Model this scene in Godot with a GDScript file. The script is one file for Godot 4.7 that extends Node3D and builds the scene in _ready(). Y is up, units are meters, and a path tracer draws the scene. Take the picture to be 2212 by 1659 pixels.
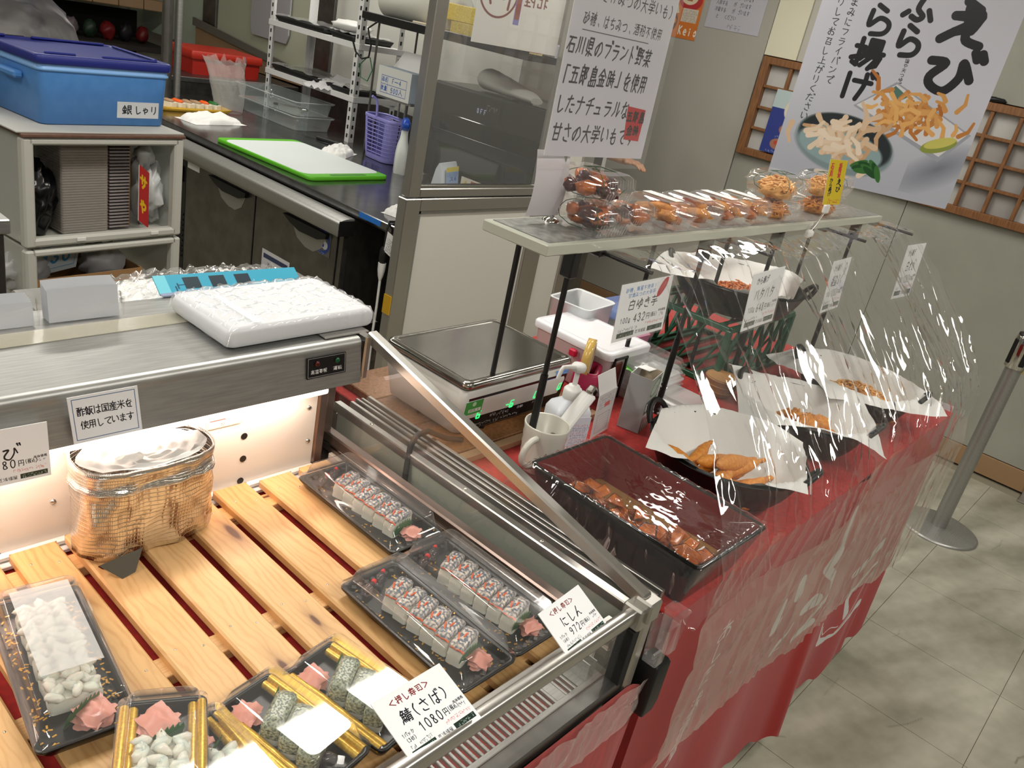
extends Node3D
# A food hall counter: a refrigerated sushi case in front, a fried-food table beside it, the staff kitchen behind.
# x runs along the counter front, -z goes behind it, metres.

var used := {}
var rng := RandomNumberGenerator.new()
var N := FastNoiseLite.new()
var M := {}

func _ready():
	# camera
	var cam := Camera3D.new()
	cam.name = "camera"
	cam.fov = 49.56
	cam.near = 0.02
	cam.far = 40.0
	cam.basis = Basis(Vector3.UP, -deg_to_rad(52.4)) * Basis(Vector3.RIGHT, -deg_to_rad(23.32)) * Basis(Vector3.BACK, deg_to_rad(12.28))
	cam.position = Vector3(0, 1.7, 0)
	add_child(cam)
	cam.current = true
	# surroundings
	var we := WorldEnvironment.new()
	we.name = "surroundings"
	var env := Environment.new()
	env.background_mode = Environment.BG_COLOR
	env.background_color = Color(0.5, 0.5, 0.5)
	env.background_energy_multiplier = 0.2
	env.tonemap_mode = Environment.TONE_MAPPER_LINEAR
	env.tonemap_exposure = 1.0
	env.sdfgi_enabled = true
	env.ssao_enabled = true
	env.ssil_enabled = true
	we.environment = env
	add_child(we)
	rng.seed = 7
	N.seed = 5
	N.frequency = 1.0
	N.fractal_octaves = 3
	# ceiling lamps: x, z of each fitting
	for p in [[-0.6, 0.7], [1.4, 0.7], [3.4, 0.7], [-0.6, -1.7], [1.4, -1.7], [3.4, -1.7], [-0.6, -4.4], [1.4, -4.4], [3.2, -4.4]]:
		ceiling_lamp(p[0], p[1])
	materials()
	room()
	window_lattice()
	partition()
	kitchen()
	background()
	cool_case()
	case_goods()
	canopy_goods()
	rails_cabinet()
	scale_corner()
	fry_table()
	pans()
	table_clutter()
	rack_shelf()
	films()
	signs()
	floor_things()
	customer()

const LAMP := 2.3
func ceiling_lamp(x, z):
	var t = thing("ceiling_light", "long white fluorescent ceiling light in the row over the %s" % ("shop floor" if z > 0 else ("counters" if z > -3 else "kitchen")), "ceiling light", Vector3(x, 2.74, z), 0.0, "fluorescent ceiling lights")
	part("housing", box(Vector3(0, -0.03, 0), Vector3(1.30, 0.06, 0.26), 0.006), mat(Color(0.85, 0.85, 0.85), 0.5), t)
	var g = mat(Color(1, 1, 1), 0.6)
	g.emission_enabled = true
	g.emission = Color(1.0, 0.98, 0.94)
	g.emission_energy_multiplier = 3.0
	part("lamp_tube", box(Vector3(0, -0.065, 0), Vector3(1.24, 0.01, 0.2), 0.003), g, t)
	var l := AreaLight3D.new()
	l.name = "ceiling_lamp_light"
	l.area_size = Vector2(1.24, 0.2)
	l.light_color = Color(1.0, 0.98, 0.94)
	l.light_energy = LAMP
	l.area_range = 14.0
	l.area_attenuation = 2.0
	l.shadow_enabled = true
	l.position = Vector3(x, 2.66, z)
	l.rotation.x = -PI / 2
	add_child(l)

func materials():
	M.steel = mat(Color(0.55, 0.55, 0.54), 0.4, 0.75)
	tri_tex(M.steel, noise_tex(0.02, Color(0.60, 0.60, 0.59), Color(0.70, 0.70, 0.69), 3), Vector3(2.0, 30.0, 30.0))
	M.steel_dark = mat(Color(0.42, 0.41, 0.40), 0.34, 0.9)
	tri_tex(M.steel_dark, noise_tex(0.02, Color(0.40, 0.395, 0.385), Color(0.50, 0.49, 0.475), 4), Vector3(3.0, 1.5, 1.5))
	M.steel_top = mat(Color(0.5, 0.5, 0.5), 0.16, 0.95)
	tri_tex(M.steel_top, noise_tex(0.02, Color(0.44, 0.44, 0.45), Color(0.56, 0.56, 0.57), 6), Vector3(2.0, 2.0, 2.0))
	M.chrome = mat(Color(0.78, 0.77, 0.75), 0.12, 1.0)
	M.alu = mat(Color(0.72, 0.71, 0.69), 0.28, 0.9)
	M.alu_brown = mat(Color(0.50, 0.44, 0.41), 0.3, 0.8)
	M.black = mat(Color(0.05, 0.05, 0.055), 0.45)
	M.black_gloss = mat(Color(0.035, 0.035, 0.04), 0.12)
	M.iron = mat(Color(0.09, 0.09, 0.095), 0.42, 0.5)
	M.white = mat(Color(0.86, 0.86, 0.85), 0.5)
	M.white_gloss = mat(Color(0.88, 0.88, 0.87), 0.2)
	M.paper = mat(Color(0.9, 0.9, 0.9), 0.75)
	M.panel_white = mat(Color(0.80, 0.79, 0.76), 0.45)
	M.rubber = mat(Color(0.06, 0.06, 0.06), 0.8)
	M.glass = clear(0.03)
	M.plastic = clear(0.06, 0.06)
	M.lid = clear(0.05, 0.04)
	M.milky = clear(0.38, 0.22, Color(0.86, 0.88, 0.88))
	M.wood_board = wood_mat(11)
	M.tan = mat(Color(0.62, 0.50, 0.38), 0.6)
	M.oak = mat(Color(0.50, 0.34, 0.20), 0.5)
	tri_tex(M.oak, noise_tex(0.03, Color(0.42, 0.27, 0.15), Color(0.58, 0.40, 0.24), 8), Vector3(12, 1.5, 12))
	M.card_board = mat(Color(0.58, 0.44, 0.29), 0.8)
	M.red_cloth = mat(Color(0.66, 0.10, 0.08), 0.85)
	tri_tex(M.red_cloth, noise_tex(0.05, Color(0.56, 0.075, 0.06), Color(0.72, 0.13, 0.09), 9), Vector3(5, 0.8, 5))
	M.red_cloth.rim_enabled = true
	M.red_cloth.rim = 0.3
	M.ginger = mat(Color(0.90, 0.62, 0.56), 0.4)
	M.ginger.subsurf_scatter_enabled = true
	M.ginger.subsurf_scatter_strength = 0.2
	M.leaf = mat(Color(0.13, 0.42, 0.16), 0.45)
	M.leaf.backlight_enabled = true
	M.leaf.backlight = Color(0.05, 0.2, 0.05)
	M.rice = mat(Color(0.90, 0.89, 0.84), 0.55)
	M.rice.subsurf_scatter_enabled = true
	M.rice.subsurf_scatter_strength = 0.15
	M.rice.normal_enabled = true
	M.rice.normal_texture = noise_tex(0.12, Color.BLACK, Color.WHITE, 12, 256, 3, true)
	M.rice.uv1_triplanar = true
	M.rice.uv1_scale = Vector3(28, 28, 28)
	M.shrimp = mat(Color(0.90, 0.88, 0.83), 0.3)
	M.shrimp.subsurf_scatter_enabled = true
	M.shrimp.subsurf_scatter_strength = 0.3
	M.carrot = mat(Color(0.90, 0.36, 0.10), 0.4)
	M.cap_red = mat(Color(0.85, 0.10, 0.07), 0.35)
	M.soy = clear(0.45, 0.1, Color(0.25, 0.2, 0.22))
	M.herring = mat(Color(1, 1, 1), 0.2)
	tri_tex(M.herring, noise_tex(0.03, Color(0.36, 0.40, 0.46), Color(0.86, 0.80, 0.74), 21, 256, 3, false, 0.5), Vector3(18, 18, 18))
	M.mackerel = mat(Color(1, 1, 1), 0.3)
	tri_tex(M.mackerel, noise_tex(0.045, Color(0.28, 0.33, 0.29), Color(0.72, 0.74, 0.64), 22, 256, 2, false, 0.45), Vector3(22, 22, 22))
	M.tray_black = mat(Color(0.05, 0.045, 0.05), 0.3)
	M.tray_gold = mat(Color(0.80, 0.62, 0.16), 0.3, 0.35)
	tri_tex(M.tray_gold, noise_tex(0.06, Color(0.72, 0.53, 0.10), Color(0.92, 0.77, 0.30), 23), Vector3(14, 14, 14))
	M.gold_fleck = mat(Color(0.78, 0.58, 0.20), 0.35, 0.4)
	M.fry = mat(Color(1, 1, 1), 0.6)
	tri_tex(M.fry, noise_tex(0.03, Color(0.72, 0.42, 0.14), Color(0.90, 0.64, 0.28), 24), Vector3(12, 12, 12))
	M.fry_dark = mat(Color(1, 1, 1), 0.6)
	tri_tex(M.fry_dark, noise_tex(0.03, Color(0.60, 0.28, 0.10), Color(0.84, 0.50, 0.22), 25), Vector3(12, 12, 12))
	M.fry_pale = mat(Color(1, 1, 1), 0.6)
	tri_tex(M.fry_pale, noise_tex(0.03, Color(0.86, 0.58, 0.28), Color(0.94, 0.76, 0.48), 26), Vector3(14, 14, 14))
	for k in ["fry", "fry_dark", "fry_pale"]:
		M[k].normal_enabled = true
		M[k].normal_texture = noise_tex(0.06, Color.BLACK, Color.WHITE, 27, 256, 3, true)
		M[k].normal_scale = 0.8
	M.potato = mat(Color(1, 1, 1), 0.16)
	tri_tex(M.potato, noise_tex(0.02, Color(0.62, 0.26, 0.04), Color(0.86, 0.50, 0.10), 28), Vector3(14, 14, 14))
	M.potato.clearcoat_enabled = true
	M.potato.clearcoat = 0.8
	M.potato_skin = mat(Color(0.28, 0.06, 0.07), 0.18)
	M.potato_skin.clearcoat_enabled = true
	M.potato_skin.clearcoat = 0.8
	M.syrup = mat(Color(0.58, 0.42, 0.22), 0.2)
	M.liner = mat(Color(0.88, 0.88, 0.87), 0.9)
	M.liner.normal_enabled = true
	M.liner.normal_texture = noise_tex(0.08, Color.BLACK, Color.WHITE, 31, 256, 3, true)
	M.liner.normal_scale = 0.35
	M.liner.uv1_triplanar = true
	M.liner.uv1_scale = Vector3(20, 20, 20)
	M.towel = mat(Color(0.88, 0.88, 0.87), 0.95)
	M.towel.rim_enabled = true
	M.towel.rim = 0.4

# a plank surface: growth lines along v, a knot or two
func wood_mat(sd):
	var r = RandomNumberGenerator.new()
	r.seed = sd
	var n = FastNoiseLite.new()
	n.seed = sd
	n.frequency = 0.012
	var knots = []
	for i in 1 + sd % 2: knots.append(Vector3(r.randf_range(20, 76), r.randf_range(60, 460), r.randf_range(5, 9)))
	var w = 96
	var h = 512
	var b = PackedByteArray()
	b.resize(w * h * 3)
	var c0 = Color(0.86, 0.69, 0.47)
	var c1 = Color(0.74, 0.53, 0.31)
	var tone = r.randf_range(-0.03, 0.04)
	for y in h:
		for x in w:
			var u = x + n.get_noise_2d(x * 0.6, y * 0.35) * 26.0
			var dark = 0.0
			for k in knots:
				var dx = x - k.x
				var dy = (y - k.y) * 0.45
				var d = sqrt(dx * dx + dy * dy)
				u += signf(dx) * k.z * 1.6 * exp(-d * d / (k.z * k.z * 6.0))
				dark += 0.75 * exp(-pow(d / k.z, 4.0)) + 0.28 * exp(-pow(d / (k.z * 2.6), 2.0))
			var ring = pow(0.5 + 0.5 * sin(u * 0.42 + sd), 3.0) * 0.34 + 0.25 * n.get_noise_2d(x * 6.0, y * 0.8) + 0.2 * n.get_noise_2d(x * 1.2 + 90, y * 0.5)
			var c = c0.lerp(c1, clampf(ring, 0.0, 1.0)).lerp(Color(0.30, 0.15, 0.08), clampf(dark, 0.0, 0.85))
			var o = (y * w + x) * 3
			b[o] = int(clampf(c.r + tone, 0, 1) * 255); b[o + 1] = int(clampf(c.g + tone, 0, 1) * 255); b[o + 2] = int(clampf(c.b + tone, 0, 1) * 255)
	var m = mat(Color.WHITE, 0.42)
	m.albedo_texture = ImageTexture.create_from_image(Image.create_from_data(w, h, false, Image.FORMAT_RGB8, b))
	return m

func room():
	# floor: vinyl tiles of 45 cm, scuffed
	var pw = 820
	var ph = 620
	var n = FastNoiseLite.new()
	n.seed = 3
	n.frequency = 0.006
	var pic = Pic.new(pw, ph, Color(0.70, 0.69, 0.63))
	for y in ph:
		for x in pw:
			var a = n.get_noise_2d(x * 0.5 + y * 0.9, y * 2.6 - x * 1.1)
			var f = n.get_noise_2d(x * 9.0, y * 9.0)
			var e = clampf(0.5 + 0.8 * a + 0.18 * f, 0, 1)
			var c = Color(0.52, 0.51, 0.45).lerp(Color(0.73, 0.72, 0.66), e)
			var o = (y * pw + x) * 4
			pic.b[o] = int(c.r * 255); pic.b[o + 1] = int(c.g * 255); pic.b[o + 2] = int(c.b * 255)
	var r = RandomNumberGenerator.new()
	r.seed = 4
	for i in 90:
		var p = Vector2(r.randf() * pw, r.randf() * ph)
		var d = Vector2.from_angle(r.randf_range(-0.6, 1.2)) * r.randf_range(6, 46)
		pic.line([p, p + d * 0.5 + Vector2(0, r.randf_range(-2, 2)), p + d], 0.4, 0.25, Color(0.25, 0.22, 0.18), r.randf_range(0.15, 0.6))
	var fm = print_mat(pic, 0.3)
	var fl = struct("floor", lohi(Vector3(-2.6, -0.12, -8.2), Vector3(5.0, -0.004, 3.1), 0.0), mat(Color(0.55, 0.53, 0.46), 0.6))
	var x0 = 1.09
	var z0 = -1.308
	for i in 8:
		for j in 6:
			var a = Vector3(x0 + i * 0.45, -0.004, z0 + j * 0.45)
			var m = MB.new(-1)
			var q = [a + Vector3(0.001, 0.004, 0.449), a + Vector3(0.449, 0.004, 0.449), a + Vector3(0.449, 0.004, 0.001), a + Vector3(0.001, 0.004, 0.001)]
			var uv = []
			for p in q: uv.append(Vector2((p.x - x0) / 3.6, (p.z - z0) / 2.7))
			m.quad(q[0], q[1], q[2], q[3], uv[0], uv[1], uv[2], uv[3])
			for k in 4:
				var p0 = q[k]
				var p1 = q[(k + 1) % 4]
				m.quad(p0 - Vector3(0, 0.004, 0), p1 - Vector3(0, 0.004, 0), p1, p0, uv[k], uv[(k + 1) % 4], uv[(k + 1) % 4], uv[k])
			part("tile", m, fm, fl)
	struct("ceiling", lohi(Vector3(-2.6, 2.76, -8.2), Vector3(5.0, 2.9, 3.1), 0.0), mat(Color(0.82, 0.82, 0.8), 0.9))
	var wm = mat(Color(0.70, 0.70, 0.68), 0.8)
	struct("wall_left", lohi(Vector3(-2.7, -0.1, -8.2), Vector3(-2.6, 2.9, 3.1), 0.0), wm)
	struct("wall_front", lohi(Vector3(-2.6, -0.1, 3.0), Vector3(5.0, 2.9, 3.1), 0.0), wm)
	struct("wall_back", lohi(Vector3(-2.6, -0.1, -8.3), Vector3(5.0, 2.9, -8.2), 0.0), mat(Color(0.78, 0.77, 0.72), 0.8))
	# right wall: panels with fine seams
	var wr = struct("wall_right", lohi(Vector3(4.80, -0.1, -8.2), Vector3(5.0, 2.9, 3.1), 0.0), mat(Color(0.25, 0.25, 0.23), 0.8))
	var pm = mat(Color(0.60, 0.60, 0.56), 0.55)
	tri_tex(pm, noise_tex(0.02, Color(0.585, 0.59, 0.55), Color(0.615, 0.615, 0.575), 41), Vector3(0.7, 0.7, 0.7))
	var pl = mat(Color(0.655, 0.645, 0.61), 0.55)
	for e in [[-1.349, 3.0, 0.12, 1.235], [-2.397, -1.352, 0.12, 1.255], [-1.349, 3.0, 1.79, 2.76]]:
		part("panel", lohi(Vector3(4.78, e[2], e[0]), Vector3(4.80, e[3], e[1]), 0.0015), pm, wr)
	part("panel", lohi(Vector3(4.775, 0.12, -4.2), Vector3(4.80, 2.76, -2.403), 0.0015), pl, wr)
	part("pillar_face", lohi(Vector3(4.77, 1.79, -2.397), Vector3(4.80, 2.76, -2.2), 0.002), mat(Color(0.86, 0.85, 0.76), 0.6), wr)
	part("panel", lohi(Vector3(4.78, 1.79, -2.197), Vector3(4.80, 2.76, -1.352), 0.0015), mat(Color(0.72, 0.71, 0.68), 0.6), wr)
	var bb = struct("baseboard_right", lohi(Vector3(4.775, 0.008, -3.4), Vector3(4.80, 0.116, -0.24), 0.002), mat(Color(0.60, 0.48, 0.35), 0.55))
	part("board", lohi(Vector3(4.775, 0.008, -0.236), Vector3(4.80, 0.116, 3.0), 0.002), mat(Color(0.60, 0.48, 0.35), 0.55), bb)
	var br = thing("floor_bracket", "brushed metal foot plate at the joint of the tan baseboard", "bracket", Vector3(4.72, 0, -0.24))
	part("plate", box(Vector3(-0.01, 0.004, 0.0), Vector3(0.12, 0.008, 0.07), 0.002), M.alu, br)
	part("upright", box(Vector3(0.046, 0.04, 0.0), Vector3(0.006, 0.08, 0.07), 0.002), M.alu, br)

func window_lattice():
	var w = struct("window_1", lohi(Vector3(4.745, 1.745, -2.38), Vector3(4.785, 1.785, -0.40), 0.003), M.oak)
	part("frame_bottom", lohi(Vector3(4.745, 1.238, -2.38), Vector3(4.785, 1.278, -0.40), 0.003), M.oak, w)
	for z in [-2.38, -0.44]: part("frame_stile", lohi(Vector3(4.74, 1.238, z), Vector3(4.785, 1.785, z + 0.045), 0.003), M.oak, w)
	var cols = 14
	var z0 = -2.335
	var dz = (2.335 - 0.44) / cols
	for i in range(1, cols): part("muntin", lohi(Vector3(4.75, 1.278, z0 + i * dz - 0.009), Vector3(4.78, 1.745, z0 + i * dz + 0.009), 0.002), M.oak, w)
	for k in range(1, 4): part("muntin", lohi(Vector3(4.752, 1.278 + k * 0.1168 - 0.008, z0), Vector3(4.778, 1.278 + k * 0.1168 + 0.008, -0.44), 0.002), M.oak, w)
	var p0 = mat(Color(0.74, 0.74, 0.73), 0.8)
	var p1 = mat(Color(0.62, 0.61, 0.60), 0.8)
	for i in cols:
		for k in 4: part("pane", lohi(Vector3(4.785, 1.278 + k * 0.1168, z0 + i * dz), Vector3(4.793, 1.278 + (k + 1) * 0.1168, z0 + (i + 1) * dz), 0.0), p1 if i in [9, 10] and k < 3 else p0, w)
	var m = MB.new()
	m.blob(Vector3(0, 0.012, 0), Vector3(0.02, 0.014, 0.055), N, 0.4, 2.0)
	var o = part("dark_clip", m, M.black, self)
	o.position = Vector3(4.758, 1.785, -1.13)
	tag(o, "small black clip lying on the top rail of the wooden lattice window", "clip")

func partition():
	var z = -2.42
	var t = struct("wall_partition", lohi(Vector3(2.205, 0.0, z - 0.025), Vector3(2.285, 0.985, z + 0.025), 0.003), M.alu)
	var st = M.alu
	part("post", lohi(Vector3(2.215, 0.99, z - 0.022), Vector3(2.275, 2.2, z + 0.022), 0.003), st, t)
	part("post", lohi(Vector3(2.99, 0.0, z - 0.025), Vector3(3.11, 0.985, z + 0.025), 0.003), st, t)
	part("post", lohi(Vector3(2.99, 0.99, z - 0.022), Vector3(3.05, 2.2, z + 0.022), 0.003), st, t)
	part("post", lohi(Vector3(3.29, 0.0, z - 0.025), Vector3(3.37, 2.2, z + 0.025), 0.003), st, t)
	part("rail", lohi(Vector3(2.285, 0.935, z - 0.024), Vector3(2.99, 0.985, z + 0.024), 0.003), st, t)
	part("rail", lohi(Vector3(2.275, 0.99, z - 0.022), Vector3(2.99, 1.025, z + 0.022), 0.003), st, t)
	part("glazing_bead", lohi(Vector3(2.275, 1.025, z - 0.012), Vector3(2.99, 1.037, z + 0.012), 0.002), M.chrome, t)
	part("panel", lohi(Vector3(2.285, 0.06, z - 0.012), Vector3(2.99, 0.935, z + 0.012), 0.002), M.panel_white, t)
	part("panel", lohi(Vector3(3.11, 0.06, z - 0.012), Vector3(3.29, 1.4, z + 0.012), 0.002), M.panel_white, t)
	part("trim_strip", lohi(Vector3(2.285, 0.06, z + 0.012), Vector3(2.30, 0.935, z + 0.018), 0.002), M.steel, t)
	part("trim_strip", lohi(Vector3(2.285, 0.92, z + 0.012), Vector3(2.99, 0.935, z + 0.018), 0.002), M.steel, t)
	part("glass_pane", box(Vector3(2.632, 1.6, z), Vector3(0.714, 1.13, 0.001), 0.0), M.glass, t)
	part("foot_rail", lohi(Vector3(2.285, 0.0, z - 0.02), Vector3(3.37, 0.06, z + 0.02), 0.003), st, t)
	var yt = solo("warning_tape", lohi(Vector3(2.1995, 0.50, z - 0.02), Vector3(2.2045, 0.58, z + 0.024), 0.0), mat(Color(0.75, 0.58, 0.08), 0.6), "yellow tape stuck low on the side of the steel partition post", "tape")

func cool_case():
	var c = thing("display_case", "long refrigerated sushi display case with brushed steel canopy and pale pink lit back wall", "display case", Vector3.ZERO)
	var X0 = -0.3
	var X1 = 0.905
	part("body", lohi(Vector3(X0, 0.02, -1.30), Vector3(X1 + 0.03, 0.845, -0.415), 0.004), M.steel_dark, c)
	part("deck_cloth", lohi(Vector3(X0, 0.845, -1.10), Vector3(X1, 0.853, -0.475), 0.0), M.red_cloth, c)
	# back wall with screws, vents and a thermometer strip
	var pw = mat(Color(0.82, 0.80, 0.76), 0.45)
	var bp = part("back_panel", lohi(Vector3(X0, 0.845, -1.11), Vector3(0.862, 1.075, -1.09), 0.002), pw, c)
	for q in [[0.714, 0.969], [0.715, 0.924], [0.713, 0.880], [0.33, 0.915], [0.33, 0.872]]:
		part("vent_hole", MB.new().lathe([Vector2(0.0062, 0), Vector2(0.0062, 0.0008)], 14, Vector3(q[0], q[1], -1.0897), Basis(Vector3.RIGHT, PI / 2)), M.black, bp)
	for q in [[0.407, 0.938], [0.843, 0.995], [0.848, 0.925]]:
		part("screw", MB.new().lathe([Vector2(0.0045, 0), Vector2(0.004, 0.002), Vector2(0, 0.0025)], 10, Vector3(q[0], q[1], -1.09), Basis(Vector3.RIGHT, PI / 2)), M.chrome, bp)
	var th = Pic.new(220, 70, Color(0.90, 0.82, 0.74))
	th.frame(2, 2, 218, 68, 3, Color(0.6, 0.5, 0.42))
	th.rect(14, 14, 205, 34, Color(0.96, 0.93, 0.88))
	th.rect(14, 20, 110, 28, Color(0.45, 0.33, 0.3))
	write(th, "30", 80, 42, 20, Color(0.25, 0.2, 0.2), 0.12)
	part("thermometer_strip", printed(Vector3(0.642, 1.022, -1.085), Vector3(0.706, 1.022, -1.085), Vector3(0.642, 1.000, -1.085), 0.004, print_mat(th), M.white), bp)
	var lp = Pic.new(256, 64, Color(0.93, 0.88, 0.82))
	lp.rect(0, 0, 256, 30, Color(0.25, 0.32, 0.48))
	lp.poly([Vector2(40, 4), Vector2(76, 4), Vector2(58, 28)], Color(0.93, 0.88, 0.82))
	write(lp, "ロードライン", 84, 38, 22, Color(0.55, 0.42, 0.42), 0.1)
	part("load_line_sticker", printed(Vector3(0.375, 1.058, -1.0885), Vector3(0.44, 1.058, -1.0885), Vector3(0.375, 1.040, -1.0885), 0.001, print_mat(lp), M.white), bp)
	for y in [0.866, 0.876]: part("ledge", lohi(Vector3(X0, y - 0.009, -1.09), Vector3(0.862, y - 0.002, -1.078 + (0.876 - y) * 0.9), 0.001), M.white_gloss, bp)
	# right end: white inner cheek, brown glazing rail, glass
	part("end_cheek", lohi(Vector3(0.862, 0.845, -1.12), Vector3(0.885, 1.075, -1.088), 0.004), M.alu_brown, c)
	part("inner_cheek", lohi(Vector3(0.90, 0.848, -1.09), Vector3(0.908, 0.885, -0.44), 0.001), pw, c)
	part("glazing_rail", lohi(Vector3(0.908, 0.878, -1.13), Vector3(0.930, 0.918, -0.42), 0.003), M.alu_brown, c)
	part("glazing_lip", lohi(Vector3(0.904, 0.895, -1.12), Vector3(0.910, 0.900, -0.42), 0.001), M.chrome, c)
	part("end_post", lohi(Vector3(0.902, 0.845, -1.16), Vector3(0.926, 1.075, -1.12), 0.003), M.alu_brown, c)
	var gp = [Vector2(-1.12, 0.918), Vector2(-0.415, 0.918), Vector2(-0.415, 0.985), Vector2(-1.03, 1.135), Vector2(-1.12, 1.07)]
	var sg = MB.new(-1)
	var idx = Geometry2D.triangulate_polygon(PackedVector2Array(gp))
	for i in range(0, idx.size(), 3):
		sg.tri(Vector3(0.919, gp[idx[i]].y, gp[idx[i]].x), Vector3(0.919, gp[idx[i + 1]].y, gp[idx[i + 1]].x), Vector3(0.919, gp[idx[i + 2]].y, gp[idx[i + 2]].x))
	part("end_glass", sg, M.glass, c)
	part("slanted_bar", MB.new().bar(Vector3(0.92, 1.146, -1.04), Vector3(0.92, 1.003, -0.395), 0.020, 0.022, 0.003), M.alu, c)
	# front low glass and its rail
	part("front_rail", MB.new().loft([rr(0.012, 0.009, 0.006, 0.0, 3, Vector3(X0, 0.982, -0.40), Basis(Vector3.FORWARD, PI / 2)), rr(0.012, 0.009, 0.006, 0.0, 3, Vector3(0.897, 0.982, -0.40), Basis(Vector3.FORWARD, PI / 2))]), M.alu, c)
	part("front_rail_lip", lohi(Vector3(X0, 0.955, -0.432), Vector3(0.897, 0.962, -0.424), 0.001), M.alu, c)
	var fg = MB.new(-1)
	fg.quad(Vector3(X0, 0.866, -0.398), Vector3(0.897, 0.866, -0.398), Vector3(0.897, 0.975, -0.398), Vector3(X0, 0.975, -0.398))
	part("front_glass", fg, M.glass, c)
	part("rail_end_cap", lohi(Vector3(0.897, 0.962, -0.416), Vector3(0.918, 0.998, -0.383), 0.003), M.alu, c)
	part("corner_cap", box(Vector3(0.922, 0.992, -0.392), Vector3(0.03, 0.034, 0.03), 0.003), M.alu, c)
	part("corner_post", lohi(Vector3(0.912, 0.80, -0.405), Vector3(0.936, 0.975, -0.383), 0.003), M.alu, c)
	part("post_gasket", lohi(Vector3(0.895, 0.845, -0.410), Vector3(0.911, 0.962, -0.386), 0.001), M.rubber, c)
	part("front_channel", lohi(Vector3(X0, 0.845, -0.412), Vector3(0.905, 0.866, -0.386), 0.002), M.steel_dark, c)
	# air return grille: narrow bars across a dark slot
	part("grille_shelf", lohi(Vector3(X0, 0.846, -0.475), Vector3(0.895, 0.852, -0.412), 0.0), M.red_cloth, c)
	part("grille_frame", lohi(Vector3(X0, 0.858, -0.421), Vector3(0.895, 0.866, -0.412), 0.001), M.steel, c)
	part("grille_frame", lohi(Vector3(X0, 0.858, -0.482), Vector3(0.895, 0.869, -0.462), 0.001), M.steel, c)
	var g = MB.new()
	var x = 0.42
	var i = 0
	while x < 0.80:
		g.box(Vector3(x, 0.862, -0.442), Vector3(0.0042, 0.006, 0.044), 0.0008)
		x += 0.0105
	for q in [0.822, 0.832, 0.842]: g.box(Vector3(q, 0.862, -0.442), Vector3(0.0042, 0.006, 0.044), 0.0008)
	var gb = part("grille_bars", g, M.steel, c)
	gb.set_meta("kind", "stuff")
	part("grille_plate", lohi(Vector3(0.80, 0.859, -0.465), Vector3(0.818, 0.865, -0.418), 0.0), M.steel, c)
	part("grille_plate", lohi(Vector3(0.846, 0.859, -0.465), Vector3(0.895, 0.865, -0.418), 0.0), M.steel, c)
	part("grille_fin", lohi(Vector3(0.862, 0.865, -0.47), Vector3(0.864, 0.895, -0.42), 0.0), M.steel, c)
	part("grille_fin", lohi(Vector3(0.878, 0.865, -0.47), Vector3(0.880, 0.895, -0.42), 0.0), M.steel, c)
	# canopy
	var prof = [Vector2(-1.024, 1.066), Vector2(-1.034, 1.128)]
	for k in 6:
		var a = k / 5.0 * PI / 2 * 0.95
		prof.append(Vector2(-1.034 - 0.012 * (1 - cos(a)), 1.134 + 0.012 * sin(a)))
	prof.append_array([Vector2(-1.30, 1.148), Vector2(-1.305, 1.143), Vector2(-1.305, 1.066)])
	var cn = part("canopy", canopy_mesh(prof, X0, X1 - 0.008), M.steel, c)
	part("end_gasket", lohi(Vector3(X1 - 0.008, 1.070, -1.30), Vector3(X1 - 0.002, 1.142, -1.032), 0.001), M.black, cn)
	part("end_plate", lohi(Vector3(X1 - 0.002, 1.066, -1.30), Vector3(X1 + 0.012, 1.150, -1.030), 0.003), M.alu, cn)
	part("corner_tab", lohi(Vector3(0.83, 1.147, -1.12), Vector3(0.925, 1.150, -1.05), 0.001), M.alu, cn)
	var il = Pic.new(240, 120, Color(0.07, 0.07, 0.075))
	il.frame(5, 5, 235, 115, 2, Color(0.7, 0.7, 0.7))
	write(il, "高温警報", 22, 72, 26, Color(0.85, 0.85, 0.85), 0.1, 0.92)
	write(il, "運転", 160, 72, 26, Color(0.85, 0.85, 0.85), 0.1, 1.05)
	var ip = part("indicator_panel", printed(Vector3(0.782, 1.128, -1.0295), Vector3(0.861, 1.128, -1.0295), Vector3(0.782, 1.092, -1.0245), 0.003, print_mat(il, 0.3), M.black), cn)
	part("alarm_lamp", MB.new().blob(Vector3(0.801, 1.1165, -1.0265), Vector3(0.005, 0.005, 0.003), N, 0.0, 1.0), mat(Color(0.30, 0.05, 0.04), 0.15), cn)
	part("running_lamp", MB.new().blob(Vector3(0.842, 1.1165, -1.0265), Vector3(0.005, 0.005, 0.003), N, 0.0, 1.0), mat(Color(0.04, 0.30, 0.16), 0.15), cn)
	# the tube under the canopy
	var tm = mat(Color.WHITE, 0.5)
	tm.emission_enabled = true
	tm.emission = Color(1.0, 0.90, 0.84)
	tm.emission_energy_multiplier = 4.0
	part("lamp_tube", MB.new().tube([Vector3(-0.2, 1.045, -1.058), Vector3(0.85, 1.045, -1.058)], 0.008, 10), tm, cn)
	for xx in [0.0, 0.33, 0.66]:
		var l := AreaLight3D.new()
		l.name = "canopy_lamp_light"
		l.area_size = Vector2(0.33, 0.02)
		l.light_color = Color(1.0, 0.87, 0.80)
		l.light_energy = 0.06
		l.area_range = 3.0
		l.area_attenuation = 2.0
		l.shadow_enabled = true
		l.position = Vector3(xx, 1.034, -1.056)
		l.rotation = Vector3(-PI / 2 + 0.15, 0, 0)
		add_child(l)
	# red skirt
	var sk = []
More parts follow.
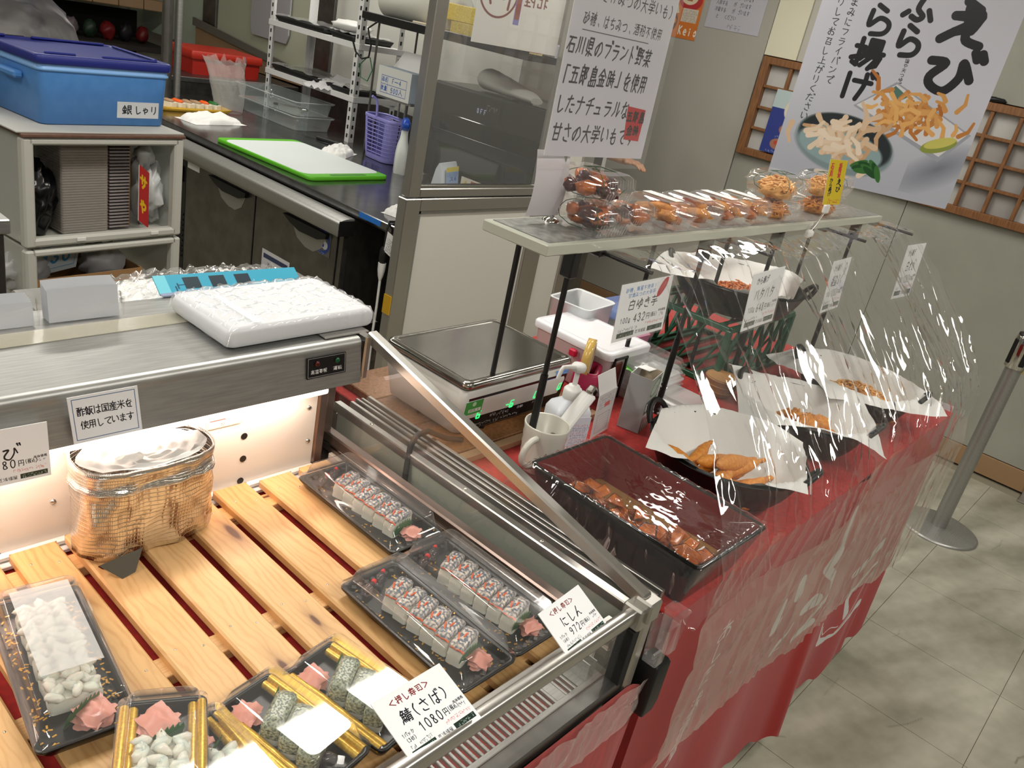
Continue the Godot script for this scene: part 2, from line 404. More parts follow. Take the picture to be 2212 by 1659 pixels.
	for r in 12:
		var row = []
		var y = 0.852 - 0.74 * r / 11.0
		for k in 70:
			var xx = X0 + (0.975 - X0) * k / 69.0
			var yy = y
			if xx > 0.93: yy = y - (xx - 0.93) * 0.6 * (1.0 - r / 11.0)
			row.append(Vector3(xx, yy, -0.382 + 0.006 * sin(xx * 21.0 + 0.6) * (r / 11.0) - (0.02 if xx > 0.95 else 0.0) * r / 11.0))
		sk.append(row)
	solo("case_skirt", MB.new().sheet(sk), M.red_cloth, "plain red cloth hanging down the front of the sushi case", "cloth")
	# clear plastic strip along the top of the skirt
	var ps = []
	for r in 7:
		var row = []
		for k in 120:
			var xx = X0 + (0.955 - X0) * k / 119.0
			row.append(Vector3(xx, 0.858 - 0.075 * r / 6.0 + 0.004 * N.get_noise_1d(xx * 9), -0.371 + 0.008 * N.get_noise_2d(xx * 24.0 + r * 0.9, r * 1.3)))
		ps.append(row)
	solo("skirt_film", MB.new().sheet(ps), clear(0.20, 0.06, Color(0.95, 0.85, 0.85)), "wrinkled clear plastic strip taped over the top edge of the red case skirt", "plastic film")

func canopy_mesh(prof, x0, x1):
	var a = []
	var b = []
	for p in prof:
		a.append(Vector3(x0, p.y, p.x))
		b.append(Vector3(x1, p.y, p.x))
	a.reverse(); b.reverse()
	var m = MB.new()
	var n = a.size()
	for i in n:
		var j = (i + 1) % n
		var k = n - 1 - i
		m.smooth(2 if k >= 2 and k <= 7 else -1)
		m.quad(a[i], a[j], b[j], b[i])
	m.smooth(-1)
	m.cap(a, true)
	m.cap(b, false)
	return m

func case_goods():
	# slatted board
	var s = thing("slatted_board", "varnished pine slat board lying over red cloth inside the sushi case", "slatted board", Vector3.ZERO)
	var mats = []
	for k in 4: mats.append(wood_mat(3 + k * 2))
	var xs = [[0.821, 0.885], [0.737, 0.802], [0.653, 0.716], [0.574, 0.637], [0.493, 0.557], [0.416, 0.478], [0.339, 0.402], [0.260, 0.322], [0.181, 0.243], [0.102, 0.164]]
	for i in xs.size():
		var a = xs[i][0]
		var b = xs[i][1]
		var zb = -1.071 + 0.004 * sin(i * 2.3)
		var zf = -0.478
		var m = slat_mesh(a, b, zb, zf)
		var sl = part("slat", m, mats[i % 4], s)
		for z in [-1.025, -0.768, -0.515]:
			for d in [0.016, -0.016]:
				var xx = (a + b) / 2 + d
				part("nail_head", MB.new().lathe([Vector2(0.0017, 0), Vector2(0.0014, 0.0007), Vector2(0, 0.0008)], 7, Vector3(xx, 0.8849, z + d * 0.4)), M.chrome, sl)
	for z in [-1.027, -0.768, -0.515]: part("cross_bar", lohi(Vector3(0.09, 0.8535, z - 0.018), Vector3(0.888, 0.871, z + 0.018), 0.001), M.wood_board, s)
	foil_bag()
	herring_pack(Vector3(0.838, 0.8855, -0.893), "black sushi tray of pressed herring nearest the pink back wall", "at the back", "the herring tray nearest the back wall")
	herring_pack(Vector3(0.722, 0.8855, -0.617), "black sushi tray of pressed herring, left of the two by the front rail", "front left", "the left front herring tray")
	herring_pack(Vector3(0.834, 0.8855, -0.620), "black sushi tray of pressed herring behind the card for 972 yen", "front right", "the herring tray behind the 972 yen card")
	mackerel_pack(Vector3(0.558, 0.8855, -0.568), 0.16, "gold sushi tray of mackerel behind the 1080 yen card", "the mackerel tray behind the 1080 yen card")
	mackerel_pack(Vector3(0.462, 0.8855, -0.566), 0.16, "gold sushi tray of mackerel left of the 1080 yen card", "the mackerel tray left of the 1080 yen card")
	shrimp_pack(Vector3(0.372, 0.8855, -0.560), 0.03, 0.092, 0.17, M.tray_gold, "gold tray of white shrimp sushi mostly hidden under the tilted tray", "the half hidden white shrimp tray")
	shrimp_pack(Vector3(0.215, 0.8855, -0.560), 0.0, 0.13, 0.14, M.tray_gold, "gold and black tray of white shrimp cut off at the lower left of the case", "the cut off white shrimp tray")
	shrimp_pack(Vector3(0.318, 0.917, -0.590), -0.5, 0.092, 0.17, M.tray_gold, "gold tray of white shrimp sushi lying askew on top of other trays", "the askew white shrimp tray")
	shrimp_pack(Vector3(0.307, 0.8855, -0.815), -0.14, 0.108, 0.262, M.tray_black, "black tray of white shrimp sushi with a glaring flat lid", "the black white shrimp tray")

func slat_mesh(a, b, zb, zf):
	var m = MB.new(-1)
	var V = func(x, y, z): return Vector3(x, y, z)
	var U = func(x, z): return Vector2(0.03 + 0.94 * clampf((x - a) / (b - a), 0, 1), (z - zb) / (zf - zb))
	var q = func(p0, p1, p2, p3): m.quad(p0, p1, p2, p3, U.call(p0.x, p0.z), U.call(p1.x, p1.z), U.call(p2.x, p2.z), U.call(p3.x, p3.z))
	var e = 0.003
	q.call(V.call(a + e, 0.885, zf), V.call(b - e, 0.885, zf), V.call(b - e, 0.885, zb), V.call(a + e, 0.885, zb))
	q.call(V.call(a, 0.882, zf), V.call(a + e, 0.885, zf), V.call(a + e, 0.885, zb), V.call(a, 0.882, zb))
	q.call(V.call(b - e, 0.885, zf), V.call(b, 0.882, zf), V.call(b, 0.882, zb), V.call(b - e, 0.885, zb))
	q.call(V.call(a, 0.871, zf), V.call(a, 0.882, zf), V.call(a, 0.882, zb), V.call(a, 0.871, zb))
	q.call(V.call(b, 0.882, zf), V.call(b, 0.871, zf), V.call(b, 0.871, zb), V.call(b, 0.882, zb))
	q.call(V.call(b, 0.871, zf), V.call(a, 0.871, zf), V.call(a, 0.871, zb), V.call(b, 0.871, zb))
	q.call(V.call(a, 0.871, zf), V.call(b, 0.871, zf), V.call(b, 0.885, zf), V.call(a, 0.885, zf))
	q.call(V.call(b, 0.871, zb), V.call(a, 0.871, zb), V.call(a, 0.885, zb), V.call(b, 0.885, zb))
	return m

func foil_bag():
	var t = thing("foil_bag", "silver quilted foil cooler bag standing open on the slats under the canopy lamp", "cooler bag", Vector3(0.507, 0.8855, -1.018))
	var fm = mat(Color(0.86, 0.84, 0.81), 0.2, 1.0)
	var hp = Pic.new(128, 128, Color(0.5, 0.5, 0.5))
	for k in 8:
		hp.rect(0, k * 16, 128, k * 16 + 2, Color(0.9, 0.9, 0.9))
		for j in 16:
			hp.rect(j * 8 + 3, k * 16 + 2, j * 8 + 5, k * 16 + 12, Color(0.15, 0.15, 0.15))
	fm.heightmap_enabled = true
	fm.heightmap_texture = hp.tex()
	fm.heightmap_scale = 0.06
	fm.uv1_scale = Vector3(9, 4, 1)
	var rings = []
	var nn = 72
	var R = func(y, hx, hz, fold, dz):
		var ring = []
		for k in nn:
			var a = TAU * k / nn
			var ca = cos(a)
			var sa = sin(a)
			var px = signf(ca) * pow(absf(ca), 0.6) * hx
			var pz = -signf(sa) * pow(absf(sa), 0.8) * hz + dz
			var cr = fold * N.get_noise_3d(px * 26.0, y * 20.0, pz * 26.0)
			ring.append(Vector3(px + cr * 0.4 * ca, y, minf(pz - cr * sa, 1.0) ))
		return ring
	rings.append(R.call(0.001, 0.088, 0.034, 0.006, 0.005))
	for k in 9:
		var f = k / 8.0
		rings.append(R.call(0.008 + 0.108 * f, lerpf(0.100, 0.099, f), lerpf(0.044, 0.058, f), 0.012 * (1.0 - 0.4 * f), 0.002 - 0.006 * f))
	rings.append(R.call(0.120, 0.103, 0.060, 0.010, -0.004))
	rings.append(R.call(0.123, 0.099, 0.058, 0.012, -0.004))
	for k in 3: rings.append(R.call(0.130 + 0.011 * k, 0.100, 0.056 + 0.002 * k, 0.006, -0.005))
	rings.append(R.call(0.1535, 0.098, 0.058, 0.006, -0.005))
	rings.append(R.call(0.150, 0.096, 0.056, 0.006, -0.005))
	part("body", MB.new().loft(rings, true, false), fm, t)
	var rows = []
	for i in 12:
		var row = []
		for j in 24:
			var a = TAU * j / 23.0
			var f = i / 11.0
			row.append(Vector3(cos(a) * 0.094 * f, 0.149 - 0.010 * (1 - f * f) + 0.008 * N.get_noise_2d(cos(a) * f * 4, sin(a) * f * 4), sin(a) * 0.053 * f - 0.005))
		rows.append(row)
	part("white_lining", MB.new().sheet(rows), M.white, t)
	var fp = MB.new()
	fp.prism([Vector2(-0.03, 0), Vector2(0.035, 0.006), Vector2(0.012, -0.026), Vector2(-0.008, -0.03)], Vector3(-0.06, 0.012, 0.052), Vector3(1, 0, 0), Vector3(0, 0.5, -0.85), 0.003)
	part("bottom_flap", fp, M.chrome, t)

func tray(o, hx, hz, hgt, m, lip = 0.006):
	return MB.new().loft([rr(hx * 0.82, hz * 0.92, 0.008, 0.0005), rr(hx * 0.86, hz * 0.93, 0.009, 0.003), rr(hx, hz, 0.010, hgt), rr(hx, hz, 0.010, hgt + 0.002), rr(hx - 0.001, hz - 0.001, 0.009, hgt + 0.003), rr(hx - lip, hz - lip, 0.008, hgt + 0.003), rr(hx - lip - 0.001, hz - lip - 0.001, 0.008, hgt + 0.001), rr(hx * 0.82, hz * 0.90, 0.008, 0.005)], true, true)

func lid_mesh(hx, hz, y0, hgt):
	return MB.new().loft([rr(hx + 0.001, hz + 0.001, 0.010, y0), rr(hx + 0.0005, hz + 0.0005, 0.010, y0 + 0.004), rr(hx - 0.006, hz - 0.007, 0.009, y0 + 0.005), rr(hx - 0.010, hz - 0.016, 0.010, y0 + hgt - 0.004), rr(hx - 0.012, hz - 0.018, 0.010, y0 + hgt - 0.001), rr(hx - 0.015, hz - 0.021, 0.010, y0 + hgt)], false, true)

func ginger(o, s, label, sd, group):
	var t = thing("pickled_ginger", label, "pickled ginger", o, sd * 1.3, group)
	for k in 3:
		var rows = []
		for i in 9:
			var row = []
			for j in 9:
				var u = i / 8.0 - 0.5
				var v = j / 8.0 - 0.5
				var h = 0.35 * s * (0.5 + N.get_noise_3d(u * 2.2 + sd, v * 2.2, k * 3.0 + sd)) + k * 0.25 * s + 0.5 * s * exp(-8.0 * (u * u + v * v))
				row.append(Vector3(u * s * 1.9 + 0.2 * s * N.get_noise_2d(v * 5, k + sd), maxf(h, 0.0006), v * s * 1.7))
			rows.append(row)
		var p = part("slice", MB.new().sheet(rows), M.ginger, t)
		p.rotation.y = k * 1.1
	return t

func bamboo_leaf(o, turn, lean, w, h, label, group):
	var t = thing("bamboo_leaf", label, "leaf garnish", o, turn, group)
	var poly = [Vector2(-w / 2, 0)]
	var n = 7
	for i in n * 2 + 1:
		var f = float(i) / (n * 2)
		var edge = h * (0.72 + 0.28 * sin(f * PI))
		poly.append(Vector2(-w / 2 + w * f, edge if i % 2 == 1 else edge * 0.72))
	poly.append(Vector2(w / 2, 0))
	var m = MB.new()
	m.prism(poly, Vector3(0, 0, 0), Vector3(1, 0, 0), Vector3(0, cos(lean), sin(lean)), 0.0006)
	part("blade", m, M.leaf, t)
	return t

func soy_fish(o, turn, label, group):
	var t = thing("soy_bottle", label, "sauce bottle", o, turn, group)
	part("body", MB.new().lathe([Vector2(0.001, 0), Vector2(0.006, 0.003), Vector2(0.0085, 0.012), Vector2(0.006, 0.022), Vector2(0.003, 0.026)], 12, Vector3(0, 0.008, 0), Basis(Vector3.FORWARD, PI / 2)), M.soy, t)
	part("tail", box(Vector3(-0.003, 0.008, 0), Vector3(0.008, 0.001, 0.012), 0.0), M.soy, t)
	part("cap", MB.new().lathe([Vector2(0.0042, 0), Vector2(0.0045, 0.006), Vector2(0.003, 0.008)], 12, Vector3(0.026, 0.008, 0), Basis(Vector3.FORWARD, PI / 2)), M.cap_red, t)
	return t

var herring_n = 0
func herring_pack(o, label, where, of):
	herring_n += 1
	var hx = 0.0555
	var hz = 0.131
	var t = thing("herring_tray", label, "sushi tray", o)
	part("base", tray(Vector3.ZERO, hx, hz, 0.015, M.tray_black), M.tray_black, t)
	var fl = MB.new()
	var r = RandomNumberGenerator.new()
	r.seed = 50 + herring_n
	for k in 150:
		var side = 1 if k % 2 else -1
		var zz = r.randf_range(-0.11, 0.12)
		if k < 60: fl.box(Vector3(side * (hx - 0.009 + r.randf() * 0.004), 0.0125 + r.randf() * 0.004, zz), Vector3(0.0035, 0.0006, 0.0018), 0.0, Basis(Vector3.UP, 0.5))
		else: fl.box(Vector3(r.randf_range(-0.043, 0.043), 0.0056, r.randf_range(-0.118, 0.118)), Vector3(0.005, 0.0004, 0.0022), 0.0, Basis(Vector3.UP, r.randf() * 3.0))
	var fp = part("gold_flecks", fl, M.gold_fleck, t)
	fp.set_meta("kind", "stuff")
	var em = MB.new()
	for e in [-1, 1]:
		for k in 7: em.box(Vector3(-0.036 + k * 0.012, 0.0135, e * (hz - 0.012)), Vector3(0.008, 0.002, 0.007), 0.0008, Basis(Vector3.UP, 0.6 * (1 if k % 2 else -1)))
	part("embossed_ends", em, M.tray_black, t).set_meta("kind", "stuff")
	part("lid", lid_mesh(hx, hz, 0.0185, 0.034), M.lid, t)
	var grp = "pressed herring pieces in " + of
	var proto = null
	for k in 6:
		var at = o + Vector3(0.0 + 0.001 * k, 0.0055, -0.062 + 0.0265 * k)
		if k == 0:
			proto = herring_piece(at, 0.22 + 0.05 * herring_n, grp, "pressed herring sushi with carrot shreds in " + of)
		else:
			var c = copy_of(proto, "pressed herring sushi with carrot shreds in " + of, at, 0.2 + r.randf_range(-0.08, 0.1), grp)
			c.get_child(1).rotation.y = PI if k % 2 else 0.0
	ginger(o + Vector3(0.012, 0.006, 0.098), 0.016, "pink pickled ginger in " + of, herring_n, "")
	bamboo_leaf(o + Vector3(0.004, 0.006, 0.083), 0.1, 0.15, 0.04, 0.032, "green grass garnish upright in " + of, "")
	var g2 = "sauce bottles in " + of
	soy_fish(o + Vector3(-0.030, 0.0055, -0.098), 0.5, "small red-capped soy sauce bottle in " + of, g2)
	soy_fish(o + Vector3(0.000, 0.0055, -0.105), 0.7, "small red-capped soy sauce bottle in " + of, g2)

func herring_piece(at, turn, grp, label):
	var t = thing("herring_sushi", label, "sushi", at, turn, grp)
	var m = MB.new()
	var rings = []
	for k in 6:
		var f = k / 5.0
		var ring = rr(0.0255 - 0.002 * f, 0.0122 - 0.0012 * f, 0.004, 0.026 * f, 4)
		for i in ring.size(): ring[i] += Vector3(N.get_noise_3d(ring[i].x * 260, ring[i].y * 260, 3), 0, N.get_noise_3d(ring[i].x * 260, ring[i].y * 260, ring[i].z * 200)) * 0.0022
		rings.append(ring)
	part("rice", m.loft(rings), M.rice, t)
	part("herring", MB.new().loft([rr(0.0245, 0.0112, 0.004, 0.0262), rr(0.025, 0.0116, 0.005, 0.029), rr(0.023, 0.0105, 0.005, 0.0325), rr(0.016, 0.007, 0.004, 0.0345)]), M.herring, t)
	var r = RandomNumberGenerator.new()
	r.seed = 77
	for k in 4:
		var p = Vector3(r.randf_range(-0.02, 0.01), 0.0345 - (0.006 if k > 1 else 0.0), r.randf_range(-0.006, 0.006))
		if k > 1: p = Vector3(-0.0245, 0.0285, -0.008 + 0.01 * (k - 2))
		var d = Vector3(r.randf_range(0.006, 0.014), -0.001, r.randf_range(-0.008, 0.008)) if k < 2 else Vector3(0.001, -0.002, 0.011)
		part("carrot_shred", MB.new().tube([p, p + d * 0.5 + Vector3(0, 0.0015, 0), p + d], 0.0015, 5), M.carrot, t)
	return t

func gold_tray(hx, hz, m, t):
	var bs = part("base", tray(Vector3.ZERO, hx, hz, 0.017, m, 0.006), M.tray_black, t)
	for s in [-1, 1]:
		for k in 2:
			var xx = s * (hx - 0.006 - k * 0.009)
			part("side_roll", MB.new().tube([Vector3(xx, 0.0165 - k * 0.004, -hz + 0.008), Vector3(xx, 0.0185 - k * 0.004, -hz * 0.3), Vector3(xx, 0.0165 - k * 0.004, hz - 0.008)], [0.0055, 0.006, 0.0055], 10), m, t)
	return bs

func mackerel_pack(o, turn, label, of):
	var hx = 0.047
	var hz = 0.087
	var t = thing("mackerel_tray", label, "sushi tray", o, turn)
	gold_tray(hx, hz, M.tray_gold, t)
	part("lid", lid_mesh(hx, hz, 0.0215, 0.032), M.lid, t)
	var bs = Basis(Vector3.UP, turn)
	var grp = "mackerel pieces in " + of
	for k in 3:
		var at = o + bs * Vector3(0.003, 0.0055, -0.022 + 0.029 * k)
		var q = thing("mackerel_sushi", "mackerel slice with marbled skin in " + of, "sushi", at, turn + 0.45, grp)
		part("rice", MB.new().loft([rr(0.027, 0.0118, 0.005, 0.0), rr(0.028, 0.0125, 0.006, 0.012), rr(0.026, 0.0118, 0.006, 0.022)]), M.rice, q)
		part("mackerel", MB.new().loft([rr(0.0285, 0.0128, 0.006, 0.010), rr(0.0292, 0.0132, 0.007, 0.024), rr(0.0265, 0.0122, 0.007, 0.0315), rr(0.018, 0.0075, 0.005, 0.0345)]), M.mackerel, q)
	ginger(o + bs * Vector3(-0.016, 0.006, -0.056), 0.017, "pink pickled ginger in " + of, hash(label) % 7, "")
	bamboo_leaf(o + bs * Vector3(0.012, 0.006, -0.045), turn + 0.7, 0.2, 0.036, 0.034, "green plastic leaf divider in " + of, "")
	soy_fish(o + bs * Vector3(0.012, 0.0055, 0.066), turn + 2.2, "small soy sauce bottle at the front of " + of, "")

func shrimp_pack(o, turn, wide, long, m, label, of):
	var hx = wide / 2
	var hz = long / 2
	var t = thing("shrimp_tray", label, "sushi tray", o, turn)
	if m == M.tray_gold: gold_tray(hx, hz, m, t)
	else: part("base", tray(Vector3.ZERO, hx, hz, 0.017, m), m, t)
	part("lid", lid_mesh(hx, hz, 0.0215, 0.032), M.lid, t)
	if m == M.tray_black:
		part("lid_label", lohi(Vector3(-hx + 0.022, 0.0545, -hz + 0.030), Vector3(hx - 0.020, 0.0552, hz - 0.075), 0.0), clear(0.32, 0.03, Color(0.95, 0.95, 0.95)), t)
		var fl = MB.new()
		var r = RandomNumberGenerator.new()
		r.seed = 99
		for k in 120: fl.box(Vector3((1 if k % 2 else -1) * r.randf_range(0.030, 0.046), 0.0065 + r.randf() * 0.008, r.randf_range(-0.12, 0.12)), Vector3(0.005, 0.0005, 0.002), 0.0, Basis(Vector3.UP, r.randf() * 3.0))
		part("gold_flecks", fl, M.gold_fleck, t).set_meta("kind", "stuff")
	var bs = Basis(Vector3.UP, turn)
	var grp = "white shrimp sushi in " + of
	var cnt = 6 if m == M.tray_black else 3
	var z0 = -hz + (0.045 if m == M.tray_black else 0.075)
	for k in cnt:
		var at = o + bs * Vector3(0.001, 0.0055, z0 + k * 0.029)
		var q = thing("shrimp_sushi", "rice heaped with raw white shrimp in " + of, "sushi", at, turn + 0.1 * sin(k * 2.0), grp)
		part("rice", MB.new().loft([rr(0.028, 0.0132, 0.005, 0.0), rr(0.029, 0.0138, 0.006, 0.012), rr(0.027, 0.0128, 0.006, 0.020)]), M.rice, q)
		var sm = MB.new()
		for j in 9:
			sm.blob(Vector3(-0.02 + (j % 3) * 0.019 + 0.003 * sin(j * 3.1 + k), 0.0235 + 0.003 * sin(j * 2.0), -0.008 + (j / 3) * 0.008), Vector3(0.011, 0.006, 0.006), N, 0.5, 2.2, Basis(Vector3.UP, j * 1.7 + k), 8, 6, j * 2.0 + k)
		part("raw_shrimp", sm, M.shrimp, q).set_meta("kind", "stuff")
	var gz = hz - 0.035 if m == M.tray_black else -hz + 0.032
	ginger(o + bs * Vector3(0.012 if m == M.tray_black else -0.005, 0.006, gz), 0.020, "pink pickled ginger in " + of, hash(of) % 9, "")
	bamboo_leaf(o + bs * Vector3(0.0, 0.006, gz - 0.012 if m == M.tray_black else gz + 0.02), turn + 0.5, 0.3, 0.045, 0.036, "green plastic leaf divider in " + of, "")

func card(pic, tl, tr, bl, label, called = "price_card", group = "", cat = "price card"):
	return tag(part(called, printed(tl, tr, bl, 0.0012, print_mat(pic, 0.25), M.paper), null, self), label, cat, group)

const INK := Color(0.10, 0.10, 0.13)
const RED := Color(0.45, 0.10, 0.10)
# one of the shop's price cards
func price_pic(head, head_col, name, name_size, unit, price, foot_sd):
	var p = Pic.new(420, 300, Color(0.93, 0.94, 0.95))
	if head != "": write(p, head, 70, 26, 40, head_col, 0.1, 0.95, 0.0, false, 0.98)
	write(p, name, 80 if name.length() > 3 else 110, 88, name_size, INK, 0.10, 0.95, 0.12, false, 1.0, 0.65)
	var x = 40
	if unit.begins_with("1パ"):
		write(p, "1パック", 34, 176, 22, INK, 0.09, 0.8)
		write(p, unit.substr(4), 40, 202, 22, INK, 0.09, 0.8)
		x = 130
	else:
		write(p, unit, 36, 176, 36, INK, 0.08, 0.9)
		x = 140
	var e = write(p, price, x, 166, 56, INK, 0.085, 0.95)
	e = write(p, "円", e.x + 2, 178, 38, INK, 0.08, 0.8)
	write(p, "(税込)", e.x, 182, 28, INK, 0.08, 0.62)
	write(p, "本体価格", 345, 172, 16, INK, 0.1, 0.95)
	tiny(p, 350, 192, 395, 14, INK, foot_sd)
	tiny(p, 250, 228, 400, 12, Color(0.75, 0.2, 0.2), foot_sd + 1)
	tiny(p, 36, 236, 180, 13, INK, foot_sd + 2)
	p.rect(30, 258, 165, 284, Color(0.13, 0.20, 0.17))
	tiny(p, 36, 263, 160, 16, Color(0.75, 0.8, 0.78), foot_sd + 3)
	write(p, "匠浅福屋", 178, 260, 22, INK, 0.07, 0.95)
	p.rect(278, 258, 405, 284, Color(0.13, 0.20, 0.17))
	tiny(p, 284, 263, 400, 16, Color(0.75, 0.8, 0.78), foot_sd + 4)
	return p

func canopy_goods():
	# rice notice and price card on the canopy front
	var p = Pic.new(300, 210, Color(0.90, 0.91, 0.93))
	p.frame(14, 12, 286, 198, 3, Color(0.25, 0.38, 0.55))
	write(p, "酢飯は国産米を", 28, 50, 44, INK, 0.085, 0.86, 0.0, false, 0.86)
	write(p, "使用しています", 38, 112, 42, INK, 0.085, 0.86, 0.0, false, 0.86)
	card(p, Vector3(0.402, 1.139, -1.0225), Vector3(0.495, 1.139, -1.0225), Vector3(0.408, 1.071, -1.0165), "white card in a thin blue frame about the sushi rice, fixed to the steel canopy", "notice_card", "", "notice")
	var q = price_pic("", RED, "えび", 92, "1パック(6切)", "3780", 11)
	write(q, "白", 20, 88, 92, INK, 0.1, 0.95, 0.12, false, 1.0, 0.65)
	card(q, Vector3(0.265, 1.117, -1.0145), Vector3(0.374, 1.115, -1.0145), Vector3(0.268, 1.037, -1.0125), "white price card for shrimp sushi hanging from the canopy at the left edge")
	# cards on the front rail
	card(price_pic("＜押し寿司＞", RED, "にしん", 70, "1パック(6切)", "972", 21), Vector3(0.752, 1.014, -0.458), Vector3(0.848, 1.014, -0.466), Vector3(0.746, 0.9915, -0.394), "pressed herring price card leaning on the case rail, nearer the slanted side bar")
	card(price_pic("＜押し寿司＞", RED, "鯖(さば)", 66, "1パック(3切)", "1080", 31), Vector3(0.487, 1.010, -0.470), Vector3(0.588, 1.012, -0.470), Vector3(0.485, 0.9915, -0.394), "mackerel price card leaning on the case rail in front of the gold trays")
	# stacks of blank cards on top
	for e in [[0.467, 0.572, -1.252, 0.05, "thicker stack of white cards standing in a clear holder on the canopy"], [0.335, 0.446, -1.250, 0.034, "lower stack of white cards standing at the left end of the canopy"]]:
		var t = thing("card_stack", e[4], "card stack", Vector3((e[0] + e[1]) / 2, 1.148, e[2]))
		var w = e[1] - e[0]
		for k in 7:
			var m = MB.new()
			var rows = []
			var hh = e[3] + 0.0012 * k
			for a in 2:
				var ra = []
				for b in 9:
					var u = b / 8.0 - 0.5
					ra.append(Vector3(u * w, 0.0005 + a * (hh + 0.005 * (0.25 - u * u)), -k * 0.004 + 0.006 - a * 0.008))
				rows.append(ra)
			rows.reverse()
			part("card", MB.new().sheet(rows, -1), mat(Color(0.88, 0.89, 0.91) if k else Color(0.80, 0.81, 0.84), 0.7), t)
		var hp = MB.new()
		hp.quad(Vector3(-w * 0.52, 0.001, 0.010), Vector3(w * 0.55, 0.001, 0.010), Vector3(w * 0.58, 0.035, 0.008), Vector3(-w * 0.52, 0.012, 0.008))
		hp.quad(Vector3(w * 0.55, 0.001, 0.010), Vector3(w * 0.62, 0.001, -0.02), Vector3(w * 0.60, 0.034, -0.022), Vector3(w * 0.58, 0.035, 0.008))
		part("clear_holder", hp, M.plastic, t)
	var tp = MB.new()
	tp.box(Vector3(0.47, 1.1486, -1.205), Vector3(0.62, 0.0006, 0.045), 0.0, Basis(Vector3.UP, 0.03))
	solo("tape_strip", tp, clear(0.35, 0.24, Color(0.80, 0.78, 0.70)), "yellowed clear tape strip running along the canopy top", "tape")
	# white bag pack
	var wb = thing("bag_pack", "flat pack of white plastic bags in clear film on the end of the canopy", "bag pack", Vector3(0.80, 1.1505, -1.153), 0.02)
	var rows = []
	for lay in [[0.0, 1.0], [0.003, 1.02], [0.012, 1.035], [0.022, 1.03], [0.029, 1.0], [0.032, 0.94]]:
		var ring = rr(0.143 * lay[1], 0.085 * lay[1], 0.012, 0.0005 + lay[0], 5)
		rows.append(ring)
	part("bags", MB.new().loft(rows), mat(Color(0.86, 0.87, 0.89), 0.4), wb)
	var fr = []
	for i in 34:
		var row = []
		for j in 50:
			var u = j / 49.0 * 2.0 - 1.0
			var v = i / 33.0 * 2.0 - 1.0
			var d = maxf(absf(u), absf(v))
			var y = 0.037 - 0.030 * pow(maxf(0.0, d - 0.9) / 0.1, 1.5) + 0.006 * N.get_noise_2d(u * 7.0 + 3, v * 4.0) * (1.0 if d < 0.95 else 0.4)
			row.append(Vector3(u * 0.152, maxf(y, 0.002), v * 0.092))
		fr.append(row)
	part("wrapper", MB.new().sheet(fr), clear(0.10, 0.05), wb)
	part("wrapper_seam", box(Vector3(-0.07, 0.0, 0.0) + Vector3(-0.02, 0.036, 0.02), Vector3(0.012, 0.001, 0.12), 0.0), clear(0.3, 0.1), wb)
	# stand behind the case with a black tray of wrapped sheets and a blue folder
	var bt = thing("back_table", "steel work table hidden behind the sushi case", "table", Vector3(0.80, 0, -1.47))
	part("table_top", box(Vector3(0, 1.045, 0), Vector3(0.52, 0.03, 0.30), 0.004), M.steel_dark, bt)
	for s in [[-1, -1], [1, -1], [-1, 1], [1, 1]]: part("leg", box(Vector3(s[0] * 0.24, 0.515, s[1] * 0.13), Vector3(0.03, 1.03, 0.03), 0.003), M.steel, bt)
	var tr = thing("black_tray", "shallow black tray behind the canopy", "tray", Vector3(0.785, 1.0605, -1.365))
	part("shell", MB.new().loft([rr(0.165, 0.055, 0.02, 0.0), rr(0.18, 0.064, 0.02, 0.058), rr(0.177, 0.061, 0.02, 0.060), rr(0.163, 0.052, 0.02, 0.004)]), M.black, tr)
	var sh = []
	for i in 20:
		var row = []
		for j in 44:
			var u = j / 43.0 * 2.0 - 1.0
			var v = i / 19.0 * 2.0 - 1.0
			row.append(Vector3(u * 0.178 * (1.0 + 0.02 * v), 0.066 + 0.010 * (1 - u * u) + 0.010 * N.get_noise_2d(u * 9.0, v * 4.0), v * 0.060))
		sh.append(row)
	var ws = solo("wrapped_sheets", MB.new().sheet(sh), M.liner, "crumpled white liner sheets heaped in the black tray behind the canopy", "liner sheets")
	ws.position = Vector3(0.785, 1.0605, -1.365)
	var cf = []
	for i in 24:
		var row = []
		for j in 44:
			var u = j / 43.0 * 2.0 - 1.0
			var v = i / 23.0 * 2.0 - 1.0
			row.append(Vector3(u * 0.19, 0.078 + 0.010 * (1 - u * u) + 0.016 * N.get_noise_2d(u * 10.0 + 8, v * 5.0), v * 0.066))
		cf.append(row)
	var wf = solo("sheet_wrap", MB.new().sheet(cf), clear(0.08, 0.04), "crinkled clear film over the white sheets in the black tray", "plastic film")
	wf.position = Vector3(0.785, 1.0605, -1.365)
	var fo = Pic.new(400, 80, Color(0.24, 0.62, 0.74))
	fo.rect(0, 0, 30, 80, Color(0.45, 0.78, 0.85))
	for k in 3: fo.rect(70 + k * 70, 14, 112 + k * 70, 62, Color(0.16, 0.22, 0.26))
	tiny(fo, 40, 20, 60, 30, Color(0.1, 0.2, 0.3), 5)
	var ff = thing("blue_folder", "cyan clear file folder lying between the white sheets and the white bag pack", "folder", Vector3(0.80, 1.146, -1.322))
	part("cover", printed(Vector3(-0.13, 0.028, -0.016), Vector3(0.17, 0.016, -0.03), Vector3(-0.13, 0.004, 0.016), 0.002, print_mat(fo, 0.25), mat(Color(0.2, 0.55, 0.68), 0.4)), ff)
	part("spine", box(Vector3(0.0, 0.005, 0.02), Vector3(0.26, 0.003, 0.012), 0.0005), mat(Color(0.55, 0.58, 0.68), 0.3), ff)

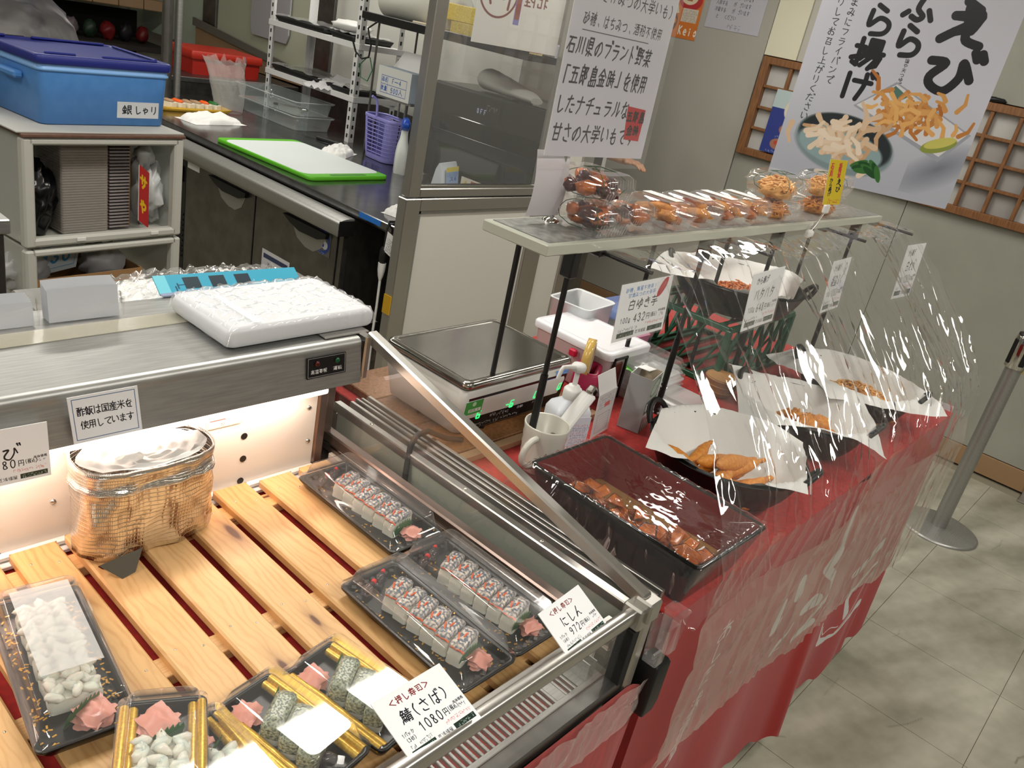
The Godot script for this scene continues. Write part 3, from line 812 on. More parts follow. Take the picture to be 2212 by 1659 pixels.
func rails_cabinet():
	var c = thing("glass_top_cooler", "narrow cooler with pale green side and aluminium glass-lid rails between case and table", "cooler", Vector3.ZERO)
	var z0 = -1.17
	var z1 = -0.425
	part("body", lohi(Vector3(0.962, 0.02, z0), Vector3(1.05, 0.86, z1), 0.003), M.steel_dark, c)
	part("side_panel", lohi(Vector3(0.966, 0.80, z0 + 0.012), Vector3(0.974, 0.925, z1), 0.001), mat(Color(0.62, 0.65, 0.60), 0.35), c)
	part("top_edge", lohi(Vector3(0.963, 0.925, z0), Vector3(0.980, 0.944, z1), 0.002), M.alu, c)
	part("corner_post", lohi(Vector3(0.963, 0.80, z0), Vector3(0.980, 0.925, z0 + 0.014), 0.002), M.alu, c)
	for e in [[1.0, 0.942, 0.004], [1.012, 0.946, 0.003], [1.026, 0.944, 0.003], [1.044, 0.944, 0.004]]: part("lid_rail", lohi(Vector3(e[0] - e[2], 0.926, z0 + 0.01), Vector3(e[0] + e[2], e[1], z1), 0.001), M.alu, c)
	part("rail_bed", lohi(Vector3(0.980, 0.915, z0 + 0.012), Vector3(1.05, 0.926, z1), 0.001), M.steel_dark, c)
	part("inner_wall", lohi(Vector3(1.045, 0.86, z0), Vector3(1.05, 0.935, z1), 0.001), M.oak, c)
	for z in [-1.06, -0.80, -0.62]: part("screw", MB.new().lathe([Vector2(0.004, 0), Vector2(0.0035, 0.0015), Vector2(0, 0.002)], 10, Vector3(0.972, 0.944, z)), M.chrome, c)
	var k = solo("power_cord", MB.new().tube([Vector3(1.12, 0.925, -0.955), Vector3(1.08, 0.935, -0.962), Vector3(1.03, 0.962, -0.966), Vector3(0.99, 0.968, -0.955), Vector3(0.968, 0.955, -0.945), Vector3(0.960, 0.925, -0.938), Vector3(0.957, 0.88, -0.934)], 0.0055, 8), M.rubber, "black cord running from under the scale down over the pale cooler side", "cord")
	# bits at the front corner between case and table
	var bx = thing("black_box", "small black plastic box on the front corner between case and table", "box", Vector3(0.985, 0.775, -0.38))
	part("shell", MB.new().loft([rr(0.017, 0.016, 0.004, 0.0), rr(0.02, 0.018, 0.004, 0.02), rr(0.02, 0.018, 0.004, 0.095), rr(0.017, 0.015, 0.004, 0.1)]), M.black, bx)
	part("screw_tab", box(Vector3(0, 0.105, 0), Vector3(0.02, 0.01, 0.004), 0.001), M.steel, bx)
	for e in [[0.962, 0.885], [0.995, 0.892]]:
		var cp = solo("clear_cup", MB.new().loft([rr(0.012, 0.012, 0.003, 0.0), rr(0.015, 0.015, 0.004, 0.07), rr(0.0165, 0.0165, 0.004, 0.072)], true, false), M.plastic, "clear plastic card cup clipped to the corner post, %s" % ("nearer the case" if e[0] < 0.98 else "nearer the red cloth"), "cup")
		cp.position = Vector3(e[0], e[1], -0.375)

func scale_corner():
	var bd = thing("wooden_board", "worn brown wooden board under the shop scale", "board", Vector3.ZERO)
	for k in 3: part("plank", lohi(Vector3(1.075, 0.9055, -1.30 + k * 0.125), Vector3(1.52, 0.922, -1.30 + k * 0.125 + 0.123), 0.002), M.oak, bd)
	part("edge_batten", lohi(Vector3(1.08, 0.9055, -0.925), Vector3(1.52, 0.919, -0.905), 0.001), M.tan, bd)
	var s = thing("shop_scale", "white digital price scale with polished steel platter and green glowing digits", "scale", Vector3(1.27, 0.9225, -1.075))
	# coordinates about the middle of the scale; display towards +z
	var bm = MB.new()
	bm.loft([rr(0.150, 0.095, 0.012, 0.004, 5), rr(0.158, 0.105, 0.014, 0.010, 5), rr(0.166, 0.118, 0.015, 0.075, 5), rr(0.166, 0.118, 0.015, 0.098, 5), rr(0.158, 0.110, 0.014, 0.106, 5)])
	part("housing", bm, mat(Color(0.84, 0.83, 0.81), 0.35), s)
	for q in [[-1, -1], [1, -1], [-1, 1], [1, 1]]: part("foot", MB.new().lathe([Vector2(0.012, 0), Vector2(0.012, 0.006)], 12, Vector3(q[0] * 0.12, 0.0, q[1] * 0.07)), M.rubber, s)
	part("platter_post", box(Vector3(0, 0.112, 0), Vector3(0.06, 0.014, 0.06), 0.003), M.black, s)
	var pf = MB.new()
	pf.loft([rr(0.164, 0.121, 0.014, 0.114, 6), rr(0.168, 0.125, 0.016, 0.120, 6), rr(0.166, 0.123, 0.016, 0.128, 6), rr(0.160, 0.117, 0.014, 0.1305, 6), rr(0.153, 0.110, 0.012, 0.1285, 6), rr(0.150, 0.107, 0.012, 0.1275, 6)])
	part("platter", pf, mat(Color(0.70, 0.69, 0.67), 0.16, 1.0), s)
	# display strip on the front face
	var d = Pic.new(760, 250, Color(0.05, 0.05, 0.06))
	d.rect(560, 14, 700, 44, Color(0.25, 0.42, 0.72))
	d.rect(70, 70, 700, 160, Color(0.085, 0.08, 0.09))
	var wh = Color(0.85, 0.85, 0.85)
	write(d, "100gにつき", 420, 34, 24, wh, 0.09, 0.8)
	write(d, "円", 540, 34, 22, wh, 0.09)
	write(d, "g", 380, 34, 20, wh, 0.1)
	write(d, "重さ", 280, 34, 22, wh, 0.1, 0.9)
	write(d, "g", 220, 34, 20, wh, 0.1)
	write(d, "ゼロ", 190, 168, 24, wh, 0.09)
	tiny(d, 250, 168, 330, 22, wh, 63)
	write(d, "自動", 400, 168, 24, wh, 0.09)
	write(d, "メモリー", 520, 164, 22, wh, 0.09, 0.8)
	d.poly([Vector2(716, 60), Vector2(752, 60), Vector2(734, 104)], wh)
	tiny(d, 40, 216, 420, 18, wh, 61)
	tiny(d, 712, 112, 752, 14, wh, 62)
	var face = part("display_panel", printed(Vector3(-0.150, 0.092, 0.1189), Vector3(0.160, 0.092, 0.1189), Vector3(-0.146, 0.012, 0.1069), 0.003, print_mat(d, 0.15), M.black), s)
	var gm = mat(Color(0.2, 0.9, 0.5), 0.5)
	gm.emission_enabled = true
	gm.emission = Color(0.25, 1.0, 0.55)
	gm.emission_energy_multiplier = 0.9
	for e in [["6", -0.112, 0.046], ["-6", -0.026, 0.050], ["0", 0.063, 0.056], ["0", 0.142, 0.060]]:
		digit_led(s, e[0], Vector3(e[1], e[2], 0.0), gm)
	var gs = Pic.new(140, 90, Color(0.25, 0.62, 0.28))
	gs.oval(70, 22, 15, 15, Color(0.72, 0.85, 0.72))
	gs.rect(34, 54, 132, 76, Color(0.86, 0.90, 0.84))
	write(gs, "2025.4", 40, 57, 16, INK, 0.12, 1.2)
	part("inspection_sticker", printed(Vector3(-0.158, 0.086, 0.1200), Vector3(-0.108, 0.086, 0.1200), Vector3(-0.156, 0.054, 0.1155), 0.001, print_mat(gs), M.paper), s)
	var bs = Pic.new(160, 40, Color(0.42, 0.60, 0.85))
	tiny(bs, 50, 8, 150, 24, Color(0.15, 0.2, 0.5), 8)
	part("blue_sticker", printed(Vector3(0.118, 0.1035, 0.1182), Vector3(0.162, 0.1035, 0.1182), Vector3(0.118, 0.093, 0.1195), 0.001, print_mat(bs), M.paper), s)

# seven-segment signs of thin glowing bars on the sloping display
func digit_led(s, txt, at, gm):
	var m = MB.new()
	var x = at.x
	var segs = {"0": "abcdef", "6": "acdefg", "-": "g"}
	for ch in txt:
		var w = 0.009
		var h = 0.017
		for k in segs[ch]:
			var r = {"a": [0, h, w, 0], "b": [w, h, 0, -h / 2], "c": [w, h / 2, 0, -h / 2], "d": [0, 0, w, 0], "e": [0, 0, 0, h / 2], "f": [0, h / 2, 0, h / 2], "g": [0, h / 2, w, 0]}[k]
			var a = Vector2(x + r[0], at.y - h / 2 + r[1])
			var b = a + Vector2(r[2], r[3])
			var Z = func(p): return Vector3(p.x, p.y, 0.1071 + (p.y - 0.012) * 0.15 + 0.0006)
			m.bar(Z.call(a), Z.call(b), 0.0018, 0.0018, 0.0002, Vector3(0, 0, 1))
		x += 0.013
	part("lit_digits", m, gm, s)

func fry_table():
	var t = thing("sale_table", "long table dressed in red cloth carrying the fried food pans", "table", Vector3.ZERO)
	part("table_top", lohi(Vector3(1.06, 0.868, -1.32), Vector3(2.63, 0.898, -0.412), 0.004), M.tan, t)
	for q in [[1.10, -1.26], [2.58, -1.26], [1.10, -0.47], [2.58, -0.47]]: part("leg", lohi(Vector3(q[0] - 0.015, 0, q[1] - 0.015), Vector3(q[0] + 0.015, 0.868, q[1] + 0.015), 0.003), M.steel, t)
	# cloth: top, front fall with folds and brush lettering, right fall
	var c = thing("table_cloth", "red table cloth with white brush lettering hanging down the front of the sale table", "tablecloth", Vector3.ZERO)
	var top = MB.new()
	top.box(Vector3(1.845, 0.9015, -0.862), Vector3(1.59, 0.006, 0.925), 0.002)
	part("top", top, M.red_cloth, c)
	var pw = 1040
	var ph = 560
	var p = Pic.new(pw, ph, Color(0.64, 0.09, 0.07))
	var r = RandomNumberGenerator.new()
	r.seed = 12
	for k in 200:
		var x = r.randf() * pw
		p.line([Vector2(x, r.randf() * ph), Vector2(x + r.randf_range(-10, 10), r.randf() * ph)], r.randf_range(2, 9), 1.0, Color(0.58, 0.07, 0.05) if k % 2 else Color(0.68, 0.12, 0.08), 0.25)
	var W = Color(0.80, 0.80, 0.79)
	# (x, y) in metres on the front to picture
	var P = func(q): return Vector2((q[0] - 1.05) / 1.58 * pw, (0.905 - q[1]) / 0.82 * ph)
	var S = func(pts, a, b):
		var o = []
		for q in pts: o.append(P.call(q))
		p.line(o, a, b, W)
	var f = 0.0
	S.call([[1.897, 0.83], [1.894, 0.76], [1.90, 0.70]], 4, 7)
	S.call([[1.90, 0.70], [1.875, 0.657], [1.92, 0.622], [1.937, 0.572], [1.91, 0.545]], 12, 6)
	S.call([[1.738, 0.676], [1.751, 0.632]], 13, 14)
	S.call([[1.88, 0.562], [1.835, 0.538]], 15, 11)
	S.call([[1.937, 0.572], [1.90, 0.53], [1.88, 0.49]], 4, 3)
	S.call([[1.662, 0.655], [1.658, 0.62], [1.65, 0.585]], 7, 17)
	for k in 5: S.call([[1.64 + k * 0.012, 0.60], [1.632 + k * 0.014, 0.566 - 0.006 * (k % 2)]], 3, 1)
	S.call([[1.895, 0.49], [1.863, 0.464], [1.835, 0.44]], 9, 5)
	S.call([[1.80, 0.52], [1.788, 0.502], [1.752, 0.491], [1.725, 0.466]], 2.5, 7)
	S.call([[1.725, 0.466], [1.78, 0.468]], 1.5, 1)
	S.call([[1.968, 0.495], [1.985, 0.452]], 9, 12)
	S.call([[2.42, 0.517], [2.36, 0.522], [2.30, 0.505], [2.245, 0.478]], 13, 9)
	S.call([[2.44, 0.435], [2.35, 0.428], [2.285, 0.415], [2.275, 0.385], [2.30, 0.34], [2.315, 0.305]], 5, 8)
	S.call([[2.43, 0.40], [2.38, 0.345], [2.34, 0.285], [2.285, 0.265]], 2.5, 2)
	S.call([[2.425, 0.285], [2.39, 0.275], [2.33, 0.262], [2.27, 0.255]], 12, 2)
	S.call([[2.14, 0.335], [2.165, 0.30], [2.19, 0.262]], 3, 6)
	S.call([[2.19, 0.262], [2.23, 0.245], [2.30, 0.262]], 11, 3)
	S.call([[2.165, 0.32], [2.20, 0.285], [2.29, 0.285]], 2, 1.5)
	for e in [["あ", 1.30, 0.765, 0.058], ["し", 1.298, 0.715, 0.062], ["匠", 1.288, 0.652, 0.052], ["浅", 1.283, 0.585, 0.050], ["福", 1.258, 0.545, 0.056], ["屋", 1.246, 0.49, 0.052]]:
		var at = P.call([e[1], e[2]])
		write(p, e[0], at.x, at.y, e[3] / 0.82 * ph, W, 0.085, 1.05, 0.15)
	var fm = print_mat(p, 0.85)
	fm.rim_enabled = true
	fm.rim = 0.25
	var rows = []
	var nr = 22
	var nc = 150
	for i in nr + 1:
		var row = []
		for j in nc + 1:
			var u = float(j) / nc
			var v = float(i) / nr
			var x = 1.05 + 1.58 * u
			var fold = 0.012 * sin(x * 17.0 + 0.9 * sin(x * 5.0)) * v + 0.026 * exp(-pow((x - 1.90 - 0.05 * v) / 0.035, 2.0)) * (0.3 + 0.7 * v) - 0.02 * exp(-pow((x - 1.965 - 0.05 * v) / 0.03, 2.0)) * (0.3 + 0.7 * v) + 0.016 * exp(-pow((x - 2.45) / 0.03, 2.0)) * v
			var hem = 0.012 * sin(x * 23.0) + 0.010 * sin(x * 61.0)
			row.append(Vector3(x + 0.02 * v * u, 0.9045 - v * (0.82 + hem) - 0.0, -0.399 + fold + 0.004 * v))
		rows.append(row)
	part("front_fall", MB.new().sheet(rows), fm, c)
	var rs = []
	for i in 11:
		var row = []
		for j in 31:
			var v = i / 10.0
			var z = -0.40 - 0.92 * j / 30.0
			row.append(Vector3(2.636 + 0.02 * v + 0.015 * sin(z * 20.0) * v, 0.9045 - v * 0.82, z))
		rs.append(row)
	part("right_fall", MB.new().sheet(rs), M.red_cloth, c)
	var ls = []
	for i in 11:
		var row = []
		for j in 31:
			var v = i / 10.0
			var z = -0.40 - 0.92 * j / 30.0
			row.append(Vector3(1.052 + 0.006 * sin(z * 20.0) * v, 0.9045 - v * 0.82, z))
		ls.append(row)
	part("left_fall", MB.new().sheet(ls), M.red_cloth, c)
	lacquer_tray()

func lacquer_tray():
	var o = Vector3(1.178, 0.9052, -0.565)
	var t = thing("lacquer_tray", "deep black tray with a red lacquer inside holding candied sweet potato", "tray", o, -0.02)
	var hx = 0.112
	var hz = 0.178
	var m = MB.new()
	m.loft([rr(hx * 0.78, hz * 0.86, 0.01, 0.0), rr(hx * 0.80, hz * 0.87, 0.012, 0.004), rr(hx, hz, 0.012, 0.088), rr(hx + 0.002, hz + 0.002, 0.012, 0.094), rr(hx - 0.001, hz - 0.001, 0.012, 0.096), rr(hx - 0.006, hz - 0.006, 0.010, 0.094)], true, false)
	part("shell", m, M.black_gloss, t)
	part("lining", MB.new().loft([rr(hx - 0.006, hz - 0.006, 0.010, 0.094), rr(hx * 0.77, hz * 0.85, 0.01, 0.010)], false, true), mat(Color(0.42, 0.035, 0.045), 0.22), t)
	var sy = MB.new()
	sy.loft([rr(hx * 0.80, hz * 0.86, 0.02, 0.012), rr(hx * 0.81, hz * 0.87, 0.02, 0.017)])
	solo("syrup", sy, M.syrup, "golden syrup pooled on the floor of the red lined tray", "syrup").transform = t.transform
	var r = RandomNumberGenerator.new()
	r.seed = 33
	var bs = Basis(Vector3.UP, -0.02)
	var n = 0
	for lay in 2:
		for k in (26 if lay == 0 else 14):
			var a = r.randf()
			var b = r.randf()
			var lx = lerpf(-0.072, 0.030, a) if lay == 0 else lerpf(-0.062, 0.018, a)
			var lz = lerpf(-0.125, 0.135, (k + b * 0.8) / (26.0 if lay == 0 else 14.0))
			lx += lz * 0.10
			var q = thing("sweet_potato", "glossy chunk of candied sweet potato with dark red skin in the red lined tray", "sweet potato", o + bs * Vector3(lx, 0.030 + lay * 0.020 + r.randf() * 0.004, lz), r.randf() * TAU, "candied sweet potato chunks in the red lined tray")
			q.rotation.x = r.randf_range(-0.6, 0.6)
			q.rotation.z = r.randf_range(-0.6, 0.6)
			var s = r.randf_range(0.85, 1.2)
			var fl = MB.new()
			var w = [Vector3(-0.020, -0.008, -0.011), Vector3(0.020, -0.010, -0.009), Vector3(0.017, -0.008, 0.012), Vector3(-0.016, -0.009, 0.013), Vector3(-0.013, 0.011, -0.004), Vector3(0.015, 0.009, -0.001)]
			for i in w.size(): w[i] = (w[i] + Vector3(r.randf_range(-1, 1), r.randf_range(-1, 1), r.randf_range(-1, 1)) * 0.003) * s
			# a cut wedge with softened edges
			part("flesh", wedge(w), M.potato, q)
			var sk = MB.new(-1)
			var e = 1.04
			sk.oquad(w[0] * e, w[1] * e, w[5] * e, w[4] * e, Vector3.ZERO)
			if k % 3 == 0: sk.oquad(w[0] * e, w[1] * e, w[2] * e, w[3] * e, Vector3.ZERO)
			part("skin", sk, M.potato_skin, q)
			n += 1

func wedge(w):
	var m = MB.new(1)
	var c = Vector3.ZERO
	for p in w: c += p
	c /= w.size()
	var face = func(f):
		var fc = Vector3.ZERO
		for i in f: fc += w[i]
		fc /= f.size()
		var inn = []
		for i in f: inn.append(w[i].lerp(fc, 0.28))
		var up = (fc - c) * 1.10 + c
		for i in f.size():
			var j = (i + 1) % f.size()
			m.otri(inn[i] + (up - fc) * 0.6, inn[j] + (up - fc) * 0.6, up, c)
			m.oquad(w[f[i]] * 0.97, w[f[j]] * 0.97, inn[j] + (up - fc) * 0.6, inn[i] + (up - fc) * 0.6, c)
	face.call([0, 1, 2, 3]); face.call([0, 1, 5, 4]); face.call([3, 2, 5, 4]); face.call([0, 3, 4]); face.call([1, 2, 5])
	return m

func iron_pan(o, rad, turn, label):
	var t = thing("iron_pan", label, "frying pan", o, turn, "")
	var prof = []
	for k in 7:
		var f = k / 6.0
		prof.append(Vector2(rad * (0.55 + 0.45 * pow(f, 0.6)), 0.085 * pow(f, 1.5) + 0.001))
	prof.append(Vector2(rad + 0.003, 0.088))
	prof.append(Vector2(rad - 0.004, 0.087))
	for k in 6:
		var f = 1.0 - k / 5.0
		prof.append(Vector2(maxf(rad * (0.52 + 0.45 * pow(f, 0.6)) - 0.004, 0.0), 0.084 * pow(f, 1.5) + 0.006))
	prof.append(Vector2(0.0, 0.006))
	part("bowl", MB.new().lathe(prof, 48), M.iron, t)
	for s in [-1, 1]:
		var pts = []
		for k in 11:
			var a = PI * k / 10.0
			pts.append(Vector3(-0.042 * cos(a), 0.082 + 0.034 * sin(a), s * (rad - 0.002 + 0.022 * sin(a))))
		part("handle", MB.new().tube(pts, 0.0065, 8), M.iron, t)
	return t

# a square of white kitchen paper settling into a pan
func pan_liner(o, rad, turn, size, label, shift = Vector2.ZERO):
	var rows = []
	var n = 30
	for i in n + 1:
		var row = []
		for j in n + 1:
			var u = (j / float(n) * 2 - 1) * size + shift.x
			var v = (i / float(n) * 2 - 1) * size + shift.y
			var d = sqrt(u * u + v * v)
			var y = 0.014 + 0.084 * pow(clampf((d - rad * 0.55) / (rad * 0.45), 0, 1), 1.3)
			if d > rad: y += 0.004 - (d - rad) * 0.25 + 0.022 * sin(atan2(v, u) * 3.0 + o.x * 9.0) * clampf((d - rad) / 0.06, 0, 1)
			y += 0.004 * N.get_noise_2d(u * 16.0 + o.x * 5.0, v * 16.0)
			row.append(Vector3(u, y, v))
		rows.append(row)
	var l = solo("pan_paper", MB.new().sheet(rows), M.liner, label, "kitchen paper")
	l.position = o
	l.rotation.y = turn
	return l

func fish_fritter(o, turn, pitch, s, sd, label, grp):
	var t = thing("fish_fritter", label, "fried fish", o, turn, grp)
	t.rotation.z = pitch
	var L = 0.062 * s
	var pts = []
	var rad = []
	for k in 9:
		var f = k / 8.0
		pts.append(Vector3((f - 0.5) * 2.0 * L, 0.004 * sin(f * 5.0 + sd), 0.006 * sin(f * 3.0 + sd * 2.0)))
		rad.append((0.0035 + 0.0115 * pow(sin(PI * pow(f, 0.75)), 0.8)) * s * (1.0 + 0.25 * N.get_noise_2d(f * 7.0, sd * 3.0)))
	part("body", MB.new().tube(pts, rad, 10), M.fry, t)
	var e = pts[-1]
	var tl = MB.new()
	tl.blob(e + Vector3(0.006, 0, 0), Vector3(0.010, 0.003, 0.007) * s, N, 0.7, 3.0, Basis(), 8, 6, sd)
	part("tail", tl, M.fry, t)
	return t

func pans():
	var Y = 0.9052
	iron_pan(Vector3(1.52, Y, -0.585), 0.163, 0.12, "black iron pan of whole fish fritters, nearest the red lined tray")
	pan_liner(Vector3(1.52, Y, -0.585), 0.158, 0.42, 0.155, "white kitchen paper under the whole fish fritters", Vector2(0.010, 0.0))
	var r = RandomNumberGenerator.new()
	r.seed = 8
	var g = "whole fish fritters in the nearest iron pan"
	var lb = "golden whole fish fritter piled on white paper in the nearest iron pan"
	for e in [[-0.055, 0.028, -0.02, 0.9], [-0.02, 0.026, 0.03, 0.75], [0.02, 0.026, 0.05, 0.8], [0.055, 0.030, 0.01, 0.7], [-0.045, 0.045, 0.015, 0.6], [0.0, 0.046, -0.02, 0.72], [0.035, 0.046, 0.02, 0.85], [-0.02, 0.062, -0.01, 0.9], [0.015, 0.064, 0.015, 0.75], [-0.07, 0.05, -0.045, 2.2], [-0.01, 0.030, 0.085, 0.6], [0.0, 0.052, -0.06, 0.55]]:
		fish_fritter(Vector3(1.50 + e[0], Y + e[1], -0.575 + e[2]), -e[3] + 0.6, r.randf_range(-0.15, 0.12), r.randf_range(0.92, 1.15), r.randf() * 9.0, lb, g)
	# second pan: round nuggets
	iron_pan(Vector3(1.925, Y, -0.59), 0.155, 0.1, "black iron pan of round fish nuggets, second from the red lined tray")
	pan_liner(Vector3(1.925, Y, -0.59), 0.15, 0.62, 0.165, "white kitchen paper under the round fish nuggets", Vector2(0.0, -0.01))
	for k in 12:
		var a = k * 2.4
		var d = 0.018 * sqrt(k + 0.3)
		var q = thing("fish_nugget", "round golden fish nugget on white paper in the second iron pan", "fried fish", Vector3(1.905 + cos(a) * d * 1.25, Y + 0.032 + (0.028 if k < 4 else 0.004), -0.575 + sin(a) * d), a, "fish nuggets in the second iron pan")
		part("nugget", MB.new().blob(Vector3.ZERO, Vector3(0.027, 0.020, 0.021) * r.randf_range(0.85, 1.15), N, 0.55, 1.7, Basis(Vector3.UP, a), 16, 11, k * 3.0), M.fry, q)
		if k % 3 == 0: part("tail_stub", MB.new().blob(Vector3(0.028, 0.004, 0), Vector3(0.012, 0.006, 0.008), N, 0.6, 3.0, Basis(), 8, 6, k), M.fry, q)
	# third pan: shrimp heap
	iron_pan(Vector3(2.30, Y, -0.60), 0.16, 0.14, "black iron pan of small fried shrimp, furthest right on the table front")
	pan_liner(Vector3(2.30, Y, -0.60), 0.155, 0.9, 0.175, "white kitchen paper under the pale fried shrimp", Vector2(-0.01, -0.02))
	shrimp_heap(Vector3(2.29, Y + 0.022, -0.585), 0.115, 0.048, 620, M.fry_pale, "heap of small pale fried shrimp in the pan furthest right", 3)
	# fourth pan stands on a green crate behind
	crate(Vector3(2.20, Y, -1.01))
	iron_pan(Vector3(2.17, 1.082, -0.965), 0.185, 0.5, "black iron pan of brown fried shrimp raised on the green crate")
	pan_liner(Vector3(2.17, 1.082, -0.965), 0.18, 0.3, 0.185, "white kitchen paper under the brown fried shrimp on the crate", Vector2(0.01, -0.03))
	shrimp_heap(Vector3(2.17, 1.104, -0.955), 0.12, 0.042, 560, M.fry_dark, "heap of small brown fried shrimp in the pan on the green crate", 4)

func shrimp_heap(o, rad, hgt, n, m, label, sd):
	var r = RandomNumberGenerator.new()
	r.seed = sd
	var b = MB.new()
	b.blob(Vector3(0, 0, 0), Vector3(rad * 0.95, hgt * 0.85, rad * 0.85), N, 0.35, 3.5, Basis(), 24, 14, sd)
	for k in n:
		var a = r.randf() * TAU
		var d = sqrt(r.randf()) * rad
		var y = hgt * (1.0 - pow(d / rad, 2.0)) * r.randf_range(0.75, 1.1)
		var c = Vector3(cos(a) * d, y, sin(a) * d * 0.9)
		var t = r.randf() * TAU
		var s = r.randf_range(0.008, 0.015)
		var dir = Vector3(cos(t), r.randf_range(-0.4, 0.7), sin(t)) * s
		var up = Vector3(-sin(t), 0.6, cos(t)) * s * 0.5
		b.tube([c - dir, c - dir * 0.3 + up, c + dir * 0.4 + up, c + dir], [0.0012, 0.003, 0.0028, 0.001], 5, false)
	var o2 = solo("fried_shrimp", b, m, label, "fried shrimp")
	o2.set_meta("kind", "stuff")
	o2.position = o
	return o2

func crate(o):
	var t = thing("green_crate", "green open lattice crate holding up the rear iron pan", "crate", o)
	var g = mat(Color(0.05, 0.30, 0.20), 0.4)
	var hx = 0.20
	var hz = 0.14
	var hh = 0.165
	var ring = MB.new()
	for y in [0.008, hh]:
		ring.bar(Vector3(-hx, y, -hz), Vector3(hx, y, -hz), 0.014, 0.014)
		ring.bar(Vector3(-hx, y, hz), Vector3(hx, y, hz), 0.014, 0.014)
		ring.bar(Vector3(-hx, y, -hz), Vector3(-hx, y, hz), 0.014, 0.014)
		ring.bar(Vector3(hx, y, -hz), Vector3(hx, y, hz), 0.014, 0.014)
	part("rim", ring, g, t)
	for s in [[-1, -1], [1, -1], [1, 1], [-1, 1]]: part("corner_post", box(Vector3(s[0] * hx, hh / 2, s[1] * hz), Vector3(0.016, hh, 0.016), 0.002), g, t)
	for z in [-hz, hz]:
		var x = -hx
		while x < hx - 0.05:
			part("lattice_bar", MB.new().bar(Vector3(x, 0.01, z), Vector3(x + 0.067, hh - 0.005, z), 0.010, 0.006), g, t)
			part("lattice_bar", MB.new().bar(Vector3(x + 0.067, 0.01, z), Vector3(x, hh - 0.005, z), 0.010, 0.006), g, t)
			x += 0.0667
	for x in [-hx, hx]:
		for k in 4: part("lattice_bar", MB.new().bar(Vector3(x, 0.01, -hz + k * 0.07), Vector3(x, hh - 0.005, -hz + (k + 1) * 0.07), 0.010, 0.006), g, t)
	for k in 6: part("floor_bar", MB.new().bar(Vector3(-hx, 0.008, -hz + 0.02 + k * 0.048), Vector3(hx, 0.008, -hz + 0.02 + k * 0.048), 0.012, 0.006), g, t)
	for k in 4: part("top_bar", MB.new().bar(Vector3(-hx, hh + 0.003, -hz + 0.03 + k * 0.072), Vector3(hx, hh + 0.003, -hz + 0.03 + k * 0.072), 0.012, 0.006), g, t)

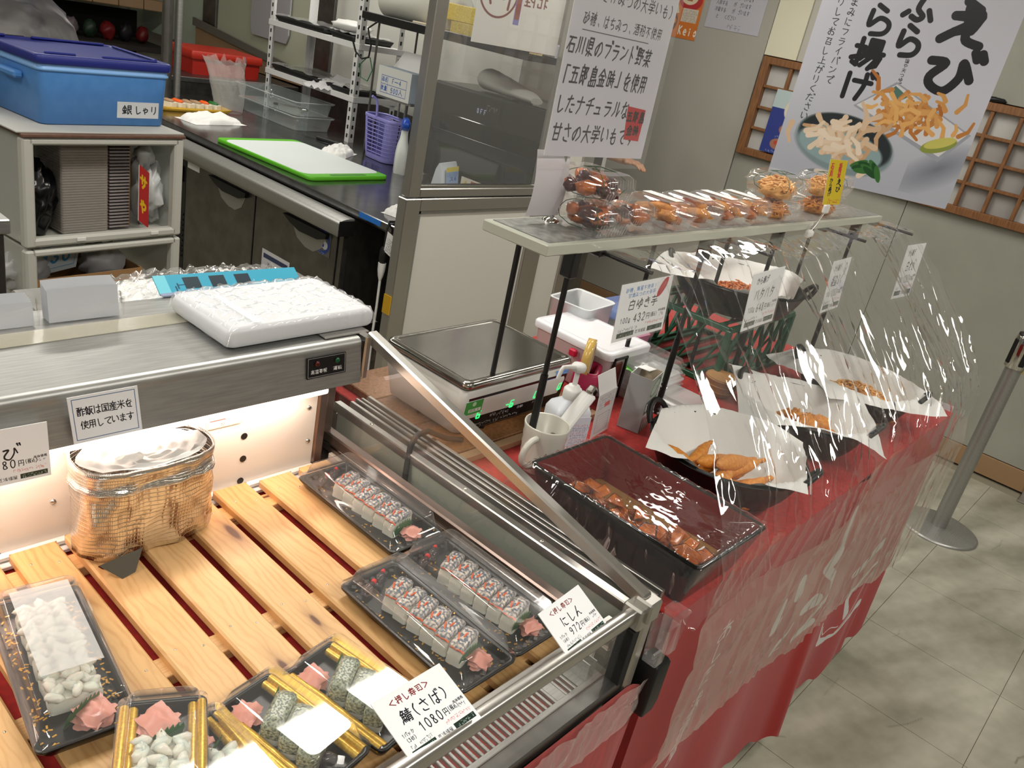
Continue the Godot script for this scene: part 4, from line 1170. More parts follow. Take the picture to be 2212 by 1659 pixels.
func table_clutter():
	var Y = 0.9052
	# mug with tongs
	var mug = thing("mug", "white ridged mug holding tongs behind the red lined tray", "mug", Vector3(1.205, Y, -0.822))
	var prof = [Vector2(0.0, 0.001), Vector2(0.033, 0.001), Vector2(0.037, 0.006)]
	for k in 9: prof.append(Vector2(0.0385 + 0.0006 * k + (0.0012 if k % 2 else 0.0), 0.012 + 0.0092 * k))
	prof.append_array([Vector2(0.0455, 0.1), Vector2(0.0445, 0.103), Vector2(0.0425, 0.101), Vector2(0.037, 0.014), Vector2(0.0, 0.012)])
	part("body", MB.new().lathe(prof, 32), mat(Color(0.80, 0.79, 0.75), 0.25), mug)
	var hp = []
	for k in 9:
		var a = PI * k / 8.0
		hp.append(Vector3(-0.042 - 0.034 * sin(a), 0.085 - 0.030 * (1 - cos(a)), 0.012))
	part("handle", MB.new().tube(hp, 0.0065, 8), mat(Color(0.80, 0.79, 0.75), 0.25), mug)
	var tg = thing("tongs", "steel tongs with white plastic grip leaning out of the ridged mug", "tongs", Vector3(1.195, Y + 0.02, -0.822))
	var d = Vector3(0.135, 0.125, 0.0).normalized()
	for s in [-1, 1]:
		var off = Vector3(0, 0, s * 0.007)
		part("arm", MB.new().bar(off * 0.6, off + d * 0.10, 0.014, 0.0016), M.chrome, tg)
		part("grip", MB.new().bar(off + d * 0.075, off * 1.1 + d * 0.178, 0.020, 0.009, 0.003), M.white_gloss, tg)
	part("spring_end", MB.new().bar(d * 0.176, d * 0.196, 0.018, 0.020, 0.004), M.chrome, tg)
	# pump bottle
	var pb = thing("pump_bottle", "white pump bottle of hand sanitiser beside the shop scale", "pump bottle", Vector3(1.330, Y, -0.865), -0.35)
	part("body", MB.new().loft([rr(0.040, 0.028, 0.010, 0.001, 5), rr(0.043, 0.031, 0.012, 0.006, 5), rr(0.043, 0.031, 0.012, 0.085, 5), rr(0.038, 0.027, 0.014, 0.098, 5), rr(0.020, 0.018, 0.014, 0.108, 5), rr(0.018, 0.017, 0.014, 0.113, 5)]), mat(Color(0.86, 0.88, 0.91), 0.3), pb)
	part("cap", MB.new().lathe([Vector2(0.019, 0.111), Vector2(0.020, 0.113), Vector2(0.020, 0.130), Vector2(0.017, 0.134), Vector2(0.013, 0.135), Vector2(0.012, 0.140), Vector2(0.006, 0.142)], 24), M.white, pb)
	part("stem", MB.new().lathe([Vector2(0.0055, 0.14), Vector2(0.0055, 0.172)], 14), M.white, pb)
	var hd = MB.new()
	hd.lathe([Vector2(0.006, 0.170), Vector2(0.015, 0.174), Vector2(0.016, 0.184), Vector2(0.013, 0.188), Vector2(0.0, 0.189)], 24)
	hd.tube([Vector3(0, 0.181, 0), Vector3(-0.030, 0.186, 0.008), Vector3(-0.048, 0.188, 0.014), Vector3(-0.053, 0.180, 0.016), Vector3(-0.058, 0.165, 0.018)], [0.006, 0.005, 0.0045, 0.0045, 0.004], 8)
	part("pump_head", hd, M.white, pb)
	var lp = Pic.new(220, 220, Color(0.84, 0.87, 0.91))
	lp.rect(20, 20, 100, 44, Color(0.2, 0.35, 0.62))
	for k in 6: lp.oval(52 + 22 * cos(k * 1.05), 92 + 22 * sin(k * 1.05), 12, 8, Color(0.25, 0.40, 0.68), k * 1.05)
	for k in 9: tiny(lp, 96, 52 + k * 17, 210, 11, Color(0.3, 0.3, 0.45) if k % 3 else Color(0.75, 0.35, 0.4), 30 + k)
	part("label", printed(Vector3(-0.040, 0.080, 0.0316), Vector3(0.040, 0.080, 0.0316), Vector3(-0.040, 0.008, 0.0316), 0.0006, print_mat(lp, 0.4), M.paper), pb)
	# tape dispenser and its roll
	var td = thing("tape_dispenser", "magenta tape dispenser behind the pump bottle", "tape dispenser", Vector3(1.555, Y, -0.985), 0.5)
	part("base", MB.new().loft([rr(0.048, 0.030, 0.012, 0.0, 5), rr(0.050, 0.032, 0.014, 0.01, 5), rr(0.048, 0.030, 0.016, 0.085, 5), rr(0.044, 0.026, 0.016, 0.09, 5), rr(0.036, 0.018, 0.012, 0.088, 5), rr(0.034, 0.016, 0.012, 0.055, 5)]), mat(Color(0.62, 0.05, 0.26), 0.4), td)
	var tr = thing("tape_roll", "roll of amber clear tape standing in the magenta dispenser", "tape roll", Vector3(1.550, Y + 0.108, -0.99), 0.5)
	var ax = Basis(Vector3.RIGHT, PI / 2)
	part("tape", MB.new().lathe([Vector2(0.043, -0.010), Vector2(0.050, -0.010), Vector2(0.050, 0.010), Vector2(0.043, 0.010), Vector2(0.043, -0.010)], 36, Vector3.ZERO, ax), mat(Color(0.80, 0.66, 0.36), 0.15), tr)
	part("core", MB.new().lathe([Vector2(0.034, -0.011), Vector2(0.0425, -0.011), Vector2(0.0425, 0.011), Vector2(0.034, 0.011), Vector2(0.034, -0.011)], 36, Vector3.ZERO, ax), mat(Color(0.78, 0.70, 0.58), 0.6), tr)
	# dark wire box and white lidded tub
	var wbx = thing("wire_frame", "small dark metal frame box beside the magenta tape dispenser", "frame", Vector3(1.640, Y, -0.975))
	for q in [[-1, -1], [1, -1], [1, 1], [-1, 1]]: part("upright", box(Vector3(q[0] * 0.025, 0.055, q[1] * 0.02), Vector3(0.006, 0.11, 0.006), 0.001), M.black, wbx)
	for q in [-1, 1]:
		part("rail", box(Vector3(0, 0.11, q * 0.02), Vector3(0.056, 0.006, 0.006), 0.001), M.black, wbx)
		part("rail", box(Vector3(q * 0.025, 0.11, 0), Vector3(0.006, 0.006, 0.046), 0.001), M.black, wbx)
	part("insert", box(Vector3(0, 0.05, 0), Vector3(0.042, 0.09, 0.032), 0.002), mat(Color(0.40, 0.18, 0.15), 0.5), wbx)
	var tub = thing("white_tub", "white plastic tub with a large flat lid behind the shop scale", "storage box", Vector3(1.685, Y, -1.08), 0.0)
	part("body", MB.new().loft([rr(0.075, 0.105, 0.016, 0.001, 5), rr(0.080, 0.112, 0.018, 0.006, 5), rr(0.086, 0.118, 0.018, 0.105, 5), rr(0.088, 0.120, 0.018, 0.108, 5)]), mat(Color(0.84, 0.83, 0.84), 0.35), tub)
	part("lid", MB.new().loft([rr(0.092, 0.124, 0.018, 0.106, 5), rr(0.093, 0.125, 0.018, 0.120, 5), rr(0.090, 0.122, 0.018, 0.1245, 5), rr(0.074, 0.104, 0.010, 0.1245, 5), rr(0.073, 0.103, 0.010, 0.1235, 5)]), mat(Color(0.90, 0.90, 0.92), 0.3), tub)
	part("red_clip", box(Vector3(-0.097, 0.09, 0.02), Vector3(0.012, 0.018, 0.022), 0.003), mat(Color(0.78, 0.10, 0.25), 0.4), tub)
	var wt = thing("white_basin", "small open white plastic tray behind the lidded tub", "basin", Vector3(1.80, Y, -1.21), 0.1)
	part("shell", MB.new().loft([rr(0.065, 0.055, 0.014, 0.001, 5), rr(0.072, 0.062, 0.016, 0.145, 5), rr(0.077, 0.066, 0.016, 0.148, 5), rr(0.074, 0.063, 0.016, 0.151, 5), rr(0.069, 0.058, 0.014, 0.147, 5), rr(0.062, 0.052, 0.014, 0.02, 5)]), mat(Color(0.86, 0.87, 0.88), 0.3), wt)
	# opened carton with print, leaf divider carton
	var fp = Pic.new(200, 260, Color(0.80, 0.80, 0.80))
	for k in 5: tiny(fp, 20, 20 + k * 16, 180, 9, Color(0.35, 0.35, 0.4), 70 + k)
	fp.rect(90, 66, 150, 92, Color(0.8, 0.4, 0.4))
	fp.frame(30, 130, 170, 240, 2, Color(0.4, 0.4, 0.42))
	for k in 6: fp.rect(30, 146 + k * 16, 170, 147 + k * 16, Color(0.5, 0.5, 0.52))
	var ca = thing("opened_carton", "opened grey carton standing upright next to the pump bottle", "carton", Vector3(1.452, Y, -0.868), 0.15)
	part("face", printed(Vector3(-0.042, 0.105, 0.012), Vector3(0.042, 0.105, 0.012), Vector3(-0.042, 0.001, 0.016), 0.001, print_mat(fp), M.paper), ca)
	part("flap", box(Vector3(0, 0.125, 0.004), Vector3(0.082, 0.046, 0.001), 0.0, Basis(Vector3.RIGHT, -0.35)), M.paper, ca)
	part("side", box(Vector3(0.042, 0.053, -0.004), Vector3(0.001, 0.104, 0.036), 0.0), mat(Color(0.72, 0.72, 0.72), 0.7), ca)
	var gp = Pic.new(200, 260, Color(0.70, 0.66, 0.67))
	gp.rect(0, 0, 200, 110, Color(0.55, 0.57, 0.55))
	gp.oval(110, 55, 76, 34, Color(0.22, 0.38, 0.26), -0.35)
	gp.oval(110, 55, 64, 26, Color(0.62, 0.66, 0.62), -0.35)
	tiny(gp, 70, 44, 150, 22, Color(0.2, 0.4, 0.25), 81)
	gp.rect(0, 110, 200, 172, Color(0.22, 0.36, 0.27))
	write(gp, "BARAN", 18, 120, 42, Color(0.88, 0.9, 0.88), 0.16, 1.2)
	tiny(gp, 60, 186, 150, 24, Color(0.65, 0.3, 0.38), 82)
	for k in 5: gp.poly([Vector2(10 + k * 40, 260), Vector2(24 + k * 40, 205), Vector2(40 + k * 40, 260)], Color(0.16, 0.30, 0.16))
	var ba = thing("divider_carton", "green and grey open carton of leaf dividers in front of the clear lid stacks", "carton", Vector3(1.575, Y, -0.842), 0.25)
	part("face", printed(Vector3(-0.038, 0.135, 0.026), Vector3(0.038, 0.135, 0.026), Vector3(-0.038, 0.001, 0.026), 0.001, print_mat(gp), M.paper), ba)
	part("left_side", box(Vector3(-0.038, 0.068, 0.0), Vector3(0.001, 0.134, 0.052), 0.0), mat(Color(0.62, 0.63, 0.63), 0.7), ba)
	part("right_side", box(Vector3(0.038, 0.068, 0.0), Vector3(0.001, 0.134, 0.052), 0.0), mat(Color(0.72, 0.66, 0.56), 0.7), ba)
	part("back_side", box(Vector3(0, 0.068, -0.026), Vector3(0.076, 0.134, 0.001), 0.0), M.paper, ba)
	part("flap", box(Vector3(0.004, 0.142, -0.005), Vector3(0.06, 0.001, 0.03), 0.0, Basis(Vector3.FORWARD, 0.2)), M.paper, ba)
	# stacks of clear lids: the edges of every lid show
	for e in [[Vector3(1.735, Y, -0.925), 8, "taller stack of clear plastic food lids behind the leaf divider carton"], [Vector3(1.86, Y, -0.99), 6, "stack of clear plastic food lids next to the green crate"], [Vector3(1.74, Y, -0.80), 4, "low stack of clear plastic food lids beside the nearest iron pan"]]:
		for k in e[1]:
			var l = thing("food_cover", "thin clear cover in the " + e[2].replace("clear plastic food lids", "covers"), "cover", e[0] + Vector3(0.002 * sin(k * 1.7), 0.0115 * k, 0.001 * cos(k)), 0.06 * sin(k * 2.2), "covers in the " + e[2].replace("clear plastic food lids", "covers"))
			part("shell", MB.new().loft([rr(0.055, 0.075, 0.012, 0.001, 3), rr(0.055, 0.075, 0.012, 0.005, 3), rr(0.050, 0.069, 0.012, 0.006, 3), rr(0.046, 0.064, 0.012, 0.018, 3)], false, true), M.milky if k % 3 == 0 else M.plastic, l)
	var gf = solo("green_foil", MB.new().sheet(wavy(0.05, 0.035, 0.006, 6)), mat(Color(0.40, 0.72, 0.30), 0.5), "sheet of green checked paper tucked under the clear lid stack", "paper")
	gf.position = Vector3(1.665, Y + 0.075, -0.915)
	gf.rotation = Vector3(0.5, 0.4, -0.3)
	var bk = thing("small_basket", "small round woven straw basket in front of the green crate", "basket", Vector3(1.975, Y, -0.835))
	part("weave", MB.new().lathe([Vector2(0.030, 0.001), Vector2(0.038, 0.02), Vector2(0.044, 0.05), Vector2(0.046, 0.052), Vector2(0.042, 0.05), Vector2(0.034, 0.01), Vector2(0.0, 0.008)], 28), tri_tex(mat(Color.WHITE, 0.7), noise_tex(0.05, Color(0.50, 0.34, 0.18), Color(0.76, 0.60, 0.38), 52), Vector3(14, 60, 14)), bk)
	for k in 3: part("hoop", MB.new().lathe([Vector2(0.037 + k * 0.004, 0.012 + k * 0.017), Vector2(0.040 + k * 0.004, 0.014 + k * 0.017), Vector2(0.037 + k * 0.004, 0.016 + k * 0.017)], 28), mat(Color(0.66, 0.48, 0.28), 0.7), bk)
	var bt = thing("blue_tub", "pale tub with a blue lid of shredded greens behind the price card", "storage box", Vector3(2.02, Y, -1.20), 0.0)
	part("body", MB.new().loft([rr(0.085, 0.06, 0.014, 0.001, 5), rr(0.095, 0.07, 0.016, 0.09, 5)]), clear(0.45, 0.2, Color(0.80, 0.85, 0.90)), bt)
	part("lid", MB.new().loft([rr(0.1, 0.074, 0.016, 0.088, 5), rr(0.1, 0.074, 0.016, 0.108, 5), rr(0.092, 0.066, 0.014, 0.112, 5)]), clear(0.6, 0.2, Color(0.45, 0.56, 0.80)), bt)
	part("greens", MB.new().blob(Vector3(0, 0.05, 0), Vector3(0.07, 0.03, 0.045), N, 0.6, 4.0), mat(Color(0.55, 0.70, 0.42), 0.6), bt)
	var pk = thing("pink_tub", "small pale pink tub beside the green crate", "storage box", Vector3(1.935, Y, -1.13))
	part("body", MB.new().loft([rr(0.05, 0.04, 0.012, 0.001), rr(0.056, 0.046, 0.012, 0.07)]), mat(Color(0.80, 0.55, 0.66), 0.4), pk)

func wavy(w, h, a, f):
	var rows = []
	for i in 10:
		var row = []
		for j in 12:
			var u = j / 11.0 * 2 - 1
			var v = i / 9.0 * 2 - 1
			row.append(Vector3(u * w, a * N.get_noise_2d(u * f * 0.4, v * f * 0.4), v * h))
		rows.append(row)
	return rows

func rack_shelf():
	# shelf over the table on black rods
	var t = thing("over_shelf", "long pale acrylic shelf carried on black rods above the fried food", "shelf", Vector3.ZERO)
	part("board", lohi(Vector3(1.095, 1.348, -0.985), Vector3(2.75, 1.368, -0.83), 0.002), mat(Color(0.72, 0.73, 0.68), 0.2), t)
	part("mat", lohi(Vector3(1.11, 1.368, -0.975), Vector3(2.74, 1.3695, -0.842), 0.0), tri_tex(mat(Color.WHITE, 0.3), noise_tex(0.03, Color(0.40, 0.41, 0.41), Color(0.62, 0.62, 0.60), 55), Vector3(6, 6, 6)), t)
	for x in [1.20, 1.69, 2.06, 2.61]:
		part("rod", MB.new().tube([Vector3(x, 0.905, -0.852), Vector3(x, 1.30, -0.852)], 0.0055, 10), M.black, t)
		part("rod_sleeve", MB.new().tube([Vector3(x, 0.905, -0.852), Vector3(x, 1.10, -0.852)], 0.0075, 10), M.black, t)
		part("clamp", box(Vector3(x, 1.322, -0.852), Vector3(0.024, 0.052, 0.026), 0.003), M.black, t)
		part("rod", MB.new().tube([Vector3(x, 0.905, -0.978), Vector3(x, 1.348, -0.978)], 0.0055, 10), M.black, t)
	for x in [1.266, 1.745, 2.331, 2.735]:
		part("film_arm", MB.new().tube([Vector3(x, 1.343, -0.87), Vector3(x, 1.343, -0.722)], 0.004, 8), M.black, t)
		part("clip", box(Vector3(x, 1.342, -0.845), Vector3(0.022, 0.014, 0.028), 0.003), M.black, t)
	var hk = []
	for k in 14:
		var a = k / 13.0 * TAU * 0.8
		hk.append(Vector3(2.20 + 0.022 * cos(a), 1.352 + 0.016 * sin(a), -0.825))
	solo("clear_hook", MB.new().tube(hk, 0.004, 7), M.plastic, "clear plastic suction hook stuck on the shelf edge", "hook")
	# pole and its foot
	var pl = thing("sign_pole", "slim steel pole on a domed foot at the left end of the acrylic shelf", "pole", Vector3(1.245, 1.3697, -0.952))
	part("foot", MB.new().lathe([Vector2(0.017, 0.0), Vector2(0.016, 0.003), Vector2(0.008, 0.007), Vector2(0.0, 0.008)], 20), M.chrome, pl)
	part("shaft", MB.new().tube([Vector3(0, 0.004, 0), Vector3(0.004, 0.56, 0.0)], 0.0055, 10), M.steel, pl)
	# packs: sweet potato stacked, then fritter packs, then shrimp packs
	var Y = 1.3697
	food_pack(Vector3(1.285, Y, -0.895), 0.0, 0.055, 0.066, "potato", "clear pack of candied sweet potato, bottom of the stack by the pole", "", true)
	food_pack(Vector3(1.290, Y + 0.056, -0.905), 0.05, 0.055, 0.066, "potato", "clear pack of candied sweet potato, top of the stack by the pole", "", true)
	food_pack(Vector3(1.405, Y, -0.910), 0.0, 0.052, 0.062, "potato", "clear pack of candied sweet potato beside the stack by the pole", "", false)
	var lab = ["first", "second", "third", "fourth"]
	for k in 4: food_pack(Vector3(1.545 + k * 0.122, Y, -0.902), 0.03 * (k % 2), 0.056, 0.064, "fritter", "labelled clear pack of fritters, %s in the row from the sweet potato" % lab[k], "", false, true)
	food_pack(Vector3(2.085, Y, -0.905), 0.06, 0.075, 0.066, "shrimp", "clear pack of fried shrimp, bottom of the stack nearer the fritters", "", false)
	food_pack(Vector3(2.085, Y + 0.056, -0.905), 0.1, 0.080, 0.066, "shrimp", "clear pack of fried shrimp, top of the stack nearer the fritters", "", true)
	food_pack(Vector3(2.39, Y, -0.905), 0.06, 0.080, 0.066, "shrimp", "clear pack of fried shrimp, bottom of the stack behind the yellow card", "", false)
	food_pack(Vector3(2.39, Y + 0.056, -0.905), 0.1, 0.085, 0.066, "shrimp", "clear pack of fried shrimp, top of the stack behind the yellow card", "", true)

func food_pack(o, turn, hx, hz, kind, label, grp, band, strip = false):
	var t = thing("food_pack", label, "food pack", o, turn)
	var b = MB.new()
	b.loft([rr(hx * 0.84, hz * 0.84, 0.010, 0.001), rr(hx * 0.90, hz * 0.90, 0.012, 0.016), rr(hx * 0.94, hz * 0.94, 0.012, 0.026), rr(hx, hz, 0.010, 0.027), rr(hx, hz, 0.010, 0.029)], true, false)
	part("tub", b, M.lid, t)
	var ribs = []
	for lay in [[0.029, 1.0], [0.031, 0.95], [0.040, 0.92], [0.050, 0.88], [0.054, 0.78]]:
		var ring = rr(hx * lay[1], hz * lay[1], 0.014, lay[0], 4)
		ribs.append(ring)
	part("lid", MB.new().loft(ribs, false, true), M.lid, t)
	var rb = MB.new()
	for k in 11:
		var x = -hx * 0.8 + k * hx * 0.16
		rb.bar(Vector3(x, 0.032, hz * 0.955), Vector3(x, 0.049, hz * 0.895), 0.0022, 0.0014, 0.0004)
		rb.bar(Vector3(x, 0.004, hz * 0.86), Vector3(x, 0.025, hz * 0.945), 0.0022, 0.0014, 0.0004)
	part("ribs", rb, M.plastic, t).set_meta("kind", "stuff")
	if strip:
		if not M.has("strip"):
			var sp = Pic.new(64, 200, Color(0.9, 0.9, 0.88))
			for k in 6: tiny(sp, 8, 10 + k * 30, 56, 16, Color(0.3, 0.4, 0.5), 90 + k)
			M.strip = print_mat(sp)
		part("label_strip", printed(Vector3(-0.016, 0.0565, -hz * 0.7), Vector3(0.016, 0.0565, -hz * 0.7), Vector3(-0.016, 0.0565, hz * 0.6), 0.0006, M.strip, M.paper), t)
	if band:
		var g = mat(Color(0.10, 0.32, 0.18), 0.4)
		for s in [-1, 1]:
			var pts = []
			for k in 13:
				var a = TAU * k / 12.0
				pts.append(Vector3(cos(a) * hx * 0.98 * 0.7 + s * sin(a) * 0.01, 0.029 + sin(a) * 0.0285, hz * 0.72 * s * cos(a) ))
			part("green_band", MB.new().tube(pts, 0.0008, 5, false), g, t)
	# the food inside
	var r = RandomNumberGenerator.new()
	r.seed = hash(label)
	var bs = Basis(Vector3.UP, turn)
	if kind == "potato":
		var fm = MB.new()
		var q0 = thing("potato_filling", "potato chunks filling the %s" % label.replace("clear pack of candied sweet potato", "pack"), "sweet potato", o + Vector3(0, 0.004, 0), turn)
		for k in 16:
			var c = Vector3(r.randf_range(-hx, hx) * 0.62, 0.012 + (0.014 if k % 2 else 0.0) + r.randf() * 0.006, r.randf_range(-hz, hz) * 0.64)
			part("chunk", MB.new().blob(c, Vector3(0.020, 0.013, 0.014), N, 0.5, 1.4, Basis(Vector3.UP, r.randf() * 3.0), 10, 7, k * 2.0), M.potato if k % 3 else M.potato_skin, q0)
	elif kind == "fritter":
		var q0 = thing("fritter_filling", "golden fritters filling the %s" % label.replace("labelled clear pack of fritters", "pack"), "fried fish", o + Vector3(0, 0.004, 0), turn)
		for k in 8:
			var c = Vector3(r.randf_range(-hx, hx) * 0.45, 0.014 + (k % 3) * 0.009, -hz * 0.55 + k * hz * 0.15)
			part("fritter", MB.new().blob(c, Vector3(0.030, 0.011, 0.014), N, 0.5, 1.5, Basis(Vector3.UP, r.randf_range(0.6, 2.2)), 10, 7, k * 2.0), M.fry if k % 2 else M.fry_dark, q0)
	else:
		var h = shrimp_heap(o + Vector3(0, 0.012, 0), minf(hx, hz) * 0.80, 0.028, 130, M.fry_pale if label.contains("top") else M.fry, "small fried shrimp filling the %s" % label.replace("clear pack of fried shrimp", "pack"), hash(label) % 50)
		h.scale = Vector3(hx / minf(hx, hz) * 0.95, 1, 0.95)
		h.rotation.y = turn

func ridge(x, y): return 1.0 - absf(N.get_noise_2d(x, y)) * 3.0

func films():
	var path = [Vector2(-0.875, 1.350), Vector2(-0.80, 1.353), Vector2(-0.722, 1.351), Vector2(-0.60, 1.245), Vector2(-0.48, 1.135), Vector2(-0.40, 1.055), Vector2(-0.362, 0.985), Vector2(-0.358, 0.90)]
	var arms = [1.266, 1.745, 2.331, 2.735]
	var nx = 190
	var nv = 64
	var rows = []
	for i in nv + 1:
		var f = float(i) / nv * (path.size() - 1)
		var k = mini(int(f), path.size() - 2)
		var c = path[maxi(k - 1, 0)].lerp(path[k], 1.0)
		var q = path[k].lerp(path[k + 1], f - k)
		var v = float(i) / nv
		var row = []
		for j in nx + 1:
			var u = float(j) / nx
			var x = lerpf(lerpf(1.245, 1.07, smoothstep(0.3, 1.0, v)), lerpf(2.76, 2.675, v), u)
			var near = 9.0
			for a in arms: near = minf(near, absf(x - a))
			var tent = exp(-near * near / 0.0016)
			var sag = (1.0 - exp(-near * near / 0.02)) * sin(clampf(v * 1.15, 0, 1) * PI) * 0.035
			var spread = 1.0 + 5.0 * exp(-v * 5.0)
			var fold = pow(clampf(ridge(x * 7.5 + v * 2.2, v * 1.4 + 4.0), 0, 1), 3.0) * 0.009 + pow(clampf(ridge(x * 12.0 - v * 3.0, v * 1.2 + 9.0), 0, 1), 4.0) * 0.0015
			var m = smoothstep(0.05, 0.25, v)
			row.append(Vector3(x, q.y - sag + tent * 0.004 + fold * 0.8 * m, q.x + fold * 0.7 * m + 0.012 * sin(x * 9.0) * v * v))
		rows.append(row)
	var t = thing("table_film", "large crinkled clear film tented over the fried food pans from the shelf arms", "plastic film")
	part("tent", MB.new().sheet(rows), clear(0.025, 0.03), t)
	var fr = []
	for i in 31:
		var row = []
		for j in nx + 1:
			var u = float(j) / nx
			var v = i / 30.0
			var x = lerpf(1.07 - 0.02 * v, 2.675, u)
			var low = lerpf(0.60, 0.545, smoothstep(1.4, 1.75, x)) - 0.09 * smoothstep(1.9, 2.5, x) + 0.02 * N.get_noise_1d(x * 6.0)
			var fold = pow(clampf(ridge(x * 9.0, v * 0.8 + 2.0), 0, 1), 3.0) * 0.010
			var p0 = rows[nv][j]
			row.append(Vector3(x, lerpf(p0.y, low, v), lerpf(p0.z, -0.352, smoothstep(0, 0.15, v)) + fold * 0.6 * smoothstep(0, 0.2, v)))
		fr.append(row)
	part("front_fall", MB.new().sheet(fr), clear(0.22, 0.08, Color(0.80, 0.74, 0.70)), t)
	# film stretched over the lacquer tray
	var o = Vector3(1.178, 0.0, -0.565)
	var tr = []
	var n = 72
	for i in n + 1:
		var row = []
		for j in n + 1:
			var u = (float(j) / n * 2 - 1) * 0.142
			var v = (float(i) / n * 2 - 1) * 0.208
			var dx = maxf(absf(u) - 0.112, 0.0)
			var dz = maxf(absf(v) - 0.178, 0.0)
			var d = sqrt(dx * dx + dz * dz)
			var inside = minf(0.112 - absf(u), 0.178 - absf(v))
			var y = 1.0045 - 0.010 * smoothstep(0.0, 0.05, inside) - d * 2.6 * (1.0 if v > -0.1 else 0.5)
			var ang = atan2(v, u)
			y += 0.0035 * pow(clampf(ridge(ang * 5.0, 3.0 + d * 8.0), 0, 1), 3.0) * smoothstep(0.09, 0.02, absf(inside)) + 0.0012 * N.get_noise_2d(u * 22.0, v * 16.0)
			row.append(o + Vector3(u, maxf(y, 0.915), v))
		tr.append(row)
	solo("tray_film", MB.new().sheet(tr), clear(0.02, 0.03), "clear cling film stretched over the red lined sweet potato tray", "plastic film")
	# price cards hung on the film
	hang_card("から揚げ", "", "白ゆき芋", "100g", "432", [Vector3(1.143, 1.340, -0.700), Vector3(1.302, 1.344, -0.700), Vector3(1.146, 1.238, -0.694)], "largest hanging price card, with a red sweet potato printed in its corner", 1)
	hang_card("から揚げ", "", "ハタハタ", "100g", "648", [Vector3(1.581, 1.330, -0.676), Vector3(1.728, 1.336, -0.676), Vector3(1.588, 1.206, -0.668)], "hanging price card for 648 yen in front of the raised pan", 2)
	hang_card("から揚げ", "", "能登ふぐ", "100g", "1080", [Vector3(2.098, 1.309, -0.706), Vector3(2.215, 1.313, -0.706), Vector3(2.106, 1.172, -0.698)], "hanging price card for 1080 yen between two film arms", 3)
	hang_card("から揚げ", "", "白えび", "100g", "1080", [Vector3(2.713, 1.312, -0.716), Vector3(2.835, 1.318, -0.70), Vector3(2.722, 1.140, -0.708)], "hanging price card at the right end of the clear film", 4)
	hang_card("から揚げ", "", "白えび", "100g", "1080", [Vector3(2.695, 0.905, -0.48), Vector3(2.700, 0.905, -0.415), Vector3(2.705, 0.805, -0.475)], "price card seen edge-on low on the right side of the table", 5)

func hang_card(head, sub, name, unit, price, q, label, k):
	var p = Pic.new(10, 10)
	if k == 1:
		p = price_pic("", RED, name, 62, unit, price, 40)
		write(p, "砂糖、蜂蜜不使用！", 40, 22, 27, Color(0.25, 0.45, 0.72), 0.08, 0.98)
		write(p, "甘酒みつの大学芋", 66, 52, 27, Color(0.25, 0.45, 0.72), 0.08, 0.98)
		p.oval(345, 52, 58, 24, Color(0.72, 0.08, 0.14), -0.95)
		p.line([Vector2(368, 20), Vector2(385, 8)], 5, 2, Color(0.72, 0.08, 0.14))
		p.line([Vector2(318, 90), Vector2(306, 104)], 5, 2, Color(0.72, 0.08, 0.14))
		p.oval(352, 44, 26, 5, Color(0.88, 0.35, 0.40), -0.95, 0.3, 0.6)
	else:
		p = price_pic(head, INK, name, 66, unit, price, 40 + k * 7)
		if k == 3:
			p.oval(340, 55, 26, 30, Color(0.45, 0.45, 0.48))
			p.oval(340, 55, 20, 24, Color(0.93, 0.94, 0.95))
			tiny(p, 322, 40, 360, 24, INK, 5)
	var t = thing("price_card", label, "price card")
	part("card", printed(q[0], q[1], q[2], 0.0008, print_mat(p, 0.3), M.paper), t)
	var e = (q[1] - q[0]) * 0.03
	var f = (q[2] - q[0]) * 0.03
	var nn = (q[1] - q[0]).cross(q[0] - q[2]).normalized() * 0.0012
	var m = MB.new(-1)
	var br = q[1] + q[2] - q[0]
	m.quad(q[2] - e + f + nn, br + e + f + nn, q[1] + e - f + nn, q[0] - e - f + nn)
	part("sleeve", m, clear(0.06, 0.05), t)

